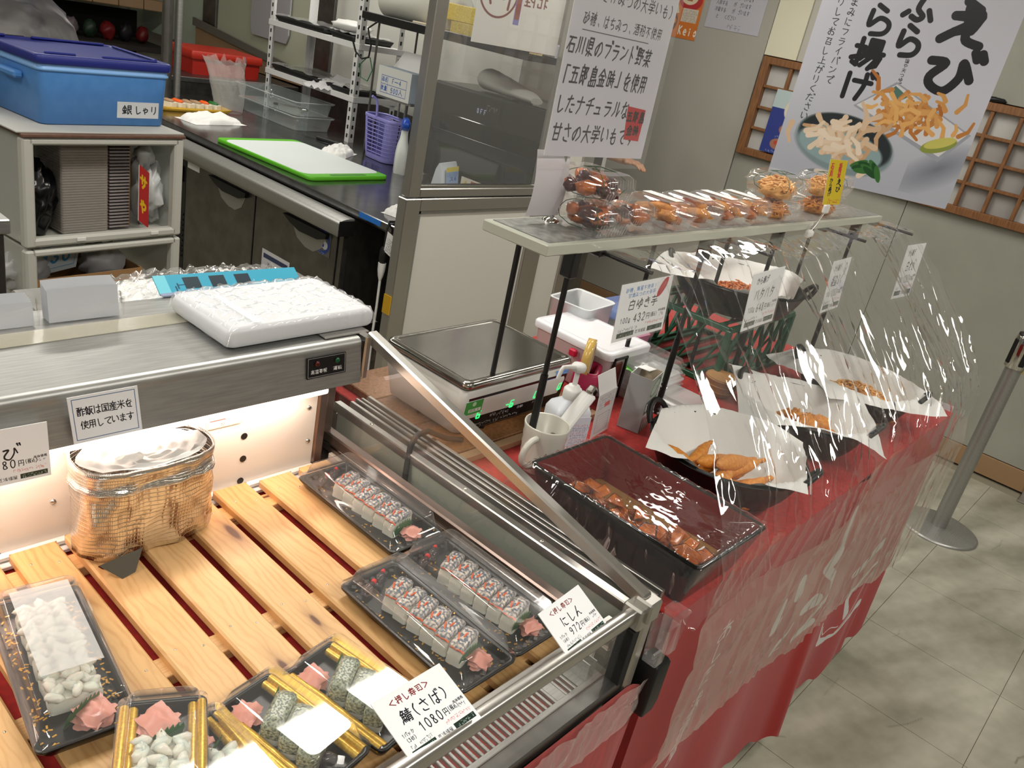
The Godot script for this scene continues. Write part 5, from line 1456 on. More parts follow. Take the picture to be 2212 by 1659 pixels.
func signs():
	# sweet potato sign on the pole
	var w = 620
	var h = 880
	var p = Pic.new(w, h, Color(0.80, 0.795, 0.83))
	var S = w / 0.310
	var L = func(txt, x, v, size, wide, wt): write(p, txt, x * S, h - v * S, size * S, INK, wt, wide, 0.08, false, 1.0, 0.75)
	L.call("(あまざけみつの大学いも)", 0.010, 0.285, 0.026, 0.86, 0.085)
	L.call("砂糖、はちみつ、酒粕不使用", 0.033, 0.242, 0.023, 0.78, 0.08)
	p.line([Vector2(0.036 * S, h - 0.212 * S), Vector2(0.240 * S, h - 0.212 * S)], 1.2, 1.2, INK)
	L.call("石川県のブランド野菜", 0.004, 0.203, 0.034, 0.72, 0.10)
	L.call("「五郎島金時」を使用", 0.002, 0.157, 0.036, 0.70, 0.10)
	L.call("したナチュラルな", 0.006, 0.106, 0.034, 0.78, 0.10)
	L.call("甘さの大学いもです", 0.010, 0.058, 0.035, 0.78, 0.10)
	p.poly([Vector2(0.222 * S, h - 0.098 * S), Vector2(0.286 * S, h - 0.094 * S), Vector2(0.284 * S, h - 0.034 * S), Vector2(0.232 * S, h - 0.036 * S)], Color(0.72, 0.12, 0.16))
	write(p, "五郎島", 0.226 * S, h - 0.090 * S, 0.022 * S, Color(0.15, 0.08, 0.08), 0.14, 0.9)
	write(p, "金時", 0.236 * S, h - 0.064 * S, 0.022 * S, Color(0.15, 0.08, 0.08), 0.14, 0.9)
	p.oval(0.10 * S, h - 0.30 * S, 30, 10, Color(0.8, 0.5, 0.2))
	p.oval(0.15 * S, h - 0.305 * S, 34, 14, Color(0.55, 0.12, 0.14))
	var t = thing("sweet_potato_sign", "tall white paper sign of bold black lettering in a clear sleeve on the pole", "sign", Vector3.ZERO)
	part("paper", printed(Vector3(1.170, 1.933, -0.946), Vector3(1.480, 1.933, -0.946), Vector3(1.170, 1.493, -0.940), 0.001, print_mat(p, 0.5), M.paper), t)
	var sl = MB.new(-1)
	sl.quad(Vector3(1.155, 1.470, -0.937), Vector3(1.492, 1.474, -0.937), Vector3(1.492, 1.945, -0.943), Vector3(1.155, 1.945, -0.943))
	part("clear_sleeve", sl, clear(0.07, 0.05), t)
	var b = []
	for i in 12:
		var row = []
		for j in 8:
			var u = j / 7.0
			var v = i / 11.0
			row.append(Vector3(1.168 + 0.09 * u - 0.006 * v, 1.50 - 0.118 * v, -0.955 + 0.012 * sin(v * 2.5) + 0.004 * u))
		b.append(row)
	solo("blank_sheet", MB.new().sheet(b), mat(Color(0.78, 0.76, 0.78), 0.6), "blank white sheet hanging behind the foot of the steel pole", "paper sheet")
	# yellow card on the shelf edge
	var y = Pic.new(120, 240, Color(0.86, 0.76, 0.16))
	write(y, "石川", 12, 14, 42, Color(0.8, 0.25, 0.25), 0.12, 0.5, 0.0, true, 0.9)
	write(y, "能登", 66, 14, 42, Color(0.8, 0.25, 0.25), 0.12, 0.5, 0.0, true, 0.9)
	write(y, "から揚げ", 20, 96, 26, INK, 0.12, 0.9, 0.0, true, 0.95)
	write(y, "えび", 68, 96, 40, INK, 0.12, 0.9, 0.0, true, 0.95)
	tiny(y, 20, 208, 100, 22, Color(0.75, 0.3, 0.1), 7)
	var yt = thing("yellow_card", "upright yellow price card on a clip stand at the shelf front", "price card", Vector3.ZERO)
	part("card", printed(Vector3(2.165, 1.535, -0.826), Vector3(2.285, 1.533, -0.826), Vector3(2.205, 1.418, -0.822), 0.001, print_mat(y, 0.4), M.paper), yt)
	part("clip", box(Vector3(2.245, 1.405, -0.824), Vector3(0.026, 0.026, 0.012), 0.004), M.white, yt)
	part("stem", MB.new().tube([Vector3(2.245, 1.40, -0.824), Vector3(2.205, 1.36, -0.823), Vector3(2.18, 1.345, -0.822)], 0.003, 8), M.alu, yt)
	part("base_clip", box(Vector3(2.175, 1.342, -0.820), Vector3(0.03, 0.02, 0.018), 0.005), M.white, yt)
	poster()
	# notices on the right wall
	var k = Pic.new(240, 240, Color(0.82, 0.45, 0.12))
	k.poly([Vector2(0, 60), Vector2(60, 60), Vector2(90, 120), Vector2(0, 130)], Color(0.85, 0.82, 0.76))
	k.oval(150, 50, 80, 50, Color(0.70, 0.10, 0.10))
	k.oval(140, 40, 56, 34, Color(0.88, 0.82, 0.70))
	k.rect(124, 20, 160, 56, Color(0.62, 0.40, 0.20))
	k.oval(46, 165, 44, 50, Color(0.45, 0.25, 0.10))
	for e in [[30, 150], [60, 160], [44, 185]]: k.oval(e[0], e[1], 20, 17, Color(0.85, 0.52, 0.20))
	k.rect(110, 92, 220, 158, Color(0.82, 0.78, 0.72))
	for e in 5: tiny(k, 116, 98 + e * 12, 214, 8, Color(0.5, 0.45, 0.4), e)
	write(k, "Keio", 108, 174, 54, Color(0.92, 0.90, 0.85), 0.13, 1.1)
	solo("orange_flyer", printed(Vector3(4.772, 2.06, -3.112), Vector3(4.772, 2.06, -2.872), Vector3(4.772, 1.785, -3.112), 0.001, print_mat(k), M.paper), null, "orange food flyer pinned high on the grey wall", "flyer")
	var nn = Pic.new(360, 200, Color(0.72, 0.72, 0.76))
	for e in 4: write(nn, ["等を使用する場合がございます", "入用する場合がございます。", "冷蔵する場合がございます。", "ごと了承ください。"][e], 40, 20 + e * 34, 26, Color(0.35, 0.35, 0.38), 0.08, 0.62 if e == 0 else 0.7)
	tiny(nn, 130, 168, 220, 16, Color(0.4, 0.4, 0.45), 6)
	solo("wall_notice", printed(Vector3(4.772, 2.09, -2.83), Vector3(4.772, 2.09, -2.47), Vector3(4.772, 1.875, -2.83), 0.001, print_mat(nn), M.paper), null, "pale grey text notice pinned beside the orange flyer", "notice")
	var bf = Pic.new(200, 320, Color(0.16, 0.22, 0.52))
	bf.rect(0, 0, 200, 90, Color(0.70, 0.77, 0.78))
	bf.oval(130, 90, 62, 62, Color(0.85, 0.80, 0.72))
	bf.oval(134, 84, 50, 46, Color(0.80, 0.50, 0.22))
	bf.oval(120, 66, 10, 10, Color(0.75, 0.1, 0.15))
	for e in [[110, 190], [84, 268]]:
		bf.oval(e[0], e[1], 40, 28, Color(0.62, 0.42, 0.34))
		bf.oval(e[0] - 6, e[1] - 6, 14, 10, Color(0.72, 0.25, 0.18))
		tiny(bf, e[0] - 50, e[1] + 34, e[0] + 30, 10, Color(0.75, 0.78, 0.88), int(e[1]))
	solo("blue_flyer", printed(Vector3(4.738, 1.63, -2.235), Vector3(4.738, 1.63, -2.01), Vector3(4.738, 1.285, -2.235), 0.001, print_mat(bf), M.paper), null, "blue food flyer stuck on the wooden lattice window behind the big poster", "flyer")

func poster():
	var w = 704
	var h = 1000
	var p = Pic.new(w, h, Color(0.80, 0.81, 0.86))
	# soft studio ground towards the bottom
	for y in h:
		var f = smoothstep(560.0, 1000.0, y)
		if f > 0.0: p.rect(0, y, w, y + 1, Color(0.80, 0.81, 0.86).lerp(Color(0.70, 0.72, 0.77), f))
	write(p, "白", 432, 90, 170, INK, 0.17, 1.15)
	write(p, "えび", 428, 262, 176, INK, 0.18, 1.2, 0.0, true, 0.98)
	write(p, "天", 290, 130, 110, INK, 0.16, 1.05)
	write(p, "ふら", 290, 262, 122, INK, 0.16, 1.05, 0.0, true, 0.98)
	write(p, "か", 168, 215, 112, INK, 0.16, 1.1)
	write(p, "ら揚げ", 160, 335, 118, INK, 0.15, 1.12, 0.0, true, 1.02)
	write(p, "おつまみにフライパンで", 102, 262, 33, INK, 0.07, 0.95, 0.0, true, 1.06)
	write(p, "からりとりしてお召し上がりください", 54, 200, 33, INK, 0.07, 0.95, 0.0, true, 1.06)
	write(p, "塩や天つゆで", 362, 500, 17, INK, 0.08, 1.0, 0.0, true, 1.0)
	# printed dishes
	var r = RandomNumberGenerator.new()
	r.seed = 15
	p.oval(620, 860, 110, 40, Color(0.25, 0.27, 0.33), -0.6, 0.9, 0.5)
	p.poly([Vector2(236, 700), Vector2(362, 586), Vector2(690, 716), Vector2(610, 836)], Color(0.62, 0.64, 0.69))
	p.poly([Vector2(246, 696), Vector2(366, 594), Vector2(676, 716), Vector2(606, 816)], Color(0.86, 0.86, 0.88))
	p.poly([Vector2(362, 600), Vector2(420, 630), Vector2(390, 654), Vector2(345, 628)], Color(0.32, 0.48, 0.45))
	for k in 70:
		var c = Vector2(470 + r.randfn(0, 68), 690 + r.randfn(0, 34))
		var d = Vector2.from_angle(r.randf() * TAU) * r.randf_range(18, 40)
		p.line([c - d, c + Vector2(-d.y, d.x) * 0.35, c + d], 9, 5, Color(0.70, 0.42, 0.18).lerp(Color(0.92, 0.72, 0.44), k / 70.0))
	p.oval(590, 776, 66, 26, Color(0.55, 0.60, 0.28), -0.42)
	p.oval(592, 766, 58, 18, Color(0.80, 0.78, 0.40), -0.42)
	p.oval(250, 850, 196, 108, Color(0.50, 0.58, 0.60), 0.12)
	p.oval(250, 836, 186, 96, Color(0.14, 0.18, 0.19), 0.12)
	p.oval(240, 862, 170, 72, Color(0.56, 0.66, 0.68), 0.12)
	for k in 60:
		var c = Vector2(236 + r.randfn(0, 62), 826 + r.randfn(0, 38))
		var d = Vector2.from_angle(r.randf() * TAU) * r.randf_range(22, 48)
		p.line([c - d, c + Vector2(-d.y, d.x) * 0.3, c + d], 11, 6, Color(0.78, 0.62, 0.46).lerp(Color(0.94, 0.88, 0.80), k / 60.0))
	for k in 9:
		var c = Vector2(330 + k * 10, 905 + (k % 3) * 12)
		p.oval(c.x, c.y, 34, 11, Color(0.10, 0.30, 0.14) if k % 2 else Color(0.22, 0.44, 0.20), -0.5 + 0.2 * k)
	var U = Vector3(0.4905, 0, 0.8714)
	var bl = Vector3(3.326, 1.351, -1.503)
	var tl = bl + Vector3(0, 1.0, 0)
	var t = thing("food_poster", "large white poster of fried shrimp dishes with huge black Japanese lettering", "poster", Vector3.ZERO)
	part("sheet", printed(tl, tl + U * 0.704, bl, 0.002, print_mat(p, 0.35), M.paper), t)
	for f in [0.06, 0.64]: part("hanging_line", MB.new().tube([tl + U * f, tl + U * f + Vector3(0, 0.41, 0)], 0.001, 5), M.plastic, t)

func kitchen():
	# under-counter fridge with steel worktop
	var f = thing("counter_fridge", "two-door stainless under-counter fridge with black recessed grips", "refrigerator", Vector3.ZERO)
	part("body", lohi(Vector3(2.212, 0.09, -4.95), Vector3(2.90, 0.80, -2.765), 0.004), M.steel_dark, f)
	var prof = [Vector2(0.08, -0.07)]
	prof.append(Vector2(0.0, -0.07))
	for k in 7:
		var a = k / 6.0 * PI / 2
		prof.append(Vector2(0.055 - 0.055 * cos(a), -0.02 + 0.022 * sin(a)) if k > 0 else Vector2(0.0, -0.02))
	prof.append(Vector2(0.08, 0.002))
	var ra = []
	var rb = []
	for q in prof:
		ra.append(Vector3(2.135 + q.x, 0.812 + q.y, -4.95))
		rb.append(Vector3(2.135 + q.x, 0.812 + q.y, -2.70))
	part("rounded_nose", MB.new().loft([rb, ra], true, true, 1), M.steel, f)
	part("nose_end", lohi(Vector3(2.137, 0.742, -2.70), Vector3(2.215, 0.806, -2.697), 0.0), M.black, f)
	for e in [[-4.035, -3.403], [-3.390, -2.768]]:
		var d = part("door", lohi(Vector3(2.188, 0.115, e[0]), Vector3(2.212, 0.738, e[1]), 0.003), M.steel_dark, f)
		var za = e[0] + 0.245
		var zb = e[1] - 0.05
		var gp = [Vector2(za, 0.712), Vector2(zb, 0.712), Vector2(zb - 0.005, 0.690), Vector2(zb - 0.06, 0.672), Vector2(lerpf(za, zb, 0.4), 0.668), Vector2(za + 0.06, 0.686)]
		part("grip", MB.new().prism(gp, Vector3(2.170, 0, 0), Vector3(0, 0, 1), Vector3(0, 1, 0), 0.018) if false else prism_x(gp, 2.168, 2.188), M.black, d)
		var pc = [Vector2(za + 0.05, 0.688), Vector2(lerpf(za, zb, 0.3), 0.628), Vector2(lerpf(za, zb, 0.5), 0.604), Vector2(lerpf(za, zb, 0.68), 0.602), Vector2(lerpf(za, zb, 0.84), 0.630), Vector2(zb - 0.02, 0.690)]
		part("grip_pocket", prism_x(pc, 2.186, 2.1885), M.steel, d)
	part("vent_panel", lohi(Vector3(2.195, 0.115, -4.95), Vector3(2.212, 0.738, -4.05), 0.003), M.black, f)
	for k in 9: part("vent_fin", lohi(Vector3(2.190, 0.20 + k * 0.028, -4.40), Vector3(2.196, 0.212 + k * 0.028, -4.06), 0.001), M.rubber, f)
	part("control_box", lohi(Vector3(2.185, 0.60, -4.28), Vector3(2.196, 0.68, -4.07), 0.002), M.black, f)
	part("end_pillar", lohi(Vector3(2.195, 0.09, -2.762), Vector3(2.225, 0.80, -2.735), 0.002), M.steel_dark, f)
	for z in [-4.8, -2.85]: part("foot", MB.new().lathe([Vector2(0.02, 0), Vector2(0.02, 0.09)], 12, Vector3(2.26, 0, z)), M.steel, f)
	for z in [-4.8, -2.85]: part("foot", MB.new().lathe([Vector2(0.02, 0), Vector2(0.02, 0.09)], 12, Vector3(2.85, 0, z)), M.steel, f)
	var lg = Pic.new(128, 128, Color(0.36, 0.35, 0.34))
	lg.oval(64, 64, 60, 60, Color(0.13, 0.22, 0.52))
	lg.oval(64, 66, 42, 42, Color(0.36, 0.35, 0.34))
	lg.oval(66, 52, 22, 22, Color(0.75, 0.77, 0.80))
	lg.oval(50, 78, 26, 20, Color(0.75, 0.77, 0.80))
	lg.oval(84, 78, 22, 20, Color(0.75, 0.77, 0.80))
	lg.oval(70, 80, 8, 10, Color(0.13, 0.22, 0.52))
	tiny(lg, 36, 4, 92, 10, Color(0.7, 0.75, 0.85), 3)
	tiny(lg, 40, 112, 88, 10, Color(0.7, 0.75, 0.85), 4)
	solo("round_sticker", MB.new().lathe([Vector2(0.058, 0), Vector2(0.058, 0.001), Vector2(0, 0.001)], 32, Vector3(2.1875, 0.668, -2.862), Basis(Vector3(0, 0, 1), PI / 2)) if false else printed(Vector3(2.1865, 0.726, -2.92), Vector3(2.1865, 0.726, -2.804), Vector3(2.1865, 0.61, -2.92), 0.0006, print_mat(lg, 0.4), M.steel_dark), null, "round blue and white maker's sticker on the right fridge door", "sticker")
	var p1 = Pic.new(240, 300, Color(0.84, 0.84, 0.86))
	p1.rect(14, 20, 226, 44, Color(0.2, 0.24, 0.38))
	write(p1, "冷蔵庫の中に", 52, 60, 30, INK, 0.09, 0.78)
	write(p1, "食材等をダンボール", 16, 106, 32, INK, 0.09, 0.70)
	write(p1, "のまま保管する", 38, 154, 32, INK, 0.09, 0.76)
	write(p1, "こと", 70, 202, 32, INK, 0.09, 0.76)
	write(p1, "不可！", 128, 202, 32, Color(0.75, 0.15, 0.12), 0.09, 0.76)
	solo("door_notice", printed(Vector3(2.187, 0.494, -3.308), Vector3(2.187, 0.494, -3.085), Vector3(2.187, 0.22, -3.308), 0.0006, print_mat(p1), M.paper), null, "printed notice with a navy bar taped on the right fridge door", "notice")
	var p2 = Pic.new(300, 210, Color(0.83, 0.83, 0.85))
	write(p2, "フードロスを減らす運動", 84, 26, 18, INK, 0.08, 0.8)
	tiny(p2, 20, 24, 70, 14, INK, 2)
	p2.frame(222, 28, 288, 62, 1, Color(0.6, 0.4, 0.4))
	for k in 7: tiny(p2, 18, 60 + k * 20, 190 - (k % 3) * 40, 10, Color(0.35, 0.35, 0.4), 12 + k)
	solo("record_sheet", printed(Vector3(2.187, 0.472, -3.068), Vector3(2.187, 0.472, -2.778), Vector3(2.187, 0.27, -3.068), 0.0006, print_mat(p2), M.paper), null, "white record sheet taped low at the right edge of the fridge door", "paper sheet")
	solo("label_tape", lohi(Vector3(2.186, 0.690, -4.02), Vector3(2.188, 0.722, -3.905), 0.0), M.paper, "torn white label tape at the top left of the left fridge door", "tape")
	# worktop
	var w = thing("steel_worktop", "long polished stainless worktop over the fridge", "worktop", Vector3.ZERO)
	part("slab", lohi(Vector3(2.235, 0.816, -5.25), Vector3(2.955, 0.85, -2.45), 0.003), M.steel_top, w)
	part("under_frame", lohi(Vector3(2.26, 0.803, -5.2), Vector3(2.93, 0.816, -2.5), 0.0), M.steel_dark, w)
	for q in [[2.30, -2.50], [2.90, -2.50]]: part("leg", lohi(Vector3(q[0] - 0.02, 0, q[1] - 0.02), Vector3(q[0] + 0.02, 0.803, q[1] + 0.02), 0.003), M.steel_dark, w)
	solo("blue_tape", lohi(Vector3(2.2335, 0.824, -2.70), Vector3(2.235, 0.846, -2.56), 0.0), mat(Color(0.12, 0.42, 0.75), 0.6), "blue masking tape on the near front edge of the steel worktop", "tape")
	var b = thing("back_counter", "second steel counter behind the worktop under the white rack", "counter", Vector3.ZERO)
	part("slab", lohi(Vector3(2.962, 0.806, -5.25), Vector3(3.68, 0.842, -2.45), 0.003), M.steel_top, b)
	part("cabinet", lohi(Vector3(2.98, 0.08, -5.2), Vector3(3.66, 0.806, -2.5), 0.004), M.steel_dark, b)
	part("plinth", lohi(Vector3(3.02, 0.0, -5.1), Vector3(3.62, 0.08, -2.6), 0.0), M.black, b)
	part("upstand", lohi(Vector3(3.68, 0.80, -5.25), Vector3(3.69, 1.02, -2.45), 0.002), M.steel_dark, b)
	cutting_board()
	towel(Vector3(2.52, 0.85, -4.40), 0.15, 0.17, 0.065, 3, "folded white towel at the far end of the steel worktop")
	towel(Vector3(2.86, 0.85, -3.70), 0.6, 0.13, 0.075, 5, "crumpled white towel beside the green-ended cutting board")
	towel(Vector3(2.40, 0.85, -2.64), 0.2, 0.075, 0.05, 8, "small white cloth at the near end of the worktop by the steel post")
	spray(Vector3(2.99, 0.843, -3.335))
	basket(Vector3(3.12, 0.843, -3.63))
	for k in 2:
		var tb = thing("clear_tub", "long clear plastic food tub, %s one of the pair on the back counter" % ["lower", "upper"][k], "food tub", Vector3(3.13 - 0.02 * k, 0.843 + k * 0.085, -4.60), 0.06 * k)
		part("shell", MB.new().loft([rr(0.125, 0.29, 0.03, 0.001, 4), rr(0.138, 0.305, 0.034, 0.072, 4), rr(0.150, 0.318, 0.036, 0.074, 4), rr(0.150, 0.318, 0.036, 0.080, 4)], true, false), clear(0.16, 0.08, Color(0.85, 0.90, 0.90)), tb)
		part("rim", MB.new().loft([rr(0.150, 0.318, 0.036, 0.078, 4), rr(0.152, 0.320, 0.036, 0.0815, 4), rr(0.139, 0.306, 0.034, 0.0815, 4)], false, false), M.milky, tb)
	var sc = thing("steel_scoop", "small steel scoop with a black tip lying in the upper clear tub", "scoop", Vector3(3.10, 0.940, -4.50), 0.4)
	part("handle", MB.new().tube([Vector3(0, 0, -0.10), Vector3(0, 0.01, 0.05)], 0.006, 8), M.chrome, sc)
	part("bowl", MB.new().blob(Vector3(0, 0.008, 0.085), Vector3(0.022, 0.010, 0.035), N, 0.1, 2.0), M.chrome, sc)
	part("tip", box(Vector3(0, 0, -0.11), Vector3(0.02, 0.014, 0.03), 0.003), M.black, sc)
	var bk = thing("kitchen_knife", "black handled kitchen tool lying by the foot of the white rack", "kitchen tool", Vector3(3.02, 0.852, -3.98), 1.9)
	part("handle", MB.new().tube([Vector3(-0.09, 0.006, 0), Vector3(0.09, 0.006, 0)], [0.010, 0.014], 10), M.black, bk)
	part("blade", box(Vector3(0.13, 0.004, 0), Vector3(0.09, 0.002, 0.03), 0.0), M.chrome, bk)
	# sushi pack and bag at the far end
	var fp = thing("far_sushi_pack", "gold tray of sushi with orange garnish at the far end of the worktop", "sushi tray", Vector3(2.56, 0.851, -4.70), PI / 2)
	part("base", MB.new().loft([rr(0.07, 0.20, 0.02, 0.0), rr(0.085, 0.22, 0.02, 0.025), rr(0.08, 0.21, 0.02, 0.022), rr(0.068, 0.19, 0.02, 0.006)]), M.tray_gold, fp)
	for k in 6:
		var q = thing("far_sushi", "sushi with orange garnish in the gold tray at the far worktop end", "sushi", Vector3(2.42 + k * 0.055, 0.858, -4.70), 0.3, "sushi in the far gold tray")
		part("rice", MB.new().loft([rr(0.022, 0.05, 0.008, 0.0), rr(0.022, 0.05, 0.01, 0.035)]), M.rice, q)
		part("garnish", MB.new().blob(Vector3(0, 0.038, 0), Vector3(0.02, 0.012, 0.04), N, 0.5, 2.0, Basis(), 10, 7, k), M.leaf if k > 4 else (M.carrot if k % 3 == 1 else M.tan), q)
	var bag = []
	for i in 16:
		var row = []
		for j in 29:
			var a = TAU * j / 28.0
			var v = i / 15.0
			var rr0 = lerpf(0.085, 0.10, v) + 0.035 * v * N.get_noise_3d(cos(a) * 1.6, sin(a) * 1.6, v * 2.0) + (0.02 * sin(a * 2.0) * v)
			row.append(Vector3(2.80 + cos(a) * rr0 - 0.05 * v * v, 1.15 - (1.0 - v) * 0.295 + 0.055 * v * N.get_noise_2d(cos(a) * 1.5 + 5.0, sin(a) * 1.5), -4.70 + sin(a) * rr0 * 0.8))
		bag.append(row)
	bag.reverse()
	solo("clear_bag", MB.new().sheet(bag), clear(0.22, 0.10, Color(0.92, 0.93, 0.92)), "clear plastic bag standing open at the far end of the worktop", "plastic bag")
	# plug hanging off the near end
	var pg = thing("hanging_plug", "black and white plug connector hanging off the near end of the worktop", "plug", Vector3(2.228, 0.0, -2.500))
	part("lead", MB.new().tube([Vector3(0.05, 0.855, -0.02), Vector3(0.01, 0.86, -0.01), Vector3(-0.008, 0.83, 0), Vector3(-0.008, 0.755, 0)], 0.005, 8), M.rubber, pg)
	part("socket", MB.new().lathe([Vector2(0.012, 0.69), Vector2(0.017, 0.70), Vector2(0.017, 0.745), Vector2(0.010, 0.76)], 14, Vector3(-0.008, 0, 0)), M.black, pg)
	part("connector", MB.new().lathe([Vector2(0.006, 0.615), Vector2(0.012, 0.635), Vector2(0.016, 0.66), Vector2(0.017, 0.69)], 14, Vector3(-0.008, 0, 0)), M.white, pg)
	part("cable", MB.new().tube([Vector3(-0.008, 0.62, 0), Vector3(-0.006, 0.50, 0.0), Vector3(-0.012, 0.38, 0.004), Vector3(-0.010, 0.05, 0.01), Vector3(-0.05, 0.006, 0.05)], 0.0055, 8), M.white, pg)
	var tg = Pic.new(80, 120, Color(0.86, 0.86, 0.86))
	for k in 6: tiny(tg, 8, 30 + k * 14, 72, 9, INK, k + 3)
	part("paper_tag", printed(Vector3(-0.020, 0.83, 0.02), Vector3(-0.005, 0.81, 0.055), Vector3(-0.018, 0.745, 0.01), 0.0006, print_mat(tg), M.paper), pg)
	oven()
	rack()
	storage()

func prism_x(poly, x0, x1):
	var m = MB.new()
	m.prism(poly, Vector3(x0, 0, 0), Vector3(0, 0, 1), Vector3(0, 1, 0), -(x1 - x0))
	# z cross y points to -x, so the push above runs towards +x
	return m

func cutting_board():
	var t = thing("cutting_board", "white cutting board with bright green ends on the steel worktop", "cutting board", Vector3(2.528, 0.851, -3.545), 0.055)
	part("core", MB.new().loft([rr(0.240, 0.375, 0.03, 0.0, 5), rr(0.243, 0.378, 0.032, 0.003, 5), rr(0.243, 0.378, 0.032, 0.016, 5), rr(0.240, 0.375, 0.03, 0.019, 5)]), mat(Color(0.36, 0.72, 0.12), 0.4), t)
	part("white_face", MB.new().loft([rr(0.236, 0.325, 0.05, 0.019, 6), rr(0.235, 0.324, 0.05, 0.0205, 6)]), mat(Color(0.84, 0.87, 0.87), 0.5), t)
	part("handle_slot", MB.new().loft([rr(0.11, 0.012, 0.012, 0.0192, 5, Vector3(0.0, 0, 0.352)), rr(0.11, 0.012, 0.012, 0.0198, 5, Vector3(0.0, 0, 0.352))]), mat(Color(0.20, 0.48, 0.06), 0.6), t)

func towel(o, turn, w, h, sd, label):
	var rows = []
	var nn = 26
	for i in nn + 1:
		var row = []
		for j in nn + 1:
			var u = j / float(nn) * 2 - 1
			var v = i / float(nn) * 2 - 1
			var d = pow(pow(absf(u), 3.0) + pow(absf(v), 3.0), 1.0 / 3.0)
			var y = h * 0.62 * sqrt(maxf(0.0, 1.0 - d * d)) * (0.85 + 0.6 * N.get_noise_3d(u * 1.6, v * 1.6, sd)) + 0.006
			if d > 0.98: y = 0.001
			row.append(Vector3(u * w, maxf(y, 0.001), v * w * 0.55))
		rows.append(row)
	var t = solo("towel", MB.new().sheet(rows), M.towel, label, "towel")
	t.position = o
	t.rotation.y = turn

func spray(o):
	var t = thing("spray_bottle", "white spray bottle with a blue trigger head next to the steel post", "spray bottle", o, 0.9)
	part("body", MB.new().loft([rr(0.050, 0.030, 0.018, 0.001, 5), rr(0.054, 0.033, 0.02, 0.008, 5), rr(0.054, 0.033, 0.022, 0.10, 5), rr(0.046, 0.030, 0.022, 0.14, 5), rr(0.026, 0.022, 0.02, 0.175, 5), rr(0.019, 0.019, 0.018, 0.20, 5), rr(0.018, 0.018, 0.017, 0.228, 5)]), mat(Color(0.84, 0.85, 0.84), 0.35), t)
	var lp = Pic.new(200, 200, Color(0.82, 0.82, 0.80))
	lp.rect(40, 6, 196, 34, Color(0.80, 0.72, 0.36))
	for k in 10: tiny(lp, 40, 42 + k * 15, 194, 10, Color(0.4, 0.4, 0.42) if k < 5 or k > 7 else Color(0.8, 0.35, 0.42), 20 + k)
	part("label", printed(Vector3(-0.046, 0.115, 0.0338), Vector3(0.046, 0.115, 0.0338), Vector3(-0.046, 0.015, 0.0338), 0.0006, print_mat(lp), M.paper), t)
	var hm = mat(Color(0.10, 0.30, 0.72), 0.35)
	part("head", MB.new().loft([rr(0.020, 0.018, 0.012, 0.225, 4), rr(0.052, 0.020, 0.012, 0.245, 4, Vector3(-0.012, 0, 0)), rr(0.060, 0.020, 0.014, 0.262, 4, Vector3(-0.012, 0, 0)), rr(0.052, 0.016, 0.012, 0.278, 4, Vector3(-0.006, 0, 0)), rr(0.035, 0.010, 0.008, 0.284, 4)]), hm, t)
	part("trigger", MB.new().tube([Vector3(0.03, 0.25, 0), Vector3(0.046, 0.225, 0), Vector3(0.052, 0.19, 0)], [0.010, 0.009, 0.007], 8), hm, t)

func basket(o):
	var t = thing("lilac_basket", "lilac plastic mesh basket with a hook behind the spray bottle", "basket", o, 1.5)
	var m = mat(Color(0.56, 0.55, 0.82), 0.4)
	var R = func(y, s): return rr(0.135 * s, 0.075 * s, 0.05, y, 6)
	part("rim", MB.new().loft([R.call(0.215, 1.0), R.call(0.217, 1.03), R.call(0.232, 1.03), R.call(0.234, 1.0), R.call(0.228, 0.985)], false, false), m, t)
	part("bottom", MB.new().loft([R.call(0.001, 0.80), R.call(0.006, 0.84), R.call(0.030, 0.86)], true, false), m, t)
	var st = MB.new()
	var lo = R.call(0.03, 0.86)
	var hi = R.call(0.216, 1.0)
	for k in 9:
		var f = (k + 0.5) / 9.0
		var ring = []
		for i in lo.size(): ring.append(lo[i].lerp(hi[i], f))
		ring.append(ring[0])
		st.tube(ring, 0.0028, 5, false)
	for i in lo.size():
		var j = (i + 1) % lo.size()
		for q in 3: st.tube([lo[i].lerp(lo[j], q / 3.0), hi[i].lerp(hi[j], q / 3.0)], 0.0024, 4, false)
	part("mesh_wall", st, m, t).set_meta("kind", "stuff")
	part("hook", MB.new().tube([Vector3(0.0, 0.23, -0.075), Vector3(0.0, 0.29, -0.08), Vector3(0.0, 0.32, -0.09), Vector3(0.0, 0.335, -0.12)], 0.007, 8), m, t)

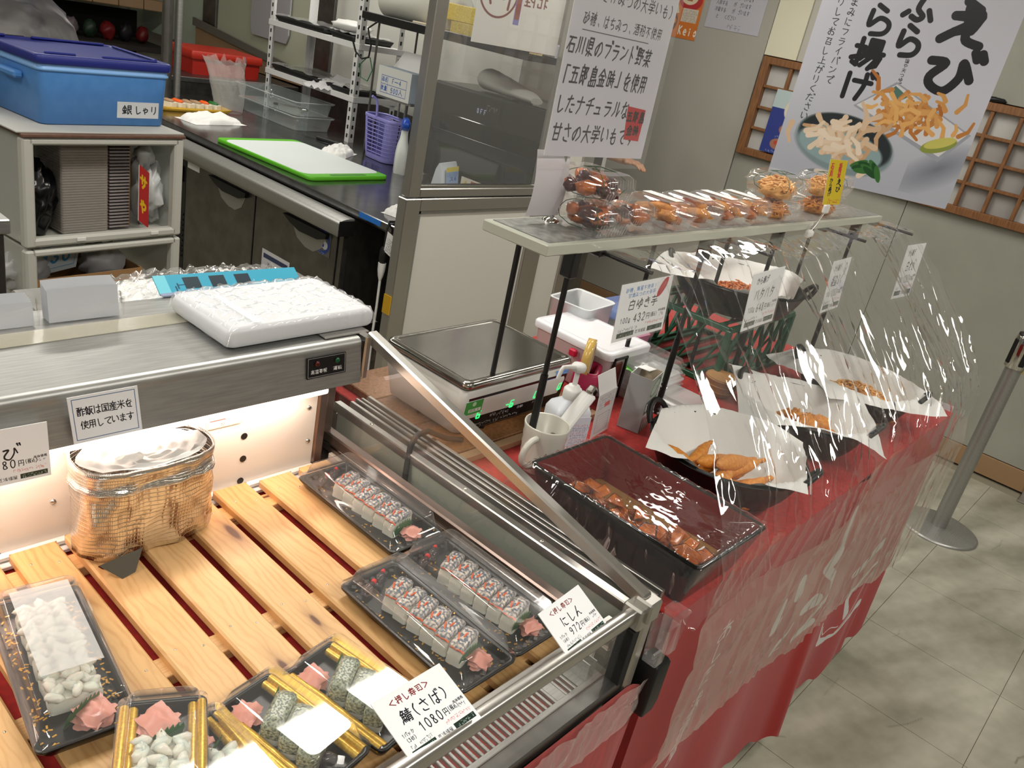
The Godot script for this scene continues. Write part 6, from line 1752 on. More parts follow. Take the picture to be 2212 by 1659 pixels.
func oven():
	var t = thing("black_oven", "large black countertop oven behind the partition glass", "oven", Vector3.ZERO)
	part("body", lohi(Vector3(3.10, 0.862, -3.29), Vector3(3.60, 1.34, -2.50), 0.012), mat(Color(0.075, 0.078, 0.08), 0.3), t)
	part("door_glass", lohi(Vector3(3.094, 0.89, -3.20), Vector3(3.10, 1.20, -2.53), 0.002), mat(Color(0.03, 0.034, 0.036), 0.06), t)
	part("door_band", lohi(Vector3(3.090, 1.055, -3.24), Vector3(3.0945, 1.115, -2.53), 0.001), mat(Color(0.035, 0.05, 0.10), 0.2), t)
	part("top_vent", lohi(Vector3(3.15, 1.34, -2.80), Vector3(3.40, 1.346, -2.55), 0.002), M.black_gloss, t)
	for q in [[3.15, -3.24], [3.55, -3.24], [3.15, -2.55], [3.55, -2.55]]: part("foot", MB.new().lathe([Vector2(0.02, 0.842), Vector2(0.02, 0.863)], 12, Vector3(q[0], 0, q[1])), M.rubber, t)
	var op = Pic.new(160, 60, Color(0.075, 0.078, 0.08))
	write(op, "OFF", 20, 28, 26, Color(0.75, 0.78, 0.95), 0.14, 1.3)
	tiny(op, 70, 4, 150, 16, Color(0.6, 0.6, 0.62), 4)
	part("display", printed(Vector3(3.0925, 1.30, -2.98), Vector3(3.0925, 1.30, -2.80), Vector3(3.0925, 1.235, -2.98), 0.001, print_mat(op, 0.3), M.black), t)
	var cp = Pic.new(200, 60, Color(0.84, 0.82, 0.76))
	cp.rect(50, 8, 196, 22, Color(0.62, 0.32, 0.26))
	cp.poly([Vector2(10, 46), Vector2(26, 14), Vector2(42, 46)], Color(0.85, 0.70, 0.15))
	for k in 2: tiny(cp, 52, 28 + k * 14, 190, 9, INK, k)
	part("caution_label", printed(Vector3(3.092, 0.925, -2.98), Vector3(3.092, 0.925, -2.70), Vector3(3.092, 0.868, -2.98), 0.001, print_mat(cp), M.paper), t)
	# quilted mitt on top
	var rings = []
	for k in 11:
		var f = k / 10.0
		var ring = []
		var w = 0.085 + 0.02 * sin(f * PI) - 0.045 * pow(f, 5.0)
		var hh = 0.052 * (1.0 - f * 0.72)
		for i in 20:
			var a = TAU * i / 20.0
			ring.append(Vector3(w * cos(a), hh * (1.0 + sin(a)) + 0.004 * N.get_noise_2d(f * 9.0, a * 3.0), 0.36 * (f - 0.5)))
		rings.append(ring)
	var inner = []
	for p in rings[0]: inner.append(Vector3(p.x * 0.9, 0.052 + (p.y - 0.052) * 0.85, p.z + 0.01))
	var deep = []
	for p in rings[0]: deep.append(Vector3(p.x * 0.7, 0.04 + (p.y - 0.052) * 0.5, p.z + 0.12))
	var mt = thing("oven_mitt", "grey quilted oven mitt lying open on top of the black oven", "oven mitt", Vector3(3.22, 1.346, -2.86), -0.1)
	var qm = mat(Color(0.62, 0.62, 0.60), 0.9)
	part("quilting", MB.new().loft(rings, false, true), qm, mt)
	part("lining", MB.new().loft([deep, inner, rings[0]], true, false), mat(Color(0.50, 0.45, 0.38), 0.9), mt)
	# tray shelf over the oven with cartons
	var s = thing("upper_shelf", "black tray shelf on thin legs above the oven holding cartons", "shelf", Vector3.ZERO)
	part("tray", lohi(Vector3(3.05, 1.535, -3.85), Vector3(3.42, 1.562, -2.66), 0.006), M.black, s)
	part("tray_lip", lohi(Vector3(3.043, 1.540, -3.86), Vector3(3.055, 1.578, -2.655), 0.003), M.black, s)
	for q in [[3.38, -3.78], [3.38, -2.70], [3.12, -3.80], [3.12, -2.52]]: part("leg", MB.new().tube([Vector3(q[0], 0.842 if q[1] < -3.4 else 1.34, q[1]), Vector3(q[0], 1.54, q[1])], 0.006, 8), M.steel_dark, s)
	carton(Vector3(3.12, 1.563, -3.02), Vector3(0.075, 0.065, 0.40), 0.0, Color(0.84, 0.74, 0.30), "", "pale yellow film carton, lower one on the black tray shelf")
	carton(Vector3(3.13, 1.629, -3.05), Vector3(0.085, 0.075, 0.40), 0.06, Color(0.90, 0.78, 0.18), "", "bright yellow film carton on top of the paler one")
	carton(Vector3(3.12, 1.563, -2.735), Vector3(0.085, 0.085, 0.15), -0.25, Color(0.80, 0.75, 0.52), "Kitchen", "cream kitchen carton with red panels at the near end of the tray shelf")
	carton(Vector3(3.30, 1.563, -2.60 - 0.15), Vector3(0.09, 0.06, 0.16), 0.0, Color(0.74, 0.75, 0.80), "", "white and blue carton at the back of the tray shelf")
	var ro = thing("paper_roll", "thick white paper roll lying on the far end of the black tray shelf", "paper roll", Vector3(3.20, 1.563 + 0.098, -3.55))
	part("roll", MB.new().lathe([Vector2(0.03, -0.27), Vector2(0.096, -0.27), Vector2(0.096, 0.27), Vector2(0.03, 0.27), Vector2(0.03, -0.27)], 36, Vector3.ZERO, Basis(Vector3.RIGHT, PI / 2)), mat(Color(0.80, 0.80, 0.76), 0.7), ro)
	var fl = thing("envelope_stack", "flat cream paper packets on the black tray shelf", "packet", Vector3(3.11, 1.563, -3.36), 0.1)
	part("packets", box(Vector3(0, 0.012, 0), Vector3(0.10, 0.024, 0.22), 0.004), mat(Color(0.76, 0.72, 0.62), 0.7), fl)
	# carton marked F-4 on its small stand
	var fp = Pic.new(300, 160, Color(0.80, 0.80, 0.79))
	var BL = Color(0.22, 0.35, 0.62)
	fp.frame(34, 46, 268, 142, 3, BL)
	fp.rect(34, 92, 268, 95, BL)
	fp.rect(96, 46, 98, 142, BL)
	write(fp, "品名", 40, 54, 28, BL, 0.12, 0.95)
	write(fp, "数量", 40, 102, 28, BL, 0.12, 0.95)
	write(fp, "Fー4", 132, 52, 34, BL, 0.12, 1.1)
	write(fp, "500入", 128, 102, 34, BL, 0.12, 1.1)
	var ca = thing("bag_carton", "white carton printed F-4 in a blue grid above the lilac basket", "carton", Vector3(3.05, 1.188, -3.54))
	part("face", printed(Vector3(-0.001, 0.148, -0.132), Vector3(-0.001, 0.148, 0.132), Vector3(-0.001, 0.0, -0.132), 0.001, print_mat(fp), M.paper), ca)
	part("shell", lohi(Vector3(0.0, 0.0, -0.132), Vector3(0.17, 0.148, 0.132), 0.002), mat(Color(0.66, 0.71, 0.76), 0.7), ca)
	part("open_flap", box(Vector3(0.13, 0.19, 0.0), Vector3(0.11, 0.002, 0.26), 0.0, Basis(Vector3(0, 0, 1), 0.9)), M.paper, ca)
	var cs = thing("carton_stand", "thin steel stand holding up the white F-4 carton", "stand", Vector3.ZERO)
	part("ledge", lohi(Vector3(3.06, 1.176, -3.68), Vector3(3.30, 1.187, -3.40), 0.001), M.steel, cs)
	for z in [-3.69, -3.39]: part("upright", MB.new().tube([Vector3(3.29, 0.842, z), Vector3(3.29, 1.186, z)], 0.006, 8), M.steel, cs)
	for z in [-3.69, -3.39]: part("upright", MB.new().tube([Vector3(3.24, 0.842, z), Vector3(3.24, 1.176, z)], 0.006, 8), M.steel, cs)
	var wc = thing("white_carton", "plain white carton standing to the left of the black oven behind the post", "carton", Vector3(3.22, 0.843, -3.36))
	part("shell", box(Vector3(0, 0.12, 0.0), Vector3(0.16, 0.24, 0.10), 0.003), M.paper, wc)
	part("blue_lid", box(Vector3(0, 0.262, 0.0), Vector3(0.15, 0.042, 0.09), 0.01), mat(Color(0.20, 0.48, 0.68), 0.4), wc)
	var dp = Pic.new(120, 160, Color(0.55, 0.66, 0.80))
	dp.rect(0, 0, 120, 40, Color(0.82, 0.76, 0.30))
	write(dp, "ス6", 30, 80, 44, Color(0.2, 0.3, 0.6), 0.12)
	for k in 3: tiny(dp, 8, 46 + k * 12, 112, 9, Color(0.2, 0.3, 0.55), k)
	var pc = thing("blue_packet", "pale blue and yellow packet leaning by the steel post on the worktop", "packet", Vector3(2.86, 0.851, -2.86), 0.3)
	part("pouch", MB.new().loft([rr(0.075, 0.030, 0.02, 0.0), rr(0.085, 0.038, 0.02, 0.05), rr(0.080, 0.020, 0.01, 0.14), rr(0.078, 0.004, 0.002, 0.17)]), mat(Color(0.76, 0.79, 0.82), 0.4), pc)
	part("print", printed(Vector3(-0.060, 0.155, 0.030), Vector3(0.060, 0.155, 0.030), Vector3(-0.060, 0.07, 0.041), 0.0006, print_mat(dp), M.paper), pc)

func carton(o, s, turn, c, txt, label):
	var t = thing("carton", label, "carton", o, turn)
	part("shell", box(Vector3(0, s.y / 2, 0), s, 0.003), tri_tex(mat(Color.WHITE, 0.6), noise_tex(0.06, c.darkened(0.12), c.lightened(0.2), int(s.z * 100) + 3, 128), Vector3(10, 10, 10), false), t)
	part("end_print", lohi(Vector3(-s.x * 0.4, s.y * 0.12, s.z / 2), Vector3(s.x * 0.4, s.y * 0.88, s.z / 2 + 0.001), 0.0), mat(Color(0.62, 0.20, 0.16) if txt != "" else c.darkened(0.15), 0.6), t)
	if txt != "":
		var p = Pic.new(220, 110, Color(0.80, 0.76, 0.55))
		write(p, txt, 16, 24, 64, Color(0.15, 0.14, 0.12), 0.12, 1.0, 0.25)
		var q = printed(Vector3(-s.x * 0.45, s.y + 0.001, s.z * 0.45), Vector3(-s.x * 0.45, s.y + 0.001, -s.z * 0.45), Vector3(s.x * 0.45, s.y + 0.001, s.z * 0.45), 0.0006, print_mat(p), M.paper)
		part("top_print", q, null, t)
		part("side_print", lohi(Vector3(-s.x / 2 - 0.001, s.y * 0.3, -s.z * 0.4), Vector3(-s.x / 2, s.y * 0.75, s.z * 0.4), 0.0), mat(Color(0.60, 0.18, 0.15), 0.6), t)

func rack():
	var t = thing("white_rack", "white slotted-angle steel rack on the back counter", "rack", Vector3.ZERO)
	var m = mat(Color(0.80, 0.80, 0.80), 0.4)
	for q in [[3.20, -4.95, 1, 1], [3.20, -4.05, 1, -1], [3.52, -4.95, -1, 1], [3.52, -4.05, -1, -1]]:
		var p = MB.new()
		p.box(Vector3(q[0], 1.39, q[1] + q[3] * 0.018), Vector3(0.003, 1.10, 0.038), 0.0)
		p.box(Vector3(q[0] + q[2] * 0.018, 1.39, q[1]), Vector3(0.038, 1.10, 0.003), 0.0)
		var po = part("angle_post", p, m, t)
		var sl = MB.new()
		for k in 22:
			sl.box(Vector3(q[0] - 0.001 * q[2], 0.88 + k * 0.05, q[1] + q[3] * 0.018), Vector3(0.004, 0.022, 0.012), 0.0)
			sl.box(Vector3(q[0] + q[2] * 0.018, 0.88 + k * 0.05, q[1] - 0.001 * q[3]), Vector3(0.012, 0.022, 0.004), 0.0)
		part("slots", sl, M.rubber, po)
	for y in [1.10, 1.39]:
		part("shelf_board", lohi(Vector3(3.20, y, -4.96), Vector3(3.53, y + 0.004, -4.04), 0.001), m, t)
		part("shelf_edge", lohi(Vector3(3.195, y - 0.028, -4.96), Vector3(3.199, y + 0.004, -4.04), 0.001), m, t)
		part("shelf_edge", lohi(Vector3(3.20, y - 0.028, -4.042), Vector3(3.53, y + 0.004, -4.038), 0.001), m, t)
	for e in [[1.395, -4.64, 0.54, "upper shelf of the white rack, far end"], [1.395, -4.22, 0.24, "upper shelf of the white rack, near end"], [1.105, -4.66, 0.50, "lower shelf of the white rack, far end"], [1.105, -4.20, 0.26, "lower shelf of the white rack, near end"]]:
		var tr = thing("black_tray_stack", "stack of black trays in film on the " + e[3], "tray", Vector3(3.35, e[0], e[1]))
		part("trays", MB.new().loft([rr(0.14, e[2] * 0.46, 0.02, 0.0), rr(0.155, e[2] * 0.5, 0.02, 0.028), rr(0.150, e[2] * 0.49, 0.02, 0.030), rr(0.135, e[2] * 0.45, 0.02, 0.012)]), M.black, tr)
		var rows = []
		for i in 14:
			var row = []
			for j in 12:
				var u = j / 11.0 * 2 - 1
				var v = i / 13.0 * 2 - 1
				row.append(Vector3(u * 0.15, 0.034 + 0.02 * absf(N.get_noise_2d(u * 3 + e[1], v * 4)), v * e[2] * 0.5))
			rows.append(row)
		part("film_cover", MB.new().sheet(rows), clear(0.18, 0.06), tr)
	var wb = thing("white_bundle", "rolled white bags in film on the upper shelf of the white rack", "bag pack", Vector3(3.36, 1.430, -4.34))
	part("roll", MB.new().blob(Vector3(0, 0.03, 0), Vector3(0.10, 0.035, 0.15), N, 0.25, 2.0), mat(Color(0.76, 0.76, 0.75), 0.4), wb)
	var pp = solo("white_sheet", MB.new().sheet(wavy(0.14, 0.10, 0.03, 5)), mat(Color(0.74, 0.74, 0.75), 0.6), "loose white sheet drooping over the lower shelf edge of the white rack", "paper sheet")
	pp.position = Vector3(3.26, 1.128, -4.36)
	pp.rotation.z = 0.25
	var cab = thing("black_strap", "black cable loop hanging from the black tray shelf", "cable", Vector3.ZERO)
	part("loop", MB.new().tube([Vector3(3.04, 1.54, -3.72), Vector3(3.0, 1.50, -3.74), Vector3(3.0, 1.42, -3.70), Vector3(3.01, 1.36, -3.72), Vector3(3.0, 1.345, -3.76), Vector3(3.0, 1.37, -3.82), Vector3(2.99, 1.42, -3.84)], 0.005, 8), M.rubber, cab)
	var gl = solo("green_loop", MB.new().tube([Vector3(3.02, 1.36, -3.72), Vector3(3.02, 1.30, -3.69), Vector3(3.02, 1.24, -3.72), Vector3(3.02, 1.25, -3.78), Vector3(3.02, 1.31, -3.80), Vector3(3.02, 1.36, -3.74)], 0.003, 7), mat(Color(0.1, 0.4, 0.25), 0.5), "thin green string loop hanging under the black cable", "string")

func storage():
	# stacked translucent bins left of the fridge with the blue rice box on top
	var yaw = 0.12
	var bs = Basis(Vector3.UP, yaw)
	var o = Vector3(1.235, 0.0, -3.02)
	var t = thing("storage_bins", "stacked translucent plastic bins with open fronts under the blue box", "storage bins", o, yaw)
	var fm = mat(Color(0.72, 0.72, 0.69), 0.4)
	var hw = 0.262
	for k in 3:
		var y0 = 0.01 + k * 0.36
		var y1 = y0 + 0.35
		for s in [-1, 1]:
			part("front_upright", lohi(Vector3(s * hw - 0.018, y0, 0.165), Vector3(s * hw + 0.018, y1, 0.20), 0.006), fm, t)
			part("side_wall", lohi(Vector3(s * hw - 0.004, y0, -0.20), Vector3(s * hw + 0.004, y1, 0.18), 0.002), clear(0.5, 0.22, Color(0.78, 0.79, 0.77)), t)
		part("front_lip", lohi(Vector3(-hw, y0, 0.165), Vector3(hw, y0 + 0.03, 0.20), 0.008), fm, t)
		part("front_top", lohi(Vector3(-hw, y1 - 0.022, 0.175), Vector3(hw, y1, 0.20), 0.006), fm, t)
		part("bin_floor", lohi(Vector3(-hw, y0, -0.20), Vector3(hw, y0 + 0.008, 0.18), 0.002), fm, t)
		part("back_wall", lohi(Vector3(-hw, y0, -0.205), Vector3(hw, y1, -0.198), 0.002), clear(0.6, 0.22, Color(0.74, 0.75, 0.73)), t)
	for x in [-0.10, 0.17]: part("latch", box(Vector3(x, 0.748, 0.202), Vector3(0.03, 0.012, 0.006), 0.001), M.white, t)
	part("top_board", lohi(Vector3(-hw - 0.02, 1.082, -0.21), Vector3(hw + 0.02, 1.094, 0.205), 0.003), tri_tex(mat(Color.WHITE, 0.5), noise_tex(0.03, Color(0.34, 0.24, 0.19), Color(0.44, 0.32, 0.26), 61), Vector3(3, 3, 3)), t)
	part("top_cover", lohi(Vector3(-hw - 0.03, 1.094, -0.215), Vector3(hw + 0.022, 1.099, 0.19), 0.001), mat(Color(0.72, 0.72, 0.70), 0.5), t)
	var G = func(x, y, z): return o + bs * Vector3(x, y, z)
	# middle bin
	var bb = thing("black_bag", "wrinkled black plastic bag in the left of the upper bin", "plastic bag", G.call(-0.185, 0.742, 0.06), yaw)
	part("sack", MB.new().blob(Vector3(0, 0.115, 0), Vector3(0.062, 0.125, 0.09), N, 0.4, 2.4, Basis(), 24, 18, 2.0), mat(Color(0.03, 0.03, 0.045), 0.22), bb)
	var cs = thing("container_stack", "tall wrapped stack of clear food containers in the middle of the upper bin", "container stack", G.call(-0.045, 0.742, 0.05), yaw)
	for k in 34: part("container", box(Vector3(0.0, 0.008 + k * 0.0088, 0), Vector3(0.155, 0.005, 0.16), 0.001), mat(Color(0.62, 0.60, 0.57), 0.4) if k == 0 else cs.get_child(0).material_override, cs)
	part("wrap", lohi(Vector3(-0.082, 0.002, -0.083), Vector3(0.082, 0.315, 0.083), 0.006), clear(0.45, 0.15, Color(0.66, 0.63, 0.60)), cs)
	var c2 = thing("lid_stack", "narrow stack of banded lids beside the wrapped containers", "lid stack", G.call(0.088, 0.742, 0.05), yaw)
	for k in 26: part("lid", box(Vector3(0.0, 0.01 + k * 0.0115, 0), Vector3(0.075, 0.006, 0.13), 0.001), mat(Color(0.55, 0.52, 0.52), 0.4) if k == 0 else c2.get_child(0).material_override, c2)
	part("tan_sleeve", lohi(Vector3(-0.055, 0.005, -0.06), Vector3(-0.040, 0.31, 0.06), 0.002), mat(Color(0.55, 0.42, 0.28), 0.6), c2)
	part("tan_sleeve", lohi(Vector3(0.039, 0.005, -0.06), Vector3(0.044, 0.31, 0.06), 0.002), mat(Color(0.55, 0.42, 0.28), 0.6), c2)
	var rc = Pic.new(80, 260, Color(0.66, 0.12, 0.12))
	write(rc, "サ", 8, 36, 62, Color(0.82, 0.68, 0.08), 0.2, 0.9)
	write(rc, "や", 8, 150, 62, Color(0.82, 0.68, 0.08), 0.2, 0.9)
	solo("red_card", printed(G.call(0.130, 0.985, 0.165), G.call(0.178, 0.950, 0.150), G.call(0.130, 0.785, 0.165), 0.003, print_mat(rc), M.paper), null, "red card with yellow kana standing in the upper bin", "card")
	var wb = thing("white_bag", "knotted white plastic bag in the right of the upper bin", "plastic bag", G.call(0.218, 0.742, 0.06), yaw)
	part("sack", MB.new().blob(Vector3(0, 0.13, 0), Vector3(0.048, 0.12, 0.08), N, 0.6, 2.2, Basis(), 22, 16, 7.0), mat(Color(0.78, 0.79, 0.79), 0.35), wb)
	part("knot", MB.new().blob(Vector3(-0.01, 0.25, 0.01), Vector3(0.03, 0.045, 0.03), N, 0.7, 3.0, Basis(), 14, 10, 9.0), mat(Color(0.78, 0.79, 0.79), 0.35), wb)
	# lower bin
	var cb = thing("cardboard_box", "brown cardboard box with a white tape band in the lower bin", "box", G.call(-0.045, 0.380, 0.05), yaw)
	for s in [-1, 1]:
		part("wall", box(Vector3(s * 0.188, 0.115, 0), Vector3(0.004, 0.23, 0.24), 0.0), M.card_board, cb)
		part("wall", box(Vector3(0, 0.115, s * 0.12), Vector3(0.38, 0.23, 0.004), 0.0), M.card_board, cb)
	part("bottom", box(Vector3(0, 0.003, 0), Vector3(0.38, 0.004, 0.24), 0.0), M.card_board, cb)
	part("tape_band", box(Vector3(0, 0.135, 0.123), Vector3(0.376, 0.03, 0.001), 0.0, Basis(Vector3(0, 0, 1), 0.06)), mat(Color(0.76, 0.76, 0.73), 0.6), cb)
	var b3 = Pic.new(200, 160, Color(0.76, 0.79, 0.81))
	write(b3, "30", 60, 50, 70, Color(0.25, 0.55, 0.72), 0.16, 1.2)
	b3.frame(16, 26, 186, 140, 3, Color(0.35, 0.6, 0.75))
	b3.rect(16, 50, 46, 140, Color(0.25, 0.55, 0.75))
	solo("bag_packet", printed(G.call(-0.17, 0.70, 0.075), G.call(-0.02, 0.715, 0.062), G.call(-0.195, 0.585, 0.08), 0.02, print_mat(b3, 0.3), mat(Color(0.74, 0.77, 0.79), 0.4)), null, "white packet printed 30 in blue sticking out of the cardboard box", "packet")
	for e in [[0.06, 0.60, 0.05, "clear bag with a red corner in the right of the cardboard box", 3.0], [-0.22, 0.60, 0.06, "pale bag squeezed at the left of the cardboard box", 6.0]]:
		solo("plastic_bag", MB.new().blob(G.call(e[0], e[1], e[2]), Vector3(0.075, 0.07, 0.06), N, 0.6, 2.4, Basis(), 18, 12, e[4]), mat(Color(0.70, 0.70, 0.71), 0.35), e[3], "plastic bag")
	# blue rice box
	var bx = thing("rice_box", "light blue insulated box with a dark blue lid and a handwritten white label", "insulated box", Vector3(1.275, 1.0995, -3.10), 0.14)
	var blue = mat(Color(0.30, 0.52, 0.78), 0.4)
	tri_tex(blue, noise_tex(0.02, Color(0.28, 0.50, 0.76), Color(0.33, 0.55, 0.81), 62), Vector3(3, 3, 3))
	var lid = mat(Color(0.12, 0.16, 0.48), 0.4)
	part("body", MB.new().loft([rr(0.212, 0.160, 0.02, 0.0, 4), rr(0.220, 0.168, 0.024, 0.004, 4), rr(0.228, 0.176, 0.024, 0.168, 4)]), blue, bx)
	part("seal_band", MB.new().loft([rr(0.229, 0.177, 0.024, 0.166, 4), rr(0.233, 0.181, 0.024, 0.168, 4), rr(0.233, 0.181, 0.024, 0.174, 4), rr(0.230, 0.178, 0.024, 0.176, 4), rr(0.230, 0.178, 0.024, 0.190, 4)]), mat(Color(0.45, 0.64, 0.86), 0.4), bx)
	part("lid", MB.new().loft([rr(0.236, 0.184, 0.026, 0.188, 4), rr(0.238, 0.186, 0.026, 0.19, 4), rr(0.238, 0.186, 0.026, 0.212, 4), rr(0.235, 0.183, 0.026, 0.216, 4), rr(0.215, 0.163, 0.02, 0.216, 4), rr(0.213, 0.161, 0.02, 0.2125, 4)]), lid, bx)
	for e in [[-0.15, 0.158, 0.10, 0.012], [0.09, 0.158, 0.20, 0.012], [0.06, -0.158, 0.26, 0.012], [-0.19, -0.158, 0.07, 0.012]]: part("lid_rib", box(Vector3(e[0], 0.2185, e[1]), Vector3(e[2], 0.008, e[3]), 0.003), lid, bx)
	for e in [0.0]: part("lid_rib", box(Vector3(0.207, 0.2185, 0.0), Vector3(0.012, 0.008, 0.26), 0.003), lid, bx)
	part("side_grip", box(Vector3(-0.242, 0.135, 0.02), Vector3(0.03, 0.022, 0.13), 0.006), blue, bx)
	var rp = Pic.new(300, 100, Color(0.78, 0.79, 0.80))
	write(rp, "銀", 34, 20, 60, INK, 0.11, 1.25)
	write(rp, "しゃり", 122, 20, 58, INK, 0.11, 0.95)
	part("label", printed(Vector3(0.035, 0.082, 0.1735), Vector3(0.192, 0.082, 0.1735), Vector3(0.035, 0.028, 0.1712), 0.001, print_mat(rp), M.paper), bx)
	# white cloth heap behind the box
	var rows = []
	for i in 26:
		var row = []
		for j in 30:
			var u = j / 29.0
			var v = i / 25.0
			var a = PI * (0.02 + 0.96 * u)
			row.append(Vector3(1.10 - cos(a) * (0.30 + 0.03 * v) + 0.02 * N.get_noise_2d(u * 9.0, v * 2.0), 1.10 + (0.40 - 0.02 * v) * pow(sin(a), 0.6) * (1.0 - 0.5 * v * v) + 0.02 * N.get_noise_2d(u * 7.0, v * 3.0), -3.36 - 0.25 * v + 0.06 * N.get_noise_2d(u * 6.0 + 3, v * 2.0)))
		rows.append(row)
	solo("white_cloth", MB.new().sheet(rows), mat(Color(0.78, 0.77, 0.77), 0.8), "white cloth cover bulging up behind the blue box", "cloth")
	var cs2 = thing("cloth_shelf", "low steel stand behind the bins carrying the white cloth cover", "stand", Vector3(1.10, 0, -3.50))
	part("stand_top", box(Vector3(0, 1.07, 0), Vector3(0.66, 0.03, 0.42), 0.004), M.steel_dark, cs2)
	for q in [[-1, -1], [1, -1], [1, 1], [-1, 1]]: part("leg", box(Vector3(q[0] * 0.30, 0.53, q[1] * 0.18), Vector3(0.03, 1.06, 0.03), 0.002), M.steel, cs2)
	var te = thing("steel_table", "corner of a steel table at the left edge of the kitchen", "table", Vector3(0.38, 0, -2.25))
	part("table_top", box(Vector3(0.0, 1.058, 0.0), Vector3(0.59, 0.034, 0.50), 0.003), M.steel, te)
	for q in [[-1, -1], [1, -1], [1, 1], [-1, 1]]: part("leg", box(Vector3(q[0] * 0.27, 0.52, q[1] * 0.22), Vector3(0.03, 1.04, 0.03), 0.002), M.steel_dark, te)

func background():
	# kitchen end: far counter, red box, glazed screen, display behind
	var c = thing("far_counter", "dark steel counter along the far end of the kitchen", "counter", Vector3.ZERO)
	part("top", lohi(Vector3(2.2, 0.915, -6.0), Vector3(3.70, 0.948, -5.30), 0.004), M.steel_dark, c)
	part("front", lohi(Vector3(2.22, 0.05, -5.98), Vector3(3.68, 0.915, -5.33), 0.004), M.steel_dark, c)
	for k in 2: part("front_rail", lohi(Vector3(2.22, 0.70 - k * 0.2, -5.33), Vector3(3.68, 0.72 - k * 0.2, -5.318), 0.002), M.steel, c)
	var r = thing("red_box", "red lidded box on the far steel counter", "box", Vector3(3.21, 0.9485, -5.62))
	var rm = mat(Color(0.66, 0.13, 0.09), 0.45)
	part("body", MB.new().loft([rr(0.245, 0.18, 0.01, 0.0), rr(0.252, 0.186, 0.012, 0.105)]), rm, r)
	part("lid", MB.new().loft([rr(0.260, 0.194, 0.012, 0.098), rr(0.262, 0.196, 0.012, 0.10), rr(0.262, 0.196, 0.012, 0.145), rr(0.258, 0.192, 0.012, 0.149)]), mat(Color(0.72, 0.17, 0.11), 0.45), r)
	var s = struct("wall_screen", lohi(Vector3(3.78, 0.0, -6.60), Vector3(3.82, 0.95, -3.35), 0.004), M.steel_dark)
	var cream = mat(Color(0.70, 0.72, 0.64), 0.6)
	part("panel", lohi(Vector3(3.79, 0.96, -6.60), Vector3(3.81, 2.3, -5.30), 0.002), cream, s)
	part("panel", lohi(Vector3(3.79, 0.96, -8.1), Vector3(3.81, 2.3, -6.80), 0.002), mat(Color(0.70, 0.75, 0.69), 0.6), s)
	part("panel", lohi(Vector3(3.79, 0.96, -5.08), Vector3(3.81, 2.3, -3.35), 0.002), mat(Color(0.74, 0.74, 0.71), 0.6), s)
	part("mullion", lohi(Vector3(3.77, 0.0, -6.80), Vector3(3.82, 2.3, -6.60), 0.004), M.steel_dark, s)
	part("mullion", lohi(Vector3(3.77, 0.0, -5.30), Vector3(3.82, 2.3, -5.08), 0.004), M.steel_dark, s)
	var w = thing("wood_fascia", "sloping tan wooden fascia board along the glazed screen at the far end", "fascia", Vector3.ZERO)
	part("board", prism_x([Vector2(-6.85, 1.17), Vector2(-5.88, 1.09), Vector2(-5.0, 1.02), Vector2(-5.0, 0.96), Vector2(-6.85, 0.93)], 3.745, 3.765), M.tan, w)
	part("top_strip", prism_x([Vector2(-6.87, 1.195), Vector2(-5.88, 1.105), Vector2(-5.0, 1.035), Vector2(-5.0, 0.985), Vector2(-6.87, 1.135)], 3.725, 3.745), mat(Color(0.42, 0.40, 0.37), 0.5), w)
	var d = thing("goods_shelf", "dim shelf of goods with a tan tiled top beyond the kitchen", "shelf", Vector3.ZERO)
	part("back_board", lohi(Vector3(2.3, 0.3, -7.9), Vector3(3.74, 1.10, -7.86), 0.0), mat(Color(0.10, 0.09, 0.09), 0.8), d)
	part("shelf_board", lohi(Vector3(2.3, 0.84, -7.86), Vector3(3.74, 0.88, -7.2), 0.003), mat(Color(0.16, 0.14, 0.13), 0.7), d)
	for k in 7: part("top_tile", lohi(Vector3(2.3 + k * 0.206, 1.16, -7.9), Vector3(2.3 + k * 0.206 + 0.20, 1.24, -7.3), 0.006), M.tan, d)
	part("side_board", lohi(Vector3(2.26, 0.3, -7.9), Vector3(2.30, 1.24, -7.2), 0.003), mat(Color(0.20, 0.17, 0.14), 0.7), d)
	var cols = [Color(0.42, 0.08, 0.08), Color(0.10, 0.09, 0.12), Color(0.38, 0.07, 0.07), Color(0.22, 0.16, 0.30), Color(0.42, 0.38, 0.40), Color(0.12, 0.20, 0.14)]
	for k in 9:
		var g = thing("shelf_packet", "small dark packet on the dim goods shelf beyond the kitchen", "packet", Vector3(2.42 + k * 0.145, 0.881, -7.42), 0.3 * (k % 3), "packets on the dim goods shelf")
		part("pouch", MB.new().blob(Vector3(0, 0.07, 0), Vector3(0.06, 0.07, 0.05), N, 0.5, 2.0, Basis(), 12, 8, k * 2.0), mat(cols[k % 6], 0.5), g)
	var po = struct("trim_1", MB.new().tube([Vector3(2.62, 0.0, -5.12), Vector3(2.62, 2.4, -5.12)], 0.032, 14), M.steel_dark)
	part("second_pipe", MB.new().tube([Vector3(2.70, 0.0, -5.14), Vector3(2.70, 2.4, -5.14)], 0.022, 12), M.steel, po)
	var gb = thing("grey_board", "grey rounded plastic board hanging on the cream screen panel behind the rack", "board", Vector3(3.76, 1.20, -5.83))
	part("board", prism_x([Vector2(-0.25, 0.06), Vector2(-0.22, 0.0), Vector2(0.22, 0.0), Vector2(0.25, 0.06), Vector2(0.25, 0.6), Vector2(-0.25, 0.6)], 0.0, 0.012), mat(Color(0.66, 0.66, 0.68), 0.5), gb)
	part("hook", MB.new().tube([Vector3(0.006, 0.6, 0), Vector3(0.006, 0.68, 0), Vector3(0.03, 0.70, 0)], 0.004, 6), M.steel, gb)
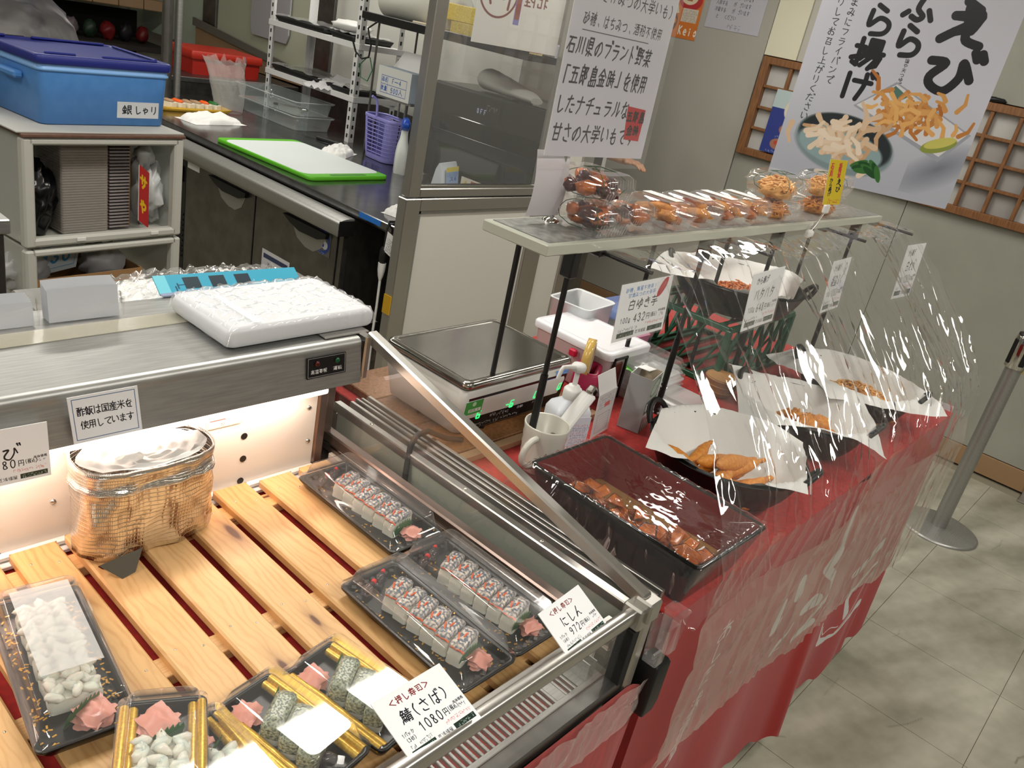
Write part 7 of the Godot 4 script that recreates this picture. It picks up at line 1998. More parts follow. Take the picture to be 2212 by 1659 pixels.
	# mirrored banner seen from behind on the partition glass
	var b = Pic.new(420, 320, Color(0.76, 0.76, 0.74))
	var br = Color(0.42, 0.22, 0.20)
	for k in 40:
		var a = TAU * k / 40.0
		b.seg(Vector2(330 + 86 * cos(a), 120 + 96 * sin(a)), Vector2(330 + 86 * cos(a + 0.16), 120 + 96 * sin(a + 0.16)), 4, 4, br)
	b.frame(302, 90, 346, 150, 5, br)
	b.line([Vector2(270, 60), Vector2(280, 180)], 5, 5, br)
	b.line([Vector2(360, 70), Vector2(395, 150)], 5, 5, br)
	b.line([Vector2(395, 80), Vector2(362, 170)], 5, 5, br)
	write(b, "北陸", 92, 96, 60, br, 0.10, 0.95)
	b.rect(218, 0, 246, 230, Color(0.42, 0.40, 0.62))
	b.rect(220, 120, 242, 210, Color(0.50, 0.24, 0.18))
	# the print faces the kitchen, so from the shop it is read mirrored: swap left and right
	var bm = print_mat(b)
	bm.uv1_scale = Vector3(-1, 1, 1)
	bm.uv1_offset = Vector3(1, 0, 0)
	solo("mirrored_banner", printed(Vector3(2.46, 1.90, -2.445), Vector3(2.98, 1.90, -2.445), Vector3(2.46, 1.585, -2.445), 0.001, bm, M.paper), null, "white banner behind the partition glass whose brown lettering reads mirrored", "banner")

func floor_things():
	# barrier post
	var t = thing("barrier_post", "steel crowd barrier post with a black-slotted head and blue belt", "barrier post", Vector3(3.90, 0, -0.455))
	part("base", MB.new().lathe([Vector2(0.172, 0.0), Vector2(0.172, 0.006), Vector2(0.160, 0.012), Vector2(0.04, 0.018), Vector2(0.0, 0.018)], 48), M.steel, t)
	part("pole", MB.new().lathe([Vector2(0.0325, 0.016), Vector2(0.0325, 0.82)], 28), M.steel, t)
	part("head", MB.new().lathe([Vector2(0.034, 0.80), Vector2(0.041, 0.805), Vector2(0.041, 0.935), Vector2(0.036, 0.945), Vector2(0.0, 0.946)], 28), M.chrome, t)
	part("head_cap", MB.new().lathe([Vector2(0.038, 0.943), Vector2(0.037, 0.951), Vector2(0.0, 0.952)], 28), M.black, t)
	for a in [2.5, 0.9, -0.7, -2.3]: part("slot", box(Vector3(cos(a) * 0.0405, 0.872, sin(a) * 0.0405), Vector3(0.006, 0.105, 0.022), 0.002, Basis(Vector3.UP, -a)), M.black, t)
	part("yellow_mark", box(Vector3(0.012, 0.79, 0.033), Vector3(0.024, 0.012, 0.003), 0.0), mat(Color(0.75, 0.65, 0.12), 0.5), t)
	var bl = mat(Color(0.06, 0.18, 0.50), 0.7)
	part("belt", box(Vector3(0.33, 0.885, 0.42), Vector3(0.95, 0.05, 0.002), 0.0, Basis(Vector3.UP, -0.90)), bl, t)

# one continuous skin over tapered bones, meshed on a grid (surface nets)
func skin(bones, cell, lo, hi):
	var nx = int((hi.x - lo.x) / cell) + 2
	var ny = int((hi.y - lo.y) / cell) + 2
	var nz = int((hi.z - lo.z) / cell) + 2
	var F = PackedFloat32Array()
	F.resize(nx * ny * nz)
	F.fill(1.0)
	var at = func(i, j, k): return (k * ny + j) * nx + i
	for b in bones:
		var rm = maxf(b[2], b[3]) + cell * 3.0
		var l = b[0].min(b[1]) - Vector3.ONE * rm
		var u = b[0].max(b[1]) + Vector3.ONE * rm
		var d = b[1] - b[0]
		var l2 = maxf(d.length_squared(), 1e-8)
		for k in range(maxi(0, int((l.z - lo.z) / cell)), mini(nz, int((u.z - lo.z) / cell) + 2)):
			for j in range(maxi(0, int((l.y - lo.y) / cell)), mini(ny, int((u.y - lo.y) / cell) + 2)):
				for i in range(maxi(0, int((l.x - lo.x) / cell)), mini(nx, int((u.x - lo.x) / cell) + 2)):
					var p = lo + Vector3(i, j, k) * cell
					var t = clampf((p - b[0]).dot(d) / l2, 0.0, 1.0)
					var q = p - b[0] - d * t
					if b.size() > 4: q *= b[4]
					var e = q.length() - lerpf(b[2], b[3], t)
					var n = (k * ny + j) * nx + i
					var f = F[n]
					var s = cell * 1.6
					var h = clampf(0.5 + 0.5 * (f - e) / s, 0.0, 1.0)
					F[n] = lerpf(f, e, h) - s * h * (1.0 - h)
	var V = {}
	var m = MB.new(1)
	var vert = func(i, j, k):
		var key = (k * ny + j) * nx + i
		if V.has(key): return V[key]
		var s = Vector3.ZERO
		var c = 0
		for e in [[0, 0, 0, 1, 0, 0], [0, 1, 0, 1, 1, 0], [0, 0, 1, 1, 0, 1], [0, 1, 1, 1, 1, 1], [0, 0, 0, 0, 1, 0], [1, 0, 0, 1, 1, 0], [0, 0, 1, 0, 1, 1], [1, 0, 1, 1, 1, 1], [0, 0, 0, 0, 0, 1], [1, 0, 0, 1, 0, 1], [0, 1, 0, 0, 1, 1], [1, 1, 0, 1, 1, 1]]:
			var a = F[((k + e[2]) * ny + j + e[1]) * nx + i + e[0]]
			var b2 = F[((k + e[5]) * ny + j + e[4]) * nx + i + e[3]]
			if (a < 0) != (b2 < 0):
				s += Vector3(i + e[0], j + e[1], k + e[2]).lerp(Vector3(i + e[3], j + e[4], k + e[5]), a / (a - b2))
				c += 1
		V[key] = lo + s / maxi(c, 1) * cell
		return V[key]
	for k in range(1, nz - 1):
		for j in range(1, ny - 1):
			for i in range(1, nx - 1):
				var f = F[(k * ny + j) * nx + i]
				for ax in 3:
					var n2 = (k * ny + j) * nx + i + [1, nx, nx * ny][ax]
					var g = F[n2]
					if (f < 0) == (g < 0): continue
					var q = []
					if ax == 0: q = [vert.call(i, j - 1, k - 1), vert.call(i, j, k - 1), vert.call(i, j, k), vert.call(i, j - 1, k)]
					elif ax == 1: q = [vert.call(i - 1, j, k - 1), vert.call(i - 1, j, k), vert.call(i, j, k), vert.call(i, j, k - 1)]
					else: q = [vert.call(i - 1, j - 1, k), vert.call(i, j - 1, k), vert.call(i, j, k), vert.call(i - 1, j, k)]
					if f < 0: m.quad(q[0], q[1], q[2], q[3])
					else: m.quad(q[0], q[3], q[2], q[1])
	return m

func customer():
	# a shopper beyond the partition; mostly hidden by the shelf and the sign
	var o = Vector3(3.98, 0, -2.92)
	var t = thing("person", "person in loose beige trousers and a white top standing behind the shelf, mostly hidden", "person", o, 0.6)
	var V = func(x, y, z): return Vector3(x, y, z)
	var tr = [[V.call(0.095, 0.90, 0), V.call(0.10, 0.50, 0.02), 0.115, 0.092], [V.call(0.10, 0.50, 0.02), V.call(0.105, 0.10, -0.01), 0.092, 0.078], [V.call(-0.095, 0.90, 0), V.call(-0.10, 0.50, 0.02), 0.115, 0.092], [V.call(-0.10, 0.50, 0.02), V.call(-0.105, 0.10, -0.01), 0.092, 0.078], [V.call(-0.06, 0.93, 0), V.call(0.06, 0.93, 0), 0.125, 0.125]]
	var tm = mat(Color(0.66, 0.58, 0.49), 0.85)
	tri_tex(tm, noise_tex(0.03, Color(0.61, 0.53, 0.44), Color(0.71, 0.64, 0.55), 71), Vector3(6, 2.5, 6))
	var body = [[V.call(0, 0.95, 0), V.call(0, 1.30, -0.01), 0.125, 0.13], [V.call(-0.12, 1.36, 0), V.call(0.12, 1.36, 0), 0.085, 0.085], [V.call(0, 1.36, 0), V.call(0, 1.47, 0.01), 0.055, 0.05],
		[V.call(0, 1.54, 0.02), V.call(0, 1.60, 0.01), 0.075, 0.088], [V.call(0, 1.50, 0.05), V.call(0, 1.52, 0.06), 0.045, 0.045], [V.call(0, 1.54, 0.105), V.call(0, 1.565, 0.10), 0.014, 0.010], [V.call(0.082, 1.56, 0.01), V.call(0.084, 1.58, 0.01), 0.014, 0.016], [V.call(-0.082, 1.56, 0.01), V.call(-0.084, 1.58, 0.01), 0.014, 0.016],
		[V.call(0.17, 1.36, 0), V.call(0.22, 1.10, 0.02), 0.055, 0.042], [V.call(0.22, 1.10, 0.02), V.call(0.12, 1.08, 0.24), 0.042, 0.030], [V.call(-0.17, 1.36, 0), V.call(-0.22, 1.10, 0.02), 0.055, 0.042], [V.call(-0.22, 1.10, 0.02), V.call(-0.22, 0.86, 0.06), 0.042, 0.030],
		[V.call(0.095, 0.92, 0), V.call(0.10, 0.48, 0.02), 0.09, 0.06], [V.call(0.10, 0.48, 0.02), V.call(0.105, 0.08, -0.01), 0.06, 0.04], [V.call(-0.095, 0.92, 0), V.call(-0.10, 0.48, 0.02), 0.09, 0.06], [V.call(-0.10, 0.48, 0.02), V.call(-0.105, 0.08, -0.01), 0.06, 0.04]]
	var sk = mat(Color(0.80, 0.60, 0.48), 0.5)
	var bm = skin(body, 0.016, Vector3(-0.34, 0.02, -0.2), Vector3(0.34, 1.75, 0.36))
	# hands: palm and five fingers each, joined to the body's surface
	for hnd in [[V.call(0.12, 1.08, 0.24), Vector3(-0.42, -0.05, 0.9), 1], [V.call(-0.22, 0.86, 0.06), Vector3(0, -1, 0.12), -1]]:
		var d = hnd[1].normalized()
		var side = (d.cross(Vector3.UP) if absf(d.y) < 0.8 else d.cross(Vector3.RIGHT)).normalized()
		var bend = side.cross(d).normalized() * -1.0
		var hb = [[hnd[0] - d * 0.02, hnd[0] + d * 0.02, 0.027, 0.026]]
		for q in 4: hb.append([hnd[0] + d * 0.015 + side * (q - 1.5) * 0.014, hnd[0] + d * 0.075 + side * (q - 1.5) * 0.019, 0.014, 0.0115])
		for q in 4:
			var b0 = hnd[0] + d * 0.078 + side * (q - 1.5) * 0.020
			var ln = [0.062, 0.072, 0.068, 0.052][q]
			var b1 = b0 + (d + bend * 0.2).normalized() * ln * 0.5
			var b2 = b1 + (d + bend * 0.7).normalized() * ln * 0.5
			hb.append([b0, b1, 0.0095, 0.0085])
			hb.append([b1, b2, 0.0085, 0.007])
		var t0 = hnd[0] + d * 0.02 + side * 0.026 * hnd[2]
		hb.append([t0, t0 + (d * 0.6 + side * 0.8 * hnd[2]).normalized() * 0.04, 0.0125, 0.0105])
		hb.append([t0 + (d * 0.6 + side * 0.8 * hnd[2]).normalized() * 0.04, t0 + (d * 0.6 + side * 0.8 * hnd[2]).normalized() * 0.04 + d * 0.03, 0.0105, 0.008])
		var l = Vector3.ONE * 9
		var u = -Vector3.ONE * 9
		for e in hb:
			l = l.min(e[0].min(e[1]))
			u = u.max(e[0].max(e[1]))
		bm.st.append_from(skin(hb, 0.004, l - Vector3.ONE * 0.04, u + Vector3.ONE * 0.04).done(), 0, Transform3D())
	part("body", bm, sk, t)
	part("trousers", skin(tr, 0.018, Vector3(-0.3, 0.0, -0.22), Vector3(0.3, 1.12, 0.25)), tm, t)
	var top = [[V.call(0, 0.93, 0), V.call(0, 1.30, -0.01), 0.145, 0.145], [V.call(-0.13, 1.36, 0), V.call(0.13, 1.36, 0), 0.095, 0.095], [V.call(0.17, 1.36, 0), V.call(0.22, 1.12, 0.02), 0.066, 0.056], [V.call(-0.17, 1.36, 0), V.call(-0.22, 1.12, 0.02), 0.066, 0.056]]
	part("shirt", skin(top, 0.018, Vector3(-0.36, 0.75, -0.22), Vector3(0.36, 1.52, 0.22)), mat(Color(0.78, 0.77, 0.76), 0.85), t)
	part("hair", MB.new().blob(V.call(0, 1.605, -0.012), Vector3(0.094, 0.098, 0.100), N, 0.12, 3.0, Basis(Vector3.RIGHT, -0.35), 22, 14), mat(Color(0.05, 0.04, 0.035), 0.5), t)
	for s in [-1, 1]:
		part("eye", MB.new().blob(V.call(s * 0.032, 1.575, 0.086), Vector3(0.011, 0.006, 0.006), N, 0.0, 1.0), M.black, t)
		part("shoe", MB.new().loft([rr(0.045, 0.13, 0.04, 0.0, 5, V.call(s * 0.105, 0, 0.04)), rr(0.048, 0.135, 0.045, 0.02, 5, V.call(s * 0.105, 0, 0.04)), rr(0.045, 0.12, 0.04, 0.05, 5, V.call(s * 0.105, 0, 0.03)), rr(0.042, 0.06, 0.04, 0.09, 5, V.call(s * 0.105, 0, -0.02))]), M.black, t)
	part("mouth", MB.new().blob(V.call(0, 1.515, 0.100), Vector3(0.022, 0.004, 0.006), N, 0.0, 1.0), mat(Color(0.60, 0.30, 0.28), 0.5), t)

# ------------------------------------------------------------------ mesh builder
class MB:
	var st := SurfaceTool.new()
	func _init(sg := 0):
		st.begin(Mesh.PRIMITIVE_TRIANGLES)
		st.set_smooth_group(sg)
	func smooth(n): st.set_smooth_group(n)
	func v(p, uv = Vector2.ZERO):
		st.set_uv(uv)
		st.add_vertex(p)
	func tri(a, b, c, ua = Vector2.ZERO, ub = Vector2.ZERO, uc = Vector2.ZERO):
		v(a, ua); v(c, uc); v(b, ub)
	func quad(a, b, c, d, ua = Vector2(0, 1), ub = Vector2(1, 1), uc = Vector2(1, 0), ud = Vector2(0, 0)):
		tri(a, b, c, ua, ub, uc); tri(a, c, d, ua, uc, ud)
	func oquad(a, b, c, d, o):
		if (b - a).cross(d - a).dot((a + b + c + d) * 0.25 - o) < 0.0: quad(a, d, c, b)
		else: quad(a, b, c, d)
	func otri(a, b, c, o):
		if (b - a).cross(c - a).dot((a + b + c) / 3.0 - o) < 0.0: tri(a, c, b)
		else: tri(a, b, c)
	# a chamfered box: centre, full size, chamfer
	func box(c, s, ch = 0.0, bs = Basis()):
		smooth(-1)
		var h = s * 0.5
		ch = minf(ch, minf(h.x, minf(h.y, h.z)) * 0.8)
		var P = func(sx, sy, sz, k):
			var q = Vector3(h.x if k == 0 else h.x - ch, h.y if k == 1 else h.y - ch, h.z if k == 2 else h.z - ch)
			return c + bs * (q * Vector3(sx, sy, sz))
		for k in 3:
			for s1 in [-1, 1]:
				var q = []
				for t in [[-1, -1], [1, -1], [1, 1], [-1, 1]]:
					var sg = [0, 0, 0]
					sg[k] = s1; sg[(k + 1) % 3] = t[0]; sg[(k + 2) % 3] = t[1]
					q.append(P.call(sg[0], sg[1], sg[2], k))
				oquad(q[0], q[1], q[2], q[3], c)
		if ch <= 0.0: return self
		for k in 3:
			var i = (k + 1) % 3
			var j = (k + 2) % 3
			for a in [-1, 1]:
				for b in [-1, 1]:
					var s1 = [0, 0, 0]
					var s2 = [0, 0, 0]
					s1[i] = a; s1[j] = b; s1[k] = -1
					s2[i] = a; s2[j] = b; s2[k] = 1
					oquad(P.call(s1[0], s1[1], s1[2], i), P.call(s2[0], s2[1], s2[2], i), P.call(s2[0], s2[1], s2[2], j), P.call(s1[0], s1[1], s1[2], j), c)
		for a in [-1, 1]:
			for b in [-1, 1]:
				for d in [-1, 1]:
					otri(P.call(a, b, d, 0), P.call(a, b, d, 1), P.call(a, b, d, 2), c)
		return self
	func bar(a, b, w, h, ch = 0.001, up = Vector3.UP):
		var z = (b - a).normalized()
		var x = up.cross(z).normalized()
		var y = z.cross(x)
		return box((a + b) * 0.5, Vector3(w, h, (b - a).length()), ch, Basis(x, y, z))
	# rings of equal count; closed loops
	func loft(rings, cap_a = true, cap_b = true, sg = 1):
		var n = rings[0].size()
		smooth(sg)
		for r in rings.size() - 1:
			var A = rings[r]
			var B = rings[r + 1]
			for i in n:
				var j = (i + 1) % n
				var u0 = float(i) / n
				var u1 = float(i + 1) / n
				var v0 = float(r) / (rings.size() - 1)
				var v1 = float(r + 1) / (rings.size() - 1)
				quad(A[i], A[j], B[j], B[i], Vector2(u0, 1 - v0), Vector2(u1, 1 - v0), Vector2(u1, 1 - v1), Vector2(u0, 1 - v1))
		smooth(-1)
		if cap_a: cap(rings[0], true)
		if cap_b: cap(rings[-1], false)
		return self
	func cap(ring, flip):
		var c = Vector3.ZERO
		for p in ring: c += p
		c /= ring.size()
		for i in ring.size():
			var a = ring[i]
			var b = ring[(i + 1) % ring.size()]
			if flip: tri(c, b, a)
			else: tri(c, a, b)
	func tube(pts, rad, n = 8, caps = true):
		var rings = []
		var up = Vector3.UP
		var prev = Vector3.ZERO
		for i in pts.size():
			var t = (pts[mini(i + 1, pts.size() - 1)] - pts[maxi(i - 1, 0)]).normalized()
			if i == 0: up = Vector3.UP if absf(t.y) < 0.9 else Vector3.RIGHT
			else: up = prev
			var x = up.cross(t).normalized()
			var y = t.cross(x).normalized()
			prev = y
			var r = rad[i] if rad is Array else rad
			var ring = []
			for k in n:
				var a = TAU * k / n
				ring.append(pts[i] + (x * cos(a) + y * sin(a)) * r)
			rings.append(ring)
		return loft(rings, caps, caps)
	func lathe(prof, n = 24, o = Vector3.ZERO, bs = Basis()):
		var rings = []
		for p in prof:
			var ring = []
			for k in n:
				var a = -TAU * k / n
				ring.append(o + bs * Vector3(cos(a) * p.x, p.y, sin(a) * p.x))
			rings.append(ring)
		return loft(rings, prof[0].x > 0.0005, prof[-1].x > 0.0005)
	# open grid sheet of points[row][col]
	func sheet(rows, sg = 1):
		smooth(sg)
		var nr = rows.size() - 1
		var nc = rows[0].size() - 1
		for r in nr:
			for c in nc:
				var u0 = float(c) / nc
				var u1 = float(c + 1) / nc
				var v0 = float(r) / nr
				var v1 = float(r + 1) / nr
				quad(rows[r + 1][c], rows[r + 1][c + 1], rows[r][c + 1], rows[r][c], Vector2(u0, v1), Vector2(u1, v1), Vector2(u1, v0), Vector2(u0, v0))
		return self
	# a flat outline (Vector2) pushed along: origin, axes u, v, thickness along w
	func prism(poly, o, u, w2, depth, ch = 0.0):
		smooth(-1)
		var nrm = u.cross(w2).normalized()
		var pts = PackedVector2Array(poly)
		if Geometry2D.is_polygon_clockwise(pts): pts.reverse()
		var idx = Geometry2D.triangulate_polygon(pts)
		var P = func(p, d): return o + u * p.x + w2 * p.y + nrm * d
		for i in range(0, idx.size(), 3):
			var a = pts[idx[i]]
			var b = pts[idx[i + 1]]
			var c = pts[idx[i + 2]]
			if (b - a).cross(c - a) < 0.0:
				var t = b
				b = c; c = t
			tri(P.call(a, depth), P.call(b, depth), P.call(c, depth), a, b, c)
			tri(P.call(a, 0.0), P.call(c, 0.0), P.call(b, 0.0), a, c, b)
		for i in pts.size():
			var a = pts[i]
			var b = pts[(i + 1) % pts.size()]
			quad(P.call(a, 0.0), P.call(b, 0.0), P.call(b, depth), P.call(a, depth))
		return self
	func blob(c, r, noise, amp, freq, bs = Basis(), nu = 14, nv = 9, off = 0.0):
		var rings = []
		for i in nv + 1:
			var th = PI * i / nv
			var ring = []
			for k in nu:
				var a = -TAU * k / nu
				var d = Vector3(sin(th) * cos(a), -cos(th), sin(th) * sin(a))
				var q = d * freq + Vector3(off, off * 0.7, -off)
				var m = 1.0 + amp * noise.get_noise_3d(q.x, q.y, q.z)
				ring.append(c + bs * (d * r * m))
			rings.append(ring)
		return loft(rings, false, false)
	func done() -> ArrayMesh:
		st.generate_normals()
		return st.commit()

# ------------------------------------------------------------------ picture painter (flat print only)
class Pic:
	var w: int
	var h: int
	var b := PackedByteArray()
	func _init(ww, hh, c = Color.WHITE):
		w = ww; h = hh
		b.resize(w * h * 4)
		var q := [int(c.r * 255), int(c.g * 255), int(c.b * 255), int(c.a * 255)]
		for i in w * h:
			var o := i * 4
			b[o] = q[0]; b[o + 1] = q[1]; b[o + 2] = q[2]; b[o + 3] = q[3]
	func mixp(x: int, y: int, c: Color, a: float):
		if x < 0 or y < 0 or x >= w or y >= h: return
		var o := (y * w + x) * 4
		b[o] = int(lerpf(b[o], c.r * 255, a)); b[o + 1] = int(lerpf(b[o + 1], c.g * 255, a)); b[o + 2] = int(lerpf(b[o + 2], c.b * 255, a))
	func rect(x0, y0, x1, y1, c):
		for y in range(maxi(0, int(y0)), mini(h, int(y1))):
			for x in range(maxi(0, int(x0)), mini(w, int(x1))): mixp(x, y, c, 1.0)
	func frame(x0, y0, x1, y1, t, c):
		rect(x0, y0, x1, y0 + t, c); rect(x0, y1 - t, x1, y1, c); rect(x0, y0, x0 + t, y1, c); rect(x1 - t, y0, x1, y1, c)
	func seg(p: Vector2, q: Vector2, r0: float, r1: float, c: Color, al := 1.0):
		var m := maxf(r0, r1) + 1.0
		var d := q - p
		var l2 := maxf(d.length_squared(), 1e-6)
		for y in range(maxi(0, int(minf(p.y, q.y) - m)), mini(h, int(maxf(p.y, q.y) + m) + 1)):
			for x in range(maxi(0, int(minf(p.x, q.x) - m)), mini(w, int(maxf(p.x, q.x) + m) + 1)):
				var z := Vector2(x + 0.5, y + 0.5)
				var t := clampf((z - p).dot(d) / l2, 0.0, 1.0)
				var e := lerpf(r0, r1, t) - (z - p - d * t).length() + 0.5
				if e > 0.0: mixp(x, y, c, minf(e, 1.0) * al)
	func line(pts, r0, r1, c, al = 1.0):
		var n: int = pts.size() - 1
		for i in n: seg(pts[i], pts[i + 1], lerpf(r0, r1, float(i) / n), lerpf(r0, r1, float(i + 1) / n), c, al)
	func oval(cx, cy, rx, ry, c, ang = 0.0, soft = 0.04, al = 1.0):
		var m = maxf(rx, ry) + 2
		var ca = cos(ang)
		var sa = sin(ang)
		for y in range(maxi(0, int(cy - m)), mini(h, int(cy + m) + 1)):
			for x in range(maxi(0, int(cx - m)), mini(w, int(cx + m) + 1)):
				var dx = x - cx
				var dy = y - cy
				var e = sqrt(pow((dx * ca + dy * sa) / rx, 2) + pow((dy * ca - dx * sa) / ry, 2))
				if e < 1.0 + soft: mixp(x, y, c, clampf((1.0 + soft - e) / (2.0 * soft), 0.0, 1.0) * al)
	func poly(pts, c):
		var pp = PackedVector2Array(pts)
		var y0 = 1e9
		var y1 = -1e9
		for p in pp:
			y0 = minf(y0, p.y); y1 = maxf(y1, p.y)
		for y in range(maxi(0, int(y0)), mini(h, int(y1) + 1)):
			var xs = []
			for i in pp.size():
				var a = pp[i]
				var q = pp[(i + 1) % pp.size()]
				if (a.y > y + 0.5) != (q.y > y + 0.5): xs.append(a.x + (y + 0.5 - a.y) * (q.x - a.x) / (q.y - a.y))
			xs.sort()
			for i in range(0, xs.size() - 1, 2): rect(xs[i], y, xs[i + 1], y + 1, c)
	func tex() -> ImageTexture:
		return ImageTexture.create_from_image(Image.create_from_data(w, h, false, Image.FORMAT_RGBA8, b))

const HEX := "0123456789abcdefgh"
var smooth_kana := "あいうえおかがきくけげさしすせただちつてでとなにのはばびふぐまみもやゆらりるをんゃ0235689g(){}eaoutchnb"

# strokes on a 17 x 17 grid: two signs a point (across, down), a space between strokes
func glyph_strokes(ch):
	if ch == "げ": return glyph_strokes("け") + glyph_strokes("゛")
	if ch == "が": return glyph_strokes("か") + glyph_strokes("゛")
	if ch == "だ": return glyph_strokes("た") + glyph_strokes("゛")
	if ch == "で": return glyph_strokes("て") + glyph_strokes("゛")
	if ch == "ば": return glyph_strokes("は") + glyph_strokes("゛")
	if ch == "び": return glyph_strokes("ひ") + glyph_strokes("゛")
	if ch == "ぐ": return glyph_strokes("く") + glyph_strokes("゛")
	if ch == "じ": return glyph_strokes("し") + glyph_strokes("゛")
	if ch == "ざ": return glyph_strokes("さ") + glyph_strokes("゛")
	if ch == "ブ": return glyph_strokes("フ") + glyph_strokes("゛")
	if ch == "ド": return glyph_strokes("ト") + glyph_strokes("゛")
	if ch == "ダ": return glyph_strokes("タ") + glyph_strokes("゛")
	if ch == "ボ": return glyph_strokes("ホ") + glyph_strokes("゛")
	if ch == "パ": return glyph_strokes("ハ") + ["d1f1f3d3d1"]
	if not GLYPHS.has(ch): return []
	return Array(GLYPHS[ch].split(" ", false))

func stroke_points(s, curved):
	var p = []
	for i in range(0, s.length() - 1, 2): p.append(Vector2(HEX.find(s[i]), HEX.find(s[i + 1])))
	if not curved or p.size() < 3: return p
	var q = []
	for i in p.size() - 1:
		var a = p[maxi(i - 1, 0)]
		var d = p[mini(i + 2, p.size() - 1)]
		for k in 5: q.append(p[i].cubic_interpolate(p[i + 1], a, d, k / 5.0))
	q.append(p[-1])
	return q

# text on a picture; (x, y) is the top left of the first sign, size its height, wide its width over its height
func write(pic, text, x, y, size, col, weight = 0.09, wide = 1.0, slant = 0.0, down = false, step = 1.0, taper = 1.0, tilt = 0.0):
	var at = Vector2(x, y)
	for ch in text:
		var narrow = 0.6 if ch in "0123456789g.,()-!1F" else (0.55 if ch in "abcdefhinotuKBARNOFE" else 1.0)
		for s in glyph_strokes(ch):
			var pts = stroke_points(s, smooth_kana.contains(ch))
			var o = []
			for p in pts:
				var px = (p.x * (narrow if not down else 1.0)) / 16.5 * size * wide + (8.0 - p.y) / 16.0 * slant * size
				var py = p.y / 16.5 * size
				if ch == "ゃ" or ch == "ュ" or ch == "ッ" or ch == "ョ":
					px = px * 0.8; py = py * 0.75 + size * 0.22
				o.append(at + Vector2(px, py + px * tilt))
			pic.line(o, size * weight * 0.5, size * weight * 0.5 * taper, col)
		at += Vector2(0, size * step) if down else Vector2(size * wide * (narrow + 0.06) * step, size * wide * (narrow + 0.06) * step * tilt)
	return at

# a row of tiny print too small to read
func tiny(pic, x0, y0, x1, hgt, col, sd):
	var r = RandomNumberGenerator.new()
	r.seed = sd
	var x = x0
	while x < x1:
		var ww = hgt * r.randf_range(0.5, 0.9)
		if r.randf() < 0.9:
			for k in 3:
				var a = Vector2(x + r.randf() * ww, y0 + r.randf() * hgt)
				pic.seg(a, a + (Vector2(ww * 0.7, 0) if r.randf() < 0.5 else Vector2(0, hgt * 0.7)), hgt * 0.06, hgt * 0.06, col, 0.8)
		x += ww + hgt * 0.15

# ------------------------------------------------------------------ nodes
func numbered(n):
	if used.has(n):
		used[n] += 1
		return "%s_%03d" % [n, used[n]]
	used[n] = 0
	return n

func tag(o, label, category, group = ""):
	o.set_meta("label", label)
	o.set_meta("category", category)
	if group: o.set_meta("group", group)
	return o

func thing(called, label, category, at = Vector3.ZERO, turn = 0.0, group = ""):
	var o := Node3D.new()
	o.name = numbered(called)
	add_child(o)
	o.position = at
	o.rotation.y = turn
	return tag(o, label, category, group)

func part(called, mesh, m, parent = null):
	if parent == null:
		parent = m
		m = null
	var o := MeshInstance3D.new()
	o.name = called if parent != self else numbered(called)
	o.mesh = mesh.done() if mesh is MB else mesh
	if m: o.material_override = m
	parent.add_child(o, true)
	return o

func solo(called, mesh, m, label, category, group = ""):
	return tag(part(called, mesh, m, self), label, category, group)

func struct(called, mesh, m, parent = self):
	var o = part(called, mesh, m, parent)
	o.set_meta("kind", "structure")
	return o

func copy_of(o, label, at, turn = 0.0, group = ""):
	var r = o.duplicate()
	r.name = numbered(String(o.name).get_slice("_0", 0))
	add_child(r)
	r.position = at
	r.rotation.y = turn
	r.set_meta("label", label)
	if group: r.set_meta("group", group)
	return r

func box(c, s, ch = 0.001, bs = Basis()): return MB.new().box(c, s, ch, bs)
func lohi(a, b, ch = 0.001): return MB.new().box((a + b) * 0.5, (b - a).abs(), ch)

# rounded rectangle loop at height y
func rr(hx, hz, r, y, n = 4, o = Vector3.ZERO, bs = Basis()):
	var ring = []
	r = minf(r, minf(hx, hz))
	for q in 4:
		var c = Vector2([1, -1, -1, 1][q] * (hx - r), [-1, -1, 1, 1][q] * (hz - r))
		for k in n + 1:
			var a = -q * PI / 2 - PI / 2 * k / n + PI / 2 - PI / 2
			a = [0.0, PI * 0.5, PI, PI * 1.5][q] + PI * 0.5 * k / n
			ring.append(o + bs * Vector3(c.x + cos(a) * r, y, c.y - sin(a) * r))
	return ring

# a thin printed sheet: corners top left, top right, bottom left; front face wears the print
func printed(tl, tr, bl, thick, front, back):
	var mesh = ArrayMesh.new()
	var br = tr + bl - tl
	var n = (tr - tl).cross(tl - bl).normalized() * thick
	var a = MB.new(-1)
	a.quad(bl, br, tr, tl)
	a.st.generate_normals()
	a.st.commit(mesh)
	var c = MB.new(-1)
	var o = (tl + br) * 0.5 - n * 0.5
	c.oquad(bl - n, br - n, tr - n, tl - n, o)
	c.oquad(bl, br, br - n, bl - n, o); c.oquad(tl, tr, tr - n, tl - n, o)
	c.oquad(bl, tl, tl - n, bl - n, o); c.oquad(br, tr, tr - n, br - n, o)
	c.st.generate_normals()
	c.st.commit(mesh)
	mesh.surface_set_material(0, front)
	mesh.surface_set_material(1, back)
	return mesh

# ------------------------------------------------------------------ materials
func mat(c, rough = 0.6, metal = 0.0):
	var m := StandardMaterial3D.new()
	m.albedo_color = c
	m.roughness = rough
	m.metallic = metal
	return m

func clear(alpha, rough = 0.02, c = Color.WHITE):
	var m = mat(Color(c.r, c.g, c.b, alpha), rough)
	m.transparency = BaseMaterial3D.TRANSPARENCY_ALPHA
	m.cull_mode = BaseMaterial3D.CULL_DISABLED
	return m

func print_mat(pic, rough = 0.5):
	var m = mat(Color.WHITE, rough)
	m.albedo_texture = pic.tex()
	m.texture_repeat = false
	return m

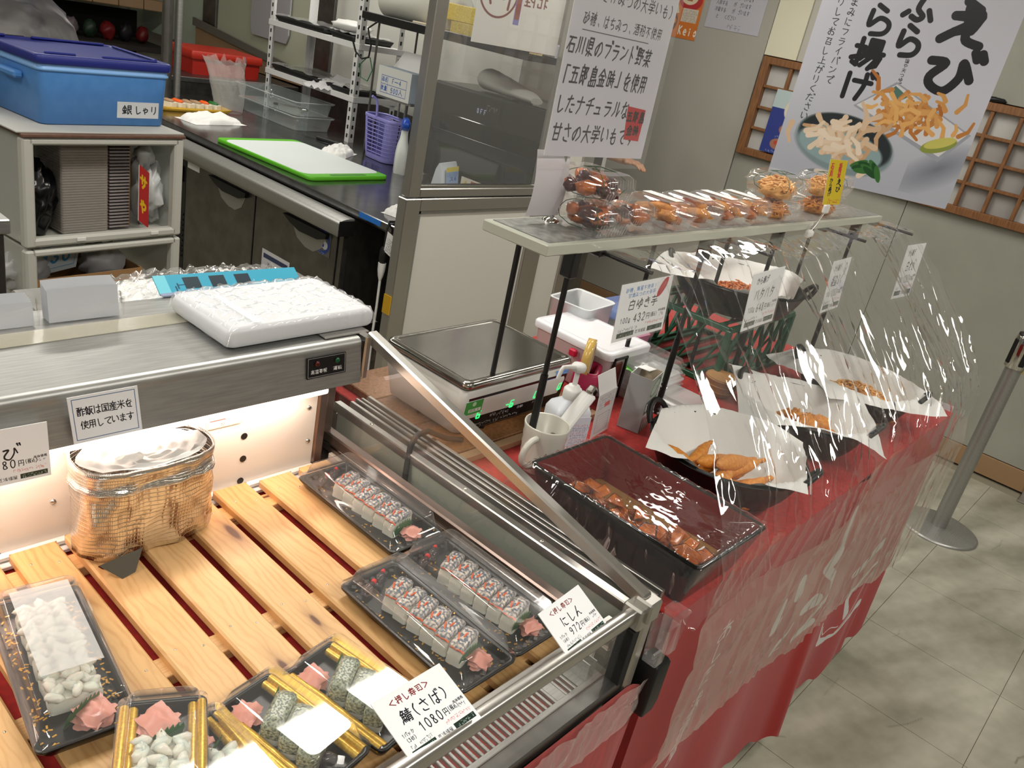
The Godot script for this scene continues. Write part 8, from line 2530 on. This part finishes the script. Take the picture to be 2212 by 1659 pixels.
func noise_tex(freq, c0, c1, sd = 1, size = 256, octaves = 4, normal = false, mid = -1.0):
	var n := FastNoiseLite.new()
	n.seed = sd
	n.frequency = freq
	n.fractal_octaves = octaves
	var t := NoiseTexture2D.new()
	t.width = size
	t.height = size
	t.seamless = true
	t.noise = n
	if normal:
		t.as_normal_map = true
		t.bump_strength = 4.0
	else:
		var g := Gradient.new()
		g.set_color(0, c0)
		g.set_color(1, c1)
		if mid > 0.0:
			g.set_offset(0, mid - 0.12)
			g.set_offset(1, mid + 0.12)
		t.color_ramp = g
	return t

func tri_tex(m, t, scale, world = true):
	m.albedo_color = Color.WHITE
	m.albedo_texture = t
	m.uv1_triplanar = true
	m.uv1_world_triplanar = world
	m.uv1_scale = scale
	return m
const GLYPHS := {
	"ワ": "383424e4c97f",
	"リ": "424a b2ba8f",
	"ゼ": "37e6b9 525d6ede d0e2 f0g2",
	"動": "6113 0383 15757a1a15 1777 424e 1c7c 0e8e 95f5eebf c1c87f",
	"重": "c144 15f5 37d7db3b37 39d9 818e 3cdc 2eee",
	"自": "8163 33d3de3e33 36d6 3ada",
	"8": "72a3a677464372 77aacd7e4d4a77",
	")": "51a5ab5f",
	"マ": "24e48a 69ac",
	"み": "33935c2d1b49ed c5bcaf",
	"あ": "35d4 71789d b5878c4e2d2b58a7d8eaecbf",
	"い": "22294d6b b3d6eb",
	"う": "61a2b4 3776b6ca9d6f",
	"え": "61a3 46b5729ab5 46b54c2e 5b8a9dde",
	"お": "25a5 616d4e2c48a8dbce9e b2d5",
	"か": "25a5b6ad8e 612e c3e9",
	"゛": "d0e2 f0g2",
	"き": "35c3 37d6 71cb 4c5ecf",
	"く": "b238be",
	"け": "323e 65e5 b1b79e",
	"さ": "35d4 71cb 4c5ebf",
	"し": "425c7fdc",
	"す": "14f4 919a7b6a6898aa7f",
	"せ": "16f5 b1ba9b 525c7ede",
	"た": "14a3 611e 98e8 8c9ede",
	"ち": "25d4 724a99cbcd7f",
	"つ": "17a5d7dbbd6e",
	"て": "24e37aaede",
	"と": "5279 d53a3d6ede",
	"な": "25a4 612b c3e6 a7ad7f5d9bde",
	"に": "323e 75d5 6b8ede",
	"の": "845c3d28a3d6ea9e",
	"は": "323e 65e5 b1bd9f7d9bee",
	"ひ": "25653a4d8eb9b4e9",
	"ふ": "61a3 8479ac8e5d 3b1d c9ed",
	"ま": "34c4 37c7 818d5e3c6bee",
	"も": "725c8fcec9 36b6 3ab9",
	"や": "27b4e6ca8b 8193 427f",
	"ゆ": "332b 2958a4d4eaca8c69 a1ad7f",
	"ら": "61a3 444b87c8dbbe6f",
	"り": "323a b2ba8f",
	"る": "43b33a69b8db9f6e7c9e",
	"を": "35c4 713979a8ad d65b6edf",
	"ん": "812e5a89acbede",
	"ゃ": "27b4e6ca8b 8193 427f",
	"フ": "24d4c87e",
	"ラ": "43c3 27d7ac5f",
	"イ": "c1853a 868f",
	"ハ": "532d a2de",
	"ン": "2364 3db9e4",
	"ト": "515f 56aa",
	"ナ": "15e5 817a3f",
	"チ": "c134 17e7 83865f",
	"ュ": "36c6bd 1ded",
	"ル": "525a1e a2aee9",
	"タ": "612a 54d4ab4f 67ba",
	"ク": "613a 55d5ab4f",
	"ッ": "2448 6478 d4ba5f",
	"ホ": "25e5 818f 5a2d bade",
	"ー": "18f8",
	"レ": "425eea",
	"ロ": "434eded343",
	"ス": "34c49a2f 99df",
	"ア": "24e4b8 866b3f",
	"ケ": "512a 45e5 b59b5f",
	"メ": "c27a2f 56cc",
	"モ": "34d4 18e8 747dde",
	"サ": "15f5 515a b1ba6f",
	"キ": "35d4 18e8 718f",
	"揚": "2565 414e2d 1b69 81d1d58581 83d3 67f7 875b 79e9ddbe a96e d9af",
	"召": "33d3c7a6 7348 4adade4e4a",
	"上": "818e 87d7 1efe",
	"塩": "1555 313d 1d5c 9175 83f3 86e6e98986 7bebee7e7b abae cbce 5efe",
	"天": "23e3 28f8 837a2f 88ef",
	"大": "16f6 81782f 88ef",
	"学": "3153 7183 c1a4 2825e5e8 58b88a8e6f 1bfb",
	"砂": "1373 431d 38787e3e38 b1ba 9568 d5f8 f86f",
	"糖": "1232 6252 1676 424f 471b 4769 c0c2 93f3 936f a5e5e9 87g7 a9e9 c3cb abebefafab",
	"酒": "1234 1647 1e4a 52f2 65e5ee6e65 9299 b2b8d8 6bdb",
	"粕": "1232 6252 1676 424f 471b 4769 b1a3 93e3ee9e93 98e8",
	"不": "23e3 932a 848f 98db",
	"使": "4118 343f 63f3 75e5e97975 a1a96f 7aef",
	"用": "323b1f 32d2de 36d6 3ada 828f",
	"石": "23e3 731c 58d8de5e58",
	"川": "323a1e 727d d2de",
	"県": "51c1c95951 54c4 56c6 232bee 8b8f 5d3f bdde",
	"野": "2171772721 2474 414d 1a7a 1e7d 92e2b5 94c6 87f7e9 b7be9e",
	"菜": "13f3 5154 b1b4 d546 4758 7778 c7a9 1afa 8a8f 8b2f 8bef",
	"五": "23d3 735e 37c7be 1efe",
	"郎": "4042 2272782822 2575 282e6b 598e 929f 92d2b6d9ca9a",
	"島": "8062 42c2c84842 44c4 46c6 484beaefcf 2c2fafac 6b6f",
	"金": "8117 81f7 56b6 39d9 868e 4a5d cabd 1eee",
	"時": "22626d2d22 2767 b1b7 84e4 77f7 79f9 d7de be 9aac",
	"甘": "14f4 414e c1ce 49c9 4ece",
	"銀": "4117 4177 3565 1979 454e 2a3c 6a5c 1e7d 91e1e797 94e4 919fbd a7ff eacb",
	"酢": "1171 24747e2e24 4148 5159 2b7b a186 94f4 b4bf b8f8 bcfc",
	"飯": "4116 4176 34646a3a34 3767 3a3e6c 5b7e 92f2 929a7f 96e6ca8f 97ff",
	"国": "22e2ee2e22 55c5 58b8 5cbc 858c 9aab",
	"産": "8082 23e3 5365 b3a5 26e6 264b1f 7759 69d9 6cdc 4fff 979f",
	"米": "3254 d2b4 17f7 818f 871d 87ed",
	"押": "2565 414e2d 1b69 82e2e98982 85e5 b2bf",
	"寿": "33d3 25e5 18f8 81492e 4bfb b9bf9f 6c7e",
	"司": "23e3eeae 3696 4999 9d4d49",
	"鯖": "4115 4272 6255 25757b2b25 2878 454b 1c0f 3c4e 5c6e 7c8e 93f3 95e5 87g7 c1c7 999f 99e9efcf 9beb 9ded",
	"円": "222f 22e2efcf 8289 29e9",
	"税": "6122 1575 424f 461b 4679 91a3 d1c3 94e4e89894 a88f c8ceeeeb",
	"込": "a1965c 95ec 1232 17474c1e 4cff",
	"切": "1876 414c7b 93e3debe b36f",
	"蜂": "2373782823 414d 1d7c 6a8d b184 93d36a 94fa 99e9 7cfc c8cf",
	"蜜": "8082 2422e2e4 4736 6458b8 c349 b5d6 49c9cc4c49 888f 2fdf bcde",
	"芋": "13f3 5154 b1b4 37d7 1afa 878f6f",
	"白": "8163 33d3de3e33 38d8",
	"能": "4126 2675 6388 292f 29797f5f 2b7b 2d7d a1a7f7f5 f194 a9affffd f99c",
	"登": "22621a 3355 91fa d2b4 f4c6 69b9 4bcbcd4d4b 1fff",
	"品": "42c2c64642 19696e1e19 99e9ee9e99",
	"名": "7128 62d24c1d 4678 59d9df5f59",
	"数": "2132 6152 1474 4148 4417 4477 1a7a 482c6f 5a2f a186 94f4 c49a7f 96bbff",
	"量": "41c1c54541 43c3 17f7 49c9cc4c49 4aca 888f 3ddd 1fff",
	"入": "6181851e 85fe",
	"高": "8082 13f3 55b5b85855 2f29e9efcf 5babae5e5b",
	"温": "1233 1546 1e4a 62e2e76762 64e4 6a6f 6aeaef 9a9f cacf 4fff",
	"警": "2272 3133 6163 24747858 37575a3a37 a184 93f3 e379 95fa 1afa 4ccc 4ecf",
	"報": "1373 4145 0787 2536 6557 1a7a 474f 919f 91e1e5c5 98e8bb8f 98ff",
	"運": "1232 17474c1e 4cff 6361f1f3 74e4 66e6ea6a66 68e8 a3ad 5cfc",
	"転": "1373 26666a2a26 2868 414f 1c7c 92e2 87f7 b78efd d9ff",
	"北": "414e 1545 1c4a 919eeeeb e596",
	"陸": "222f 22624666 5a3a 93f3 c1c6 76g6 a669 d6d9 9beb c9cf 7fff",
	"冷": "1233 1d39 a157 a1f7 86c6 69e9bc 9b9f",
	"蔵": "13f3 5054 a0a4 36f6 364f 59a9ad5d59 575f 7a7d c4df e8af",
	"庫": "8082 23e3 234b1f 55e5 57d7dc5c57 59d9 848f 3efe",
	"中": "34d4d93934 818f",
	"食": "8117 81f7 55b5ba5a55 57b7 5a5fbc 9bde",
	"材": "1575 414f 461c 4678 85f5 d1dfbf c57d",
	"等": "4114 3363 c194 b3e3 c3d5 37d7 868a 1afa 2cec a9af8f 5d6e",
	"保": "4118 343f 71d1d67671 59f9 a6af a95e a9fe",
	"管": "4114 3363 c194 b3e3 8586 2826e6e8 57c7 575f 57b7ba5a 5cbcbf5f",
	"匠": "22e2 222eee a354 56c6 565c a6ad",
	"浅": "1233 1547 1e4a 64e3 67f6 5afa 91baffec c1d2 ea7f",
	"福": "3132 1575 651b 464f 57 82f2 94e4e79794 89f9ff8f89 8cfc b9bf",
	"屋": "22e2e626 222b1f 48e8 885bdb b9dc 6ddd 8b8f 3fff",
	"本": "14f4 818f 841c 84fc 5bbb",
	"体": "4118 343f 65f5 a1af a55d a5fd 8cdc",
	"価": "4118 343f 62f2 66e6ee6e66 828e c2ce",
	"格": "1575 414f 461c 4678 a176 92e27a 95fa 8aeaef8f8a",
	"「": "8f82e2",
	"」": "8181 828d2d",
	"、": "6c8f",
	"・": "7889",
	"！": "828a 8d8e",
	"!": "828a 8d8e",
	"(": "a1658bcf",
	"（": "d1a59bdf",
	"）": "31657b3f",
	"＜": "d328de",
	"＞": "33e83e",
	"-": "38b8",
	".": "7d8e",
	"0": "6292c5cb9e6e3b3562",
	"1": "45828e",
	"2": "356292c5b83ece",
	"3": "346292b58777 87c9cb9e6e3c",
	"4": "a23ada a2ae",
	"5": "c2424886b8bc8e5e3c",
	"6": "a2643a4d7eadcaa8783a",
	"7": "32c26e",
	"9": "6eacc6b38253365888c6",
	"g": "b676494c7eacb9 b6bfag6g3f",
	"F": "424e 42c2 4898",
	"O": "82535c8ebdb482",
	"K": "323e c238 58ce",
	"B": "323e 3292b4b69838 98cacc9e3e",
	"A": "1e82fe 4aca",
	"R": "323e 32b2c4c6a838 88de",
	"N": "2e22eee2",
	"E": "c2323ede 38b8",
	"i": "686e 6465",
	"t": "626c8e 3696",
	"c": "b7874a4c7ebe",
	"h": "424e 49688b8e 8797babe",
	"e": "3aca86494c7ece",
	"n": "474e 4968a8be",
	"o": "8649 4c7eaccaa886",
}
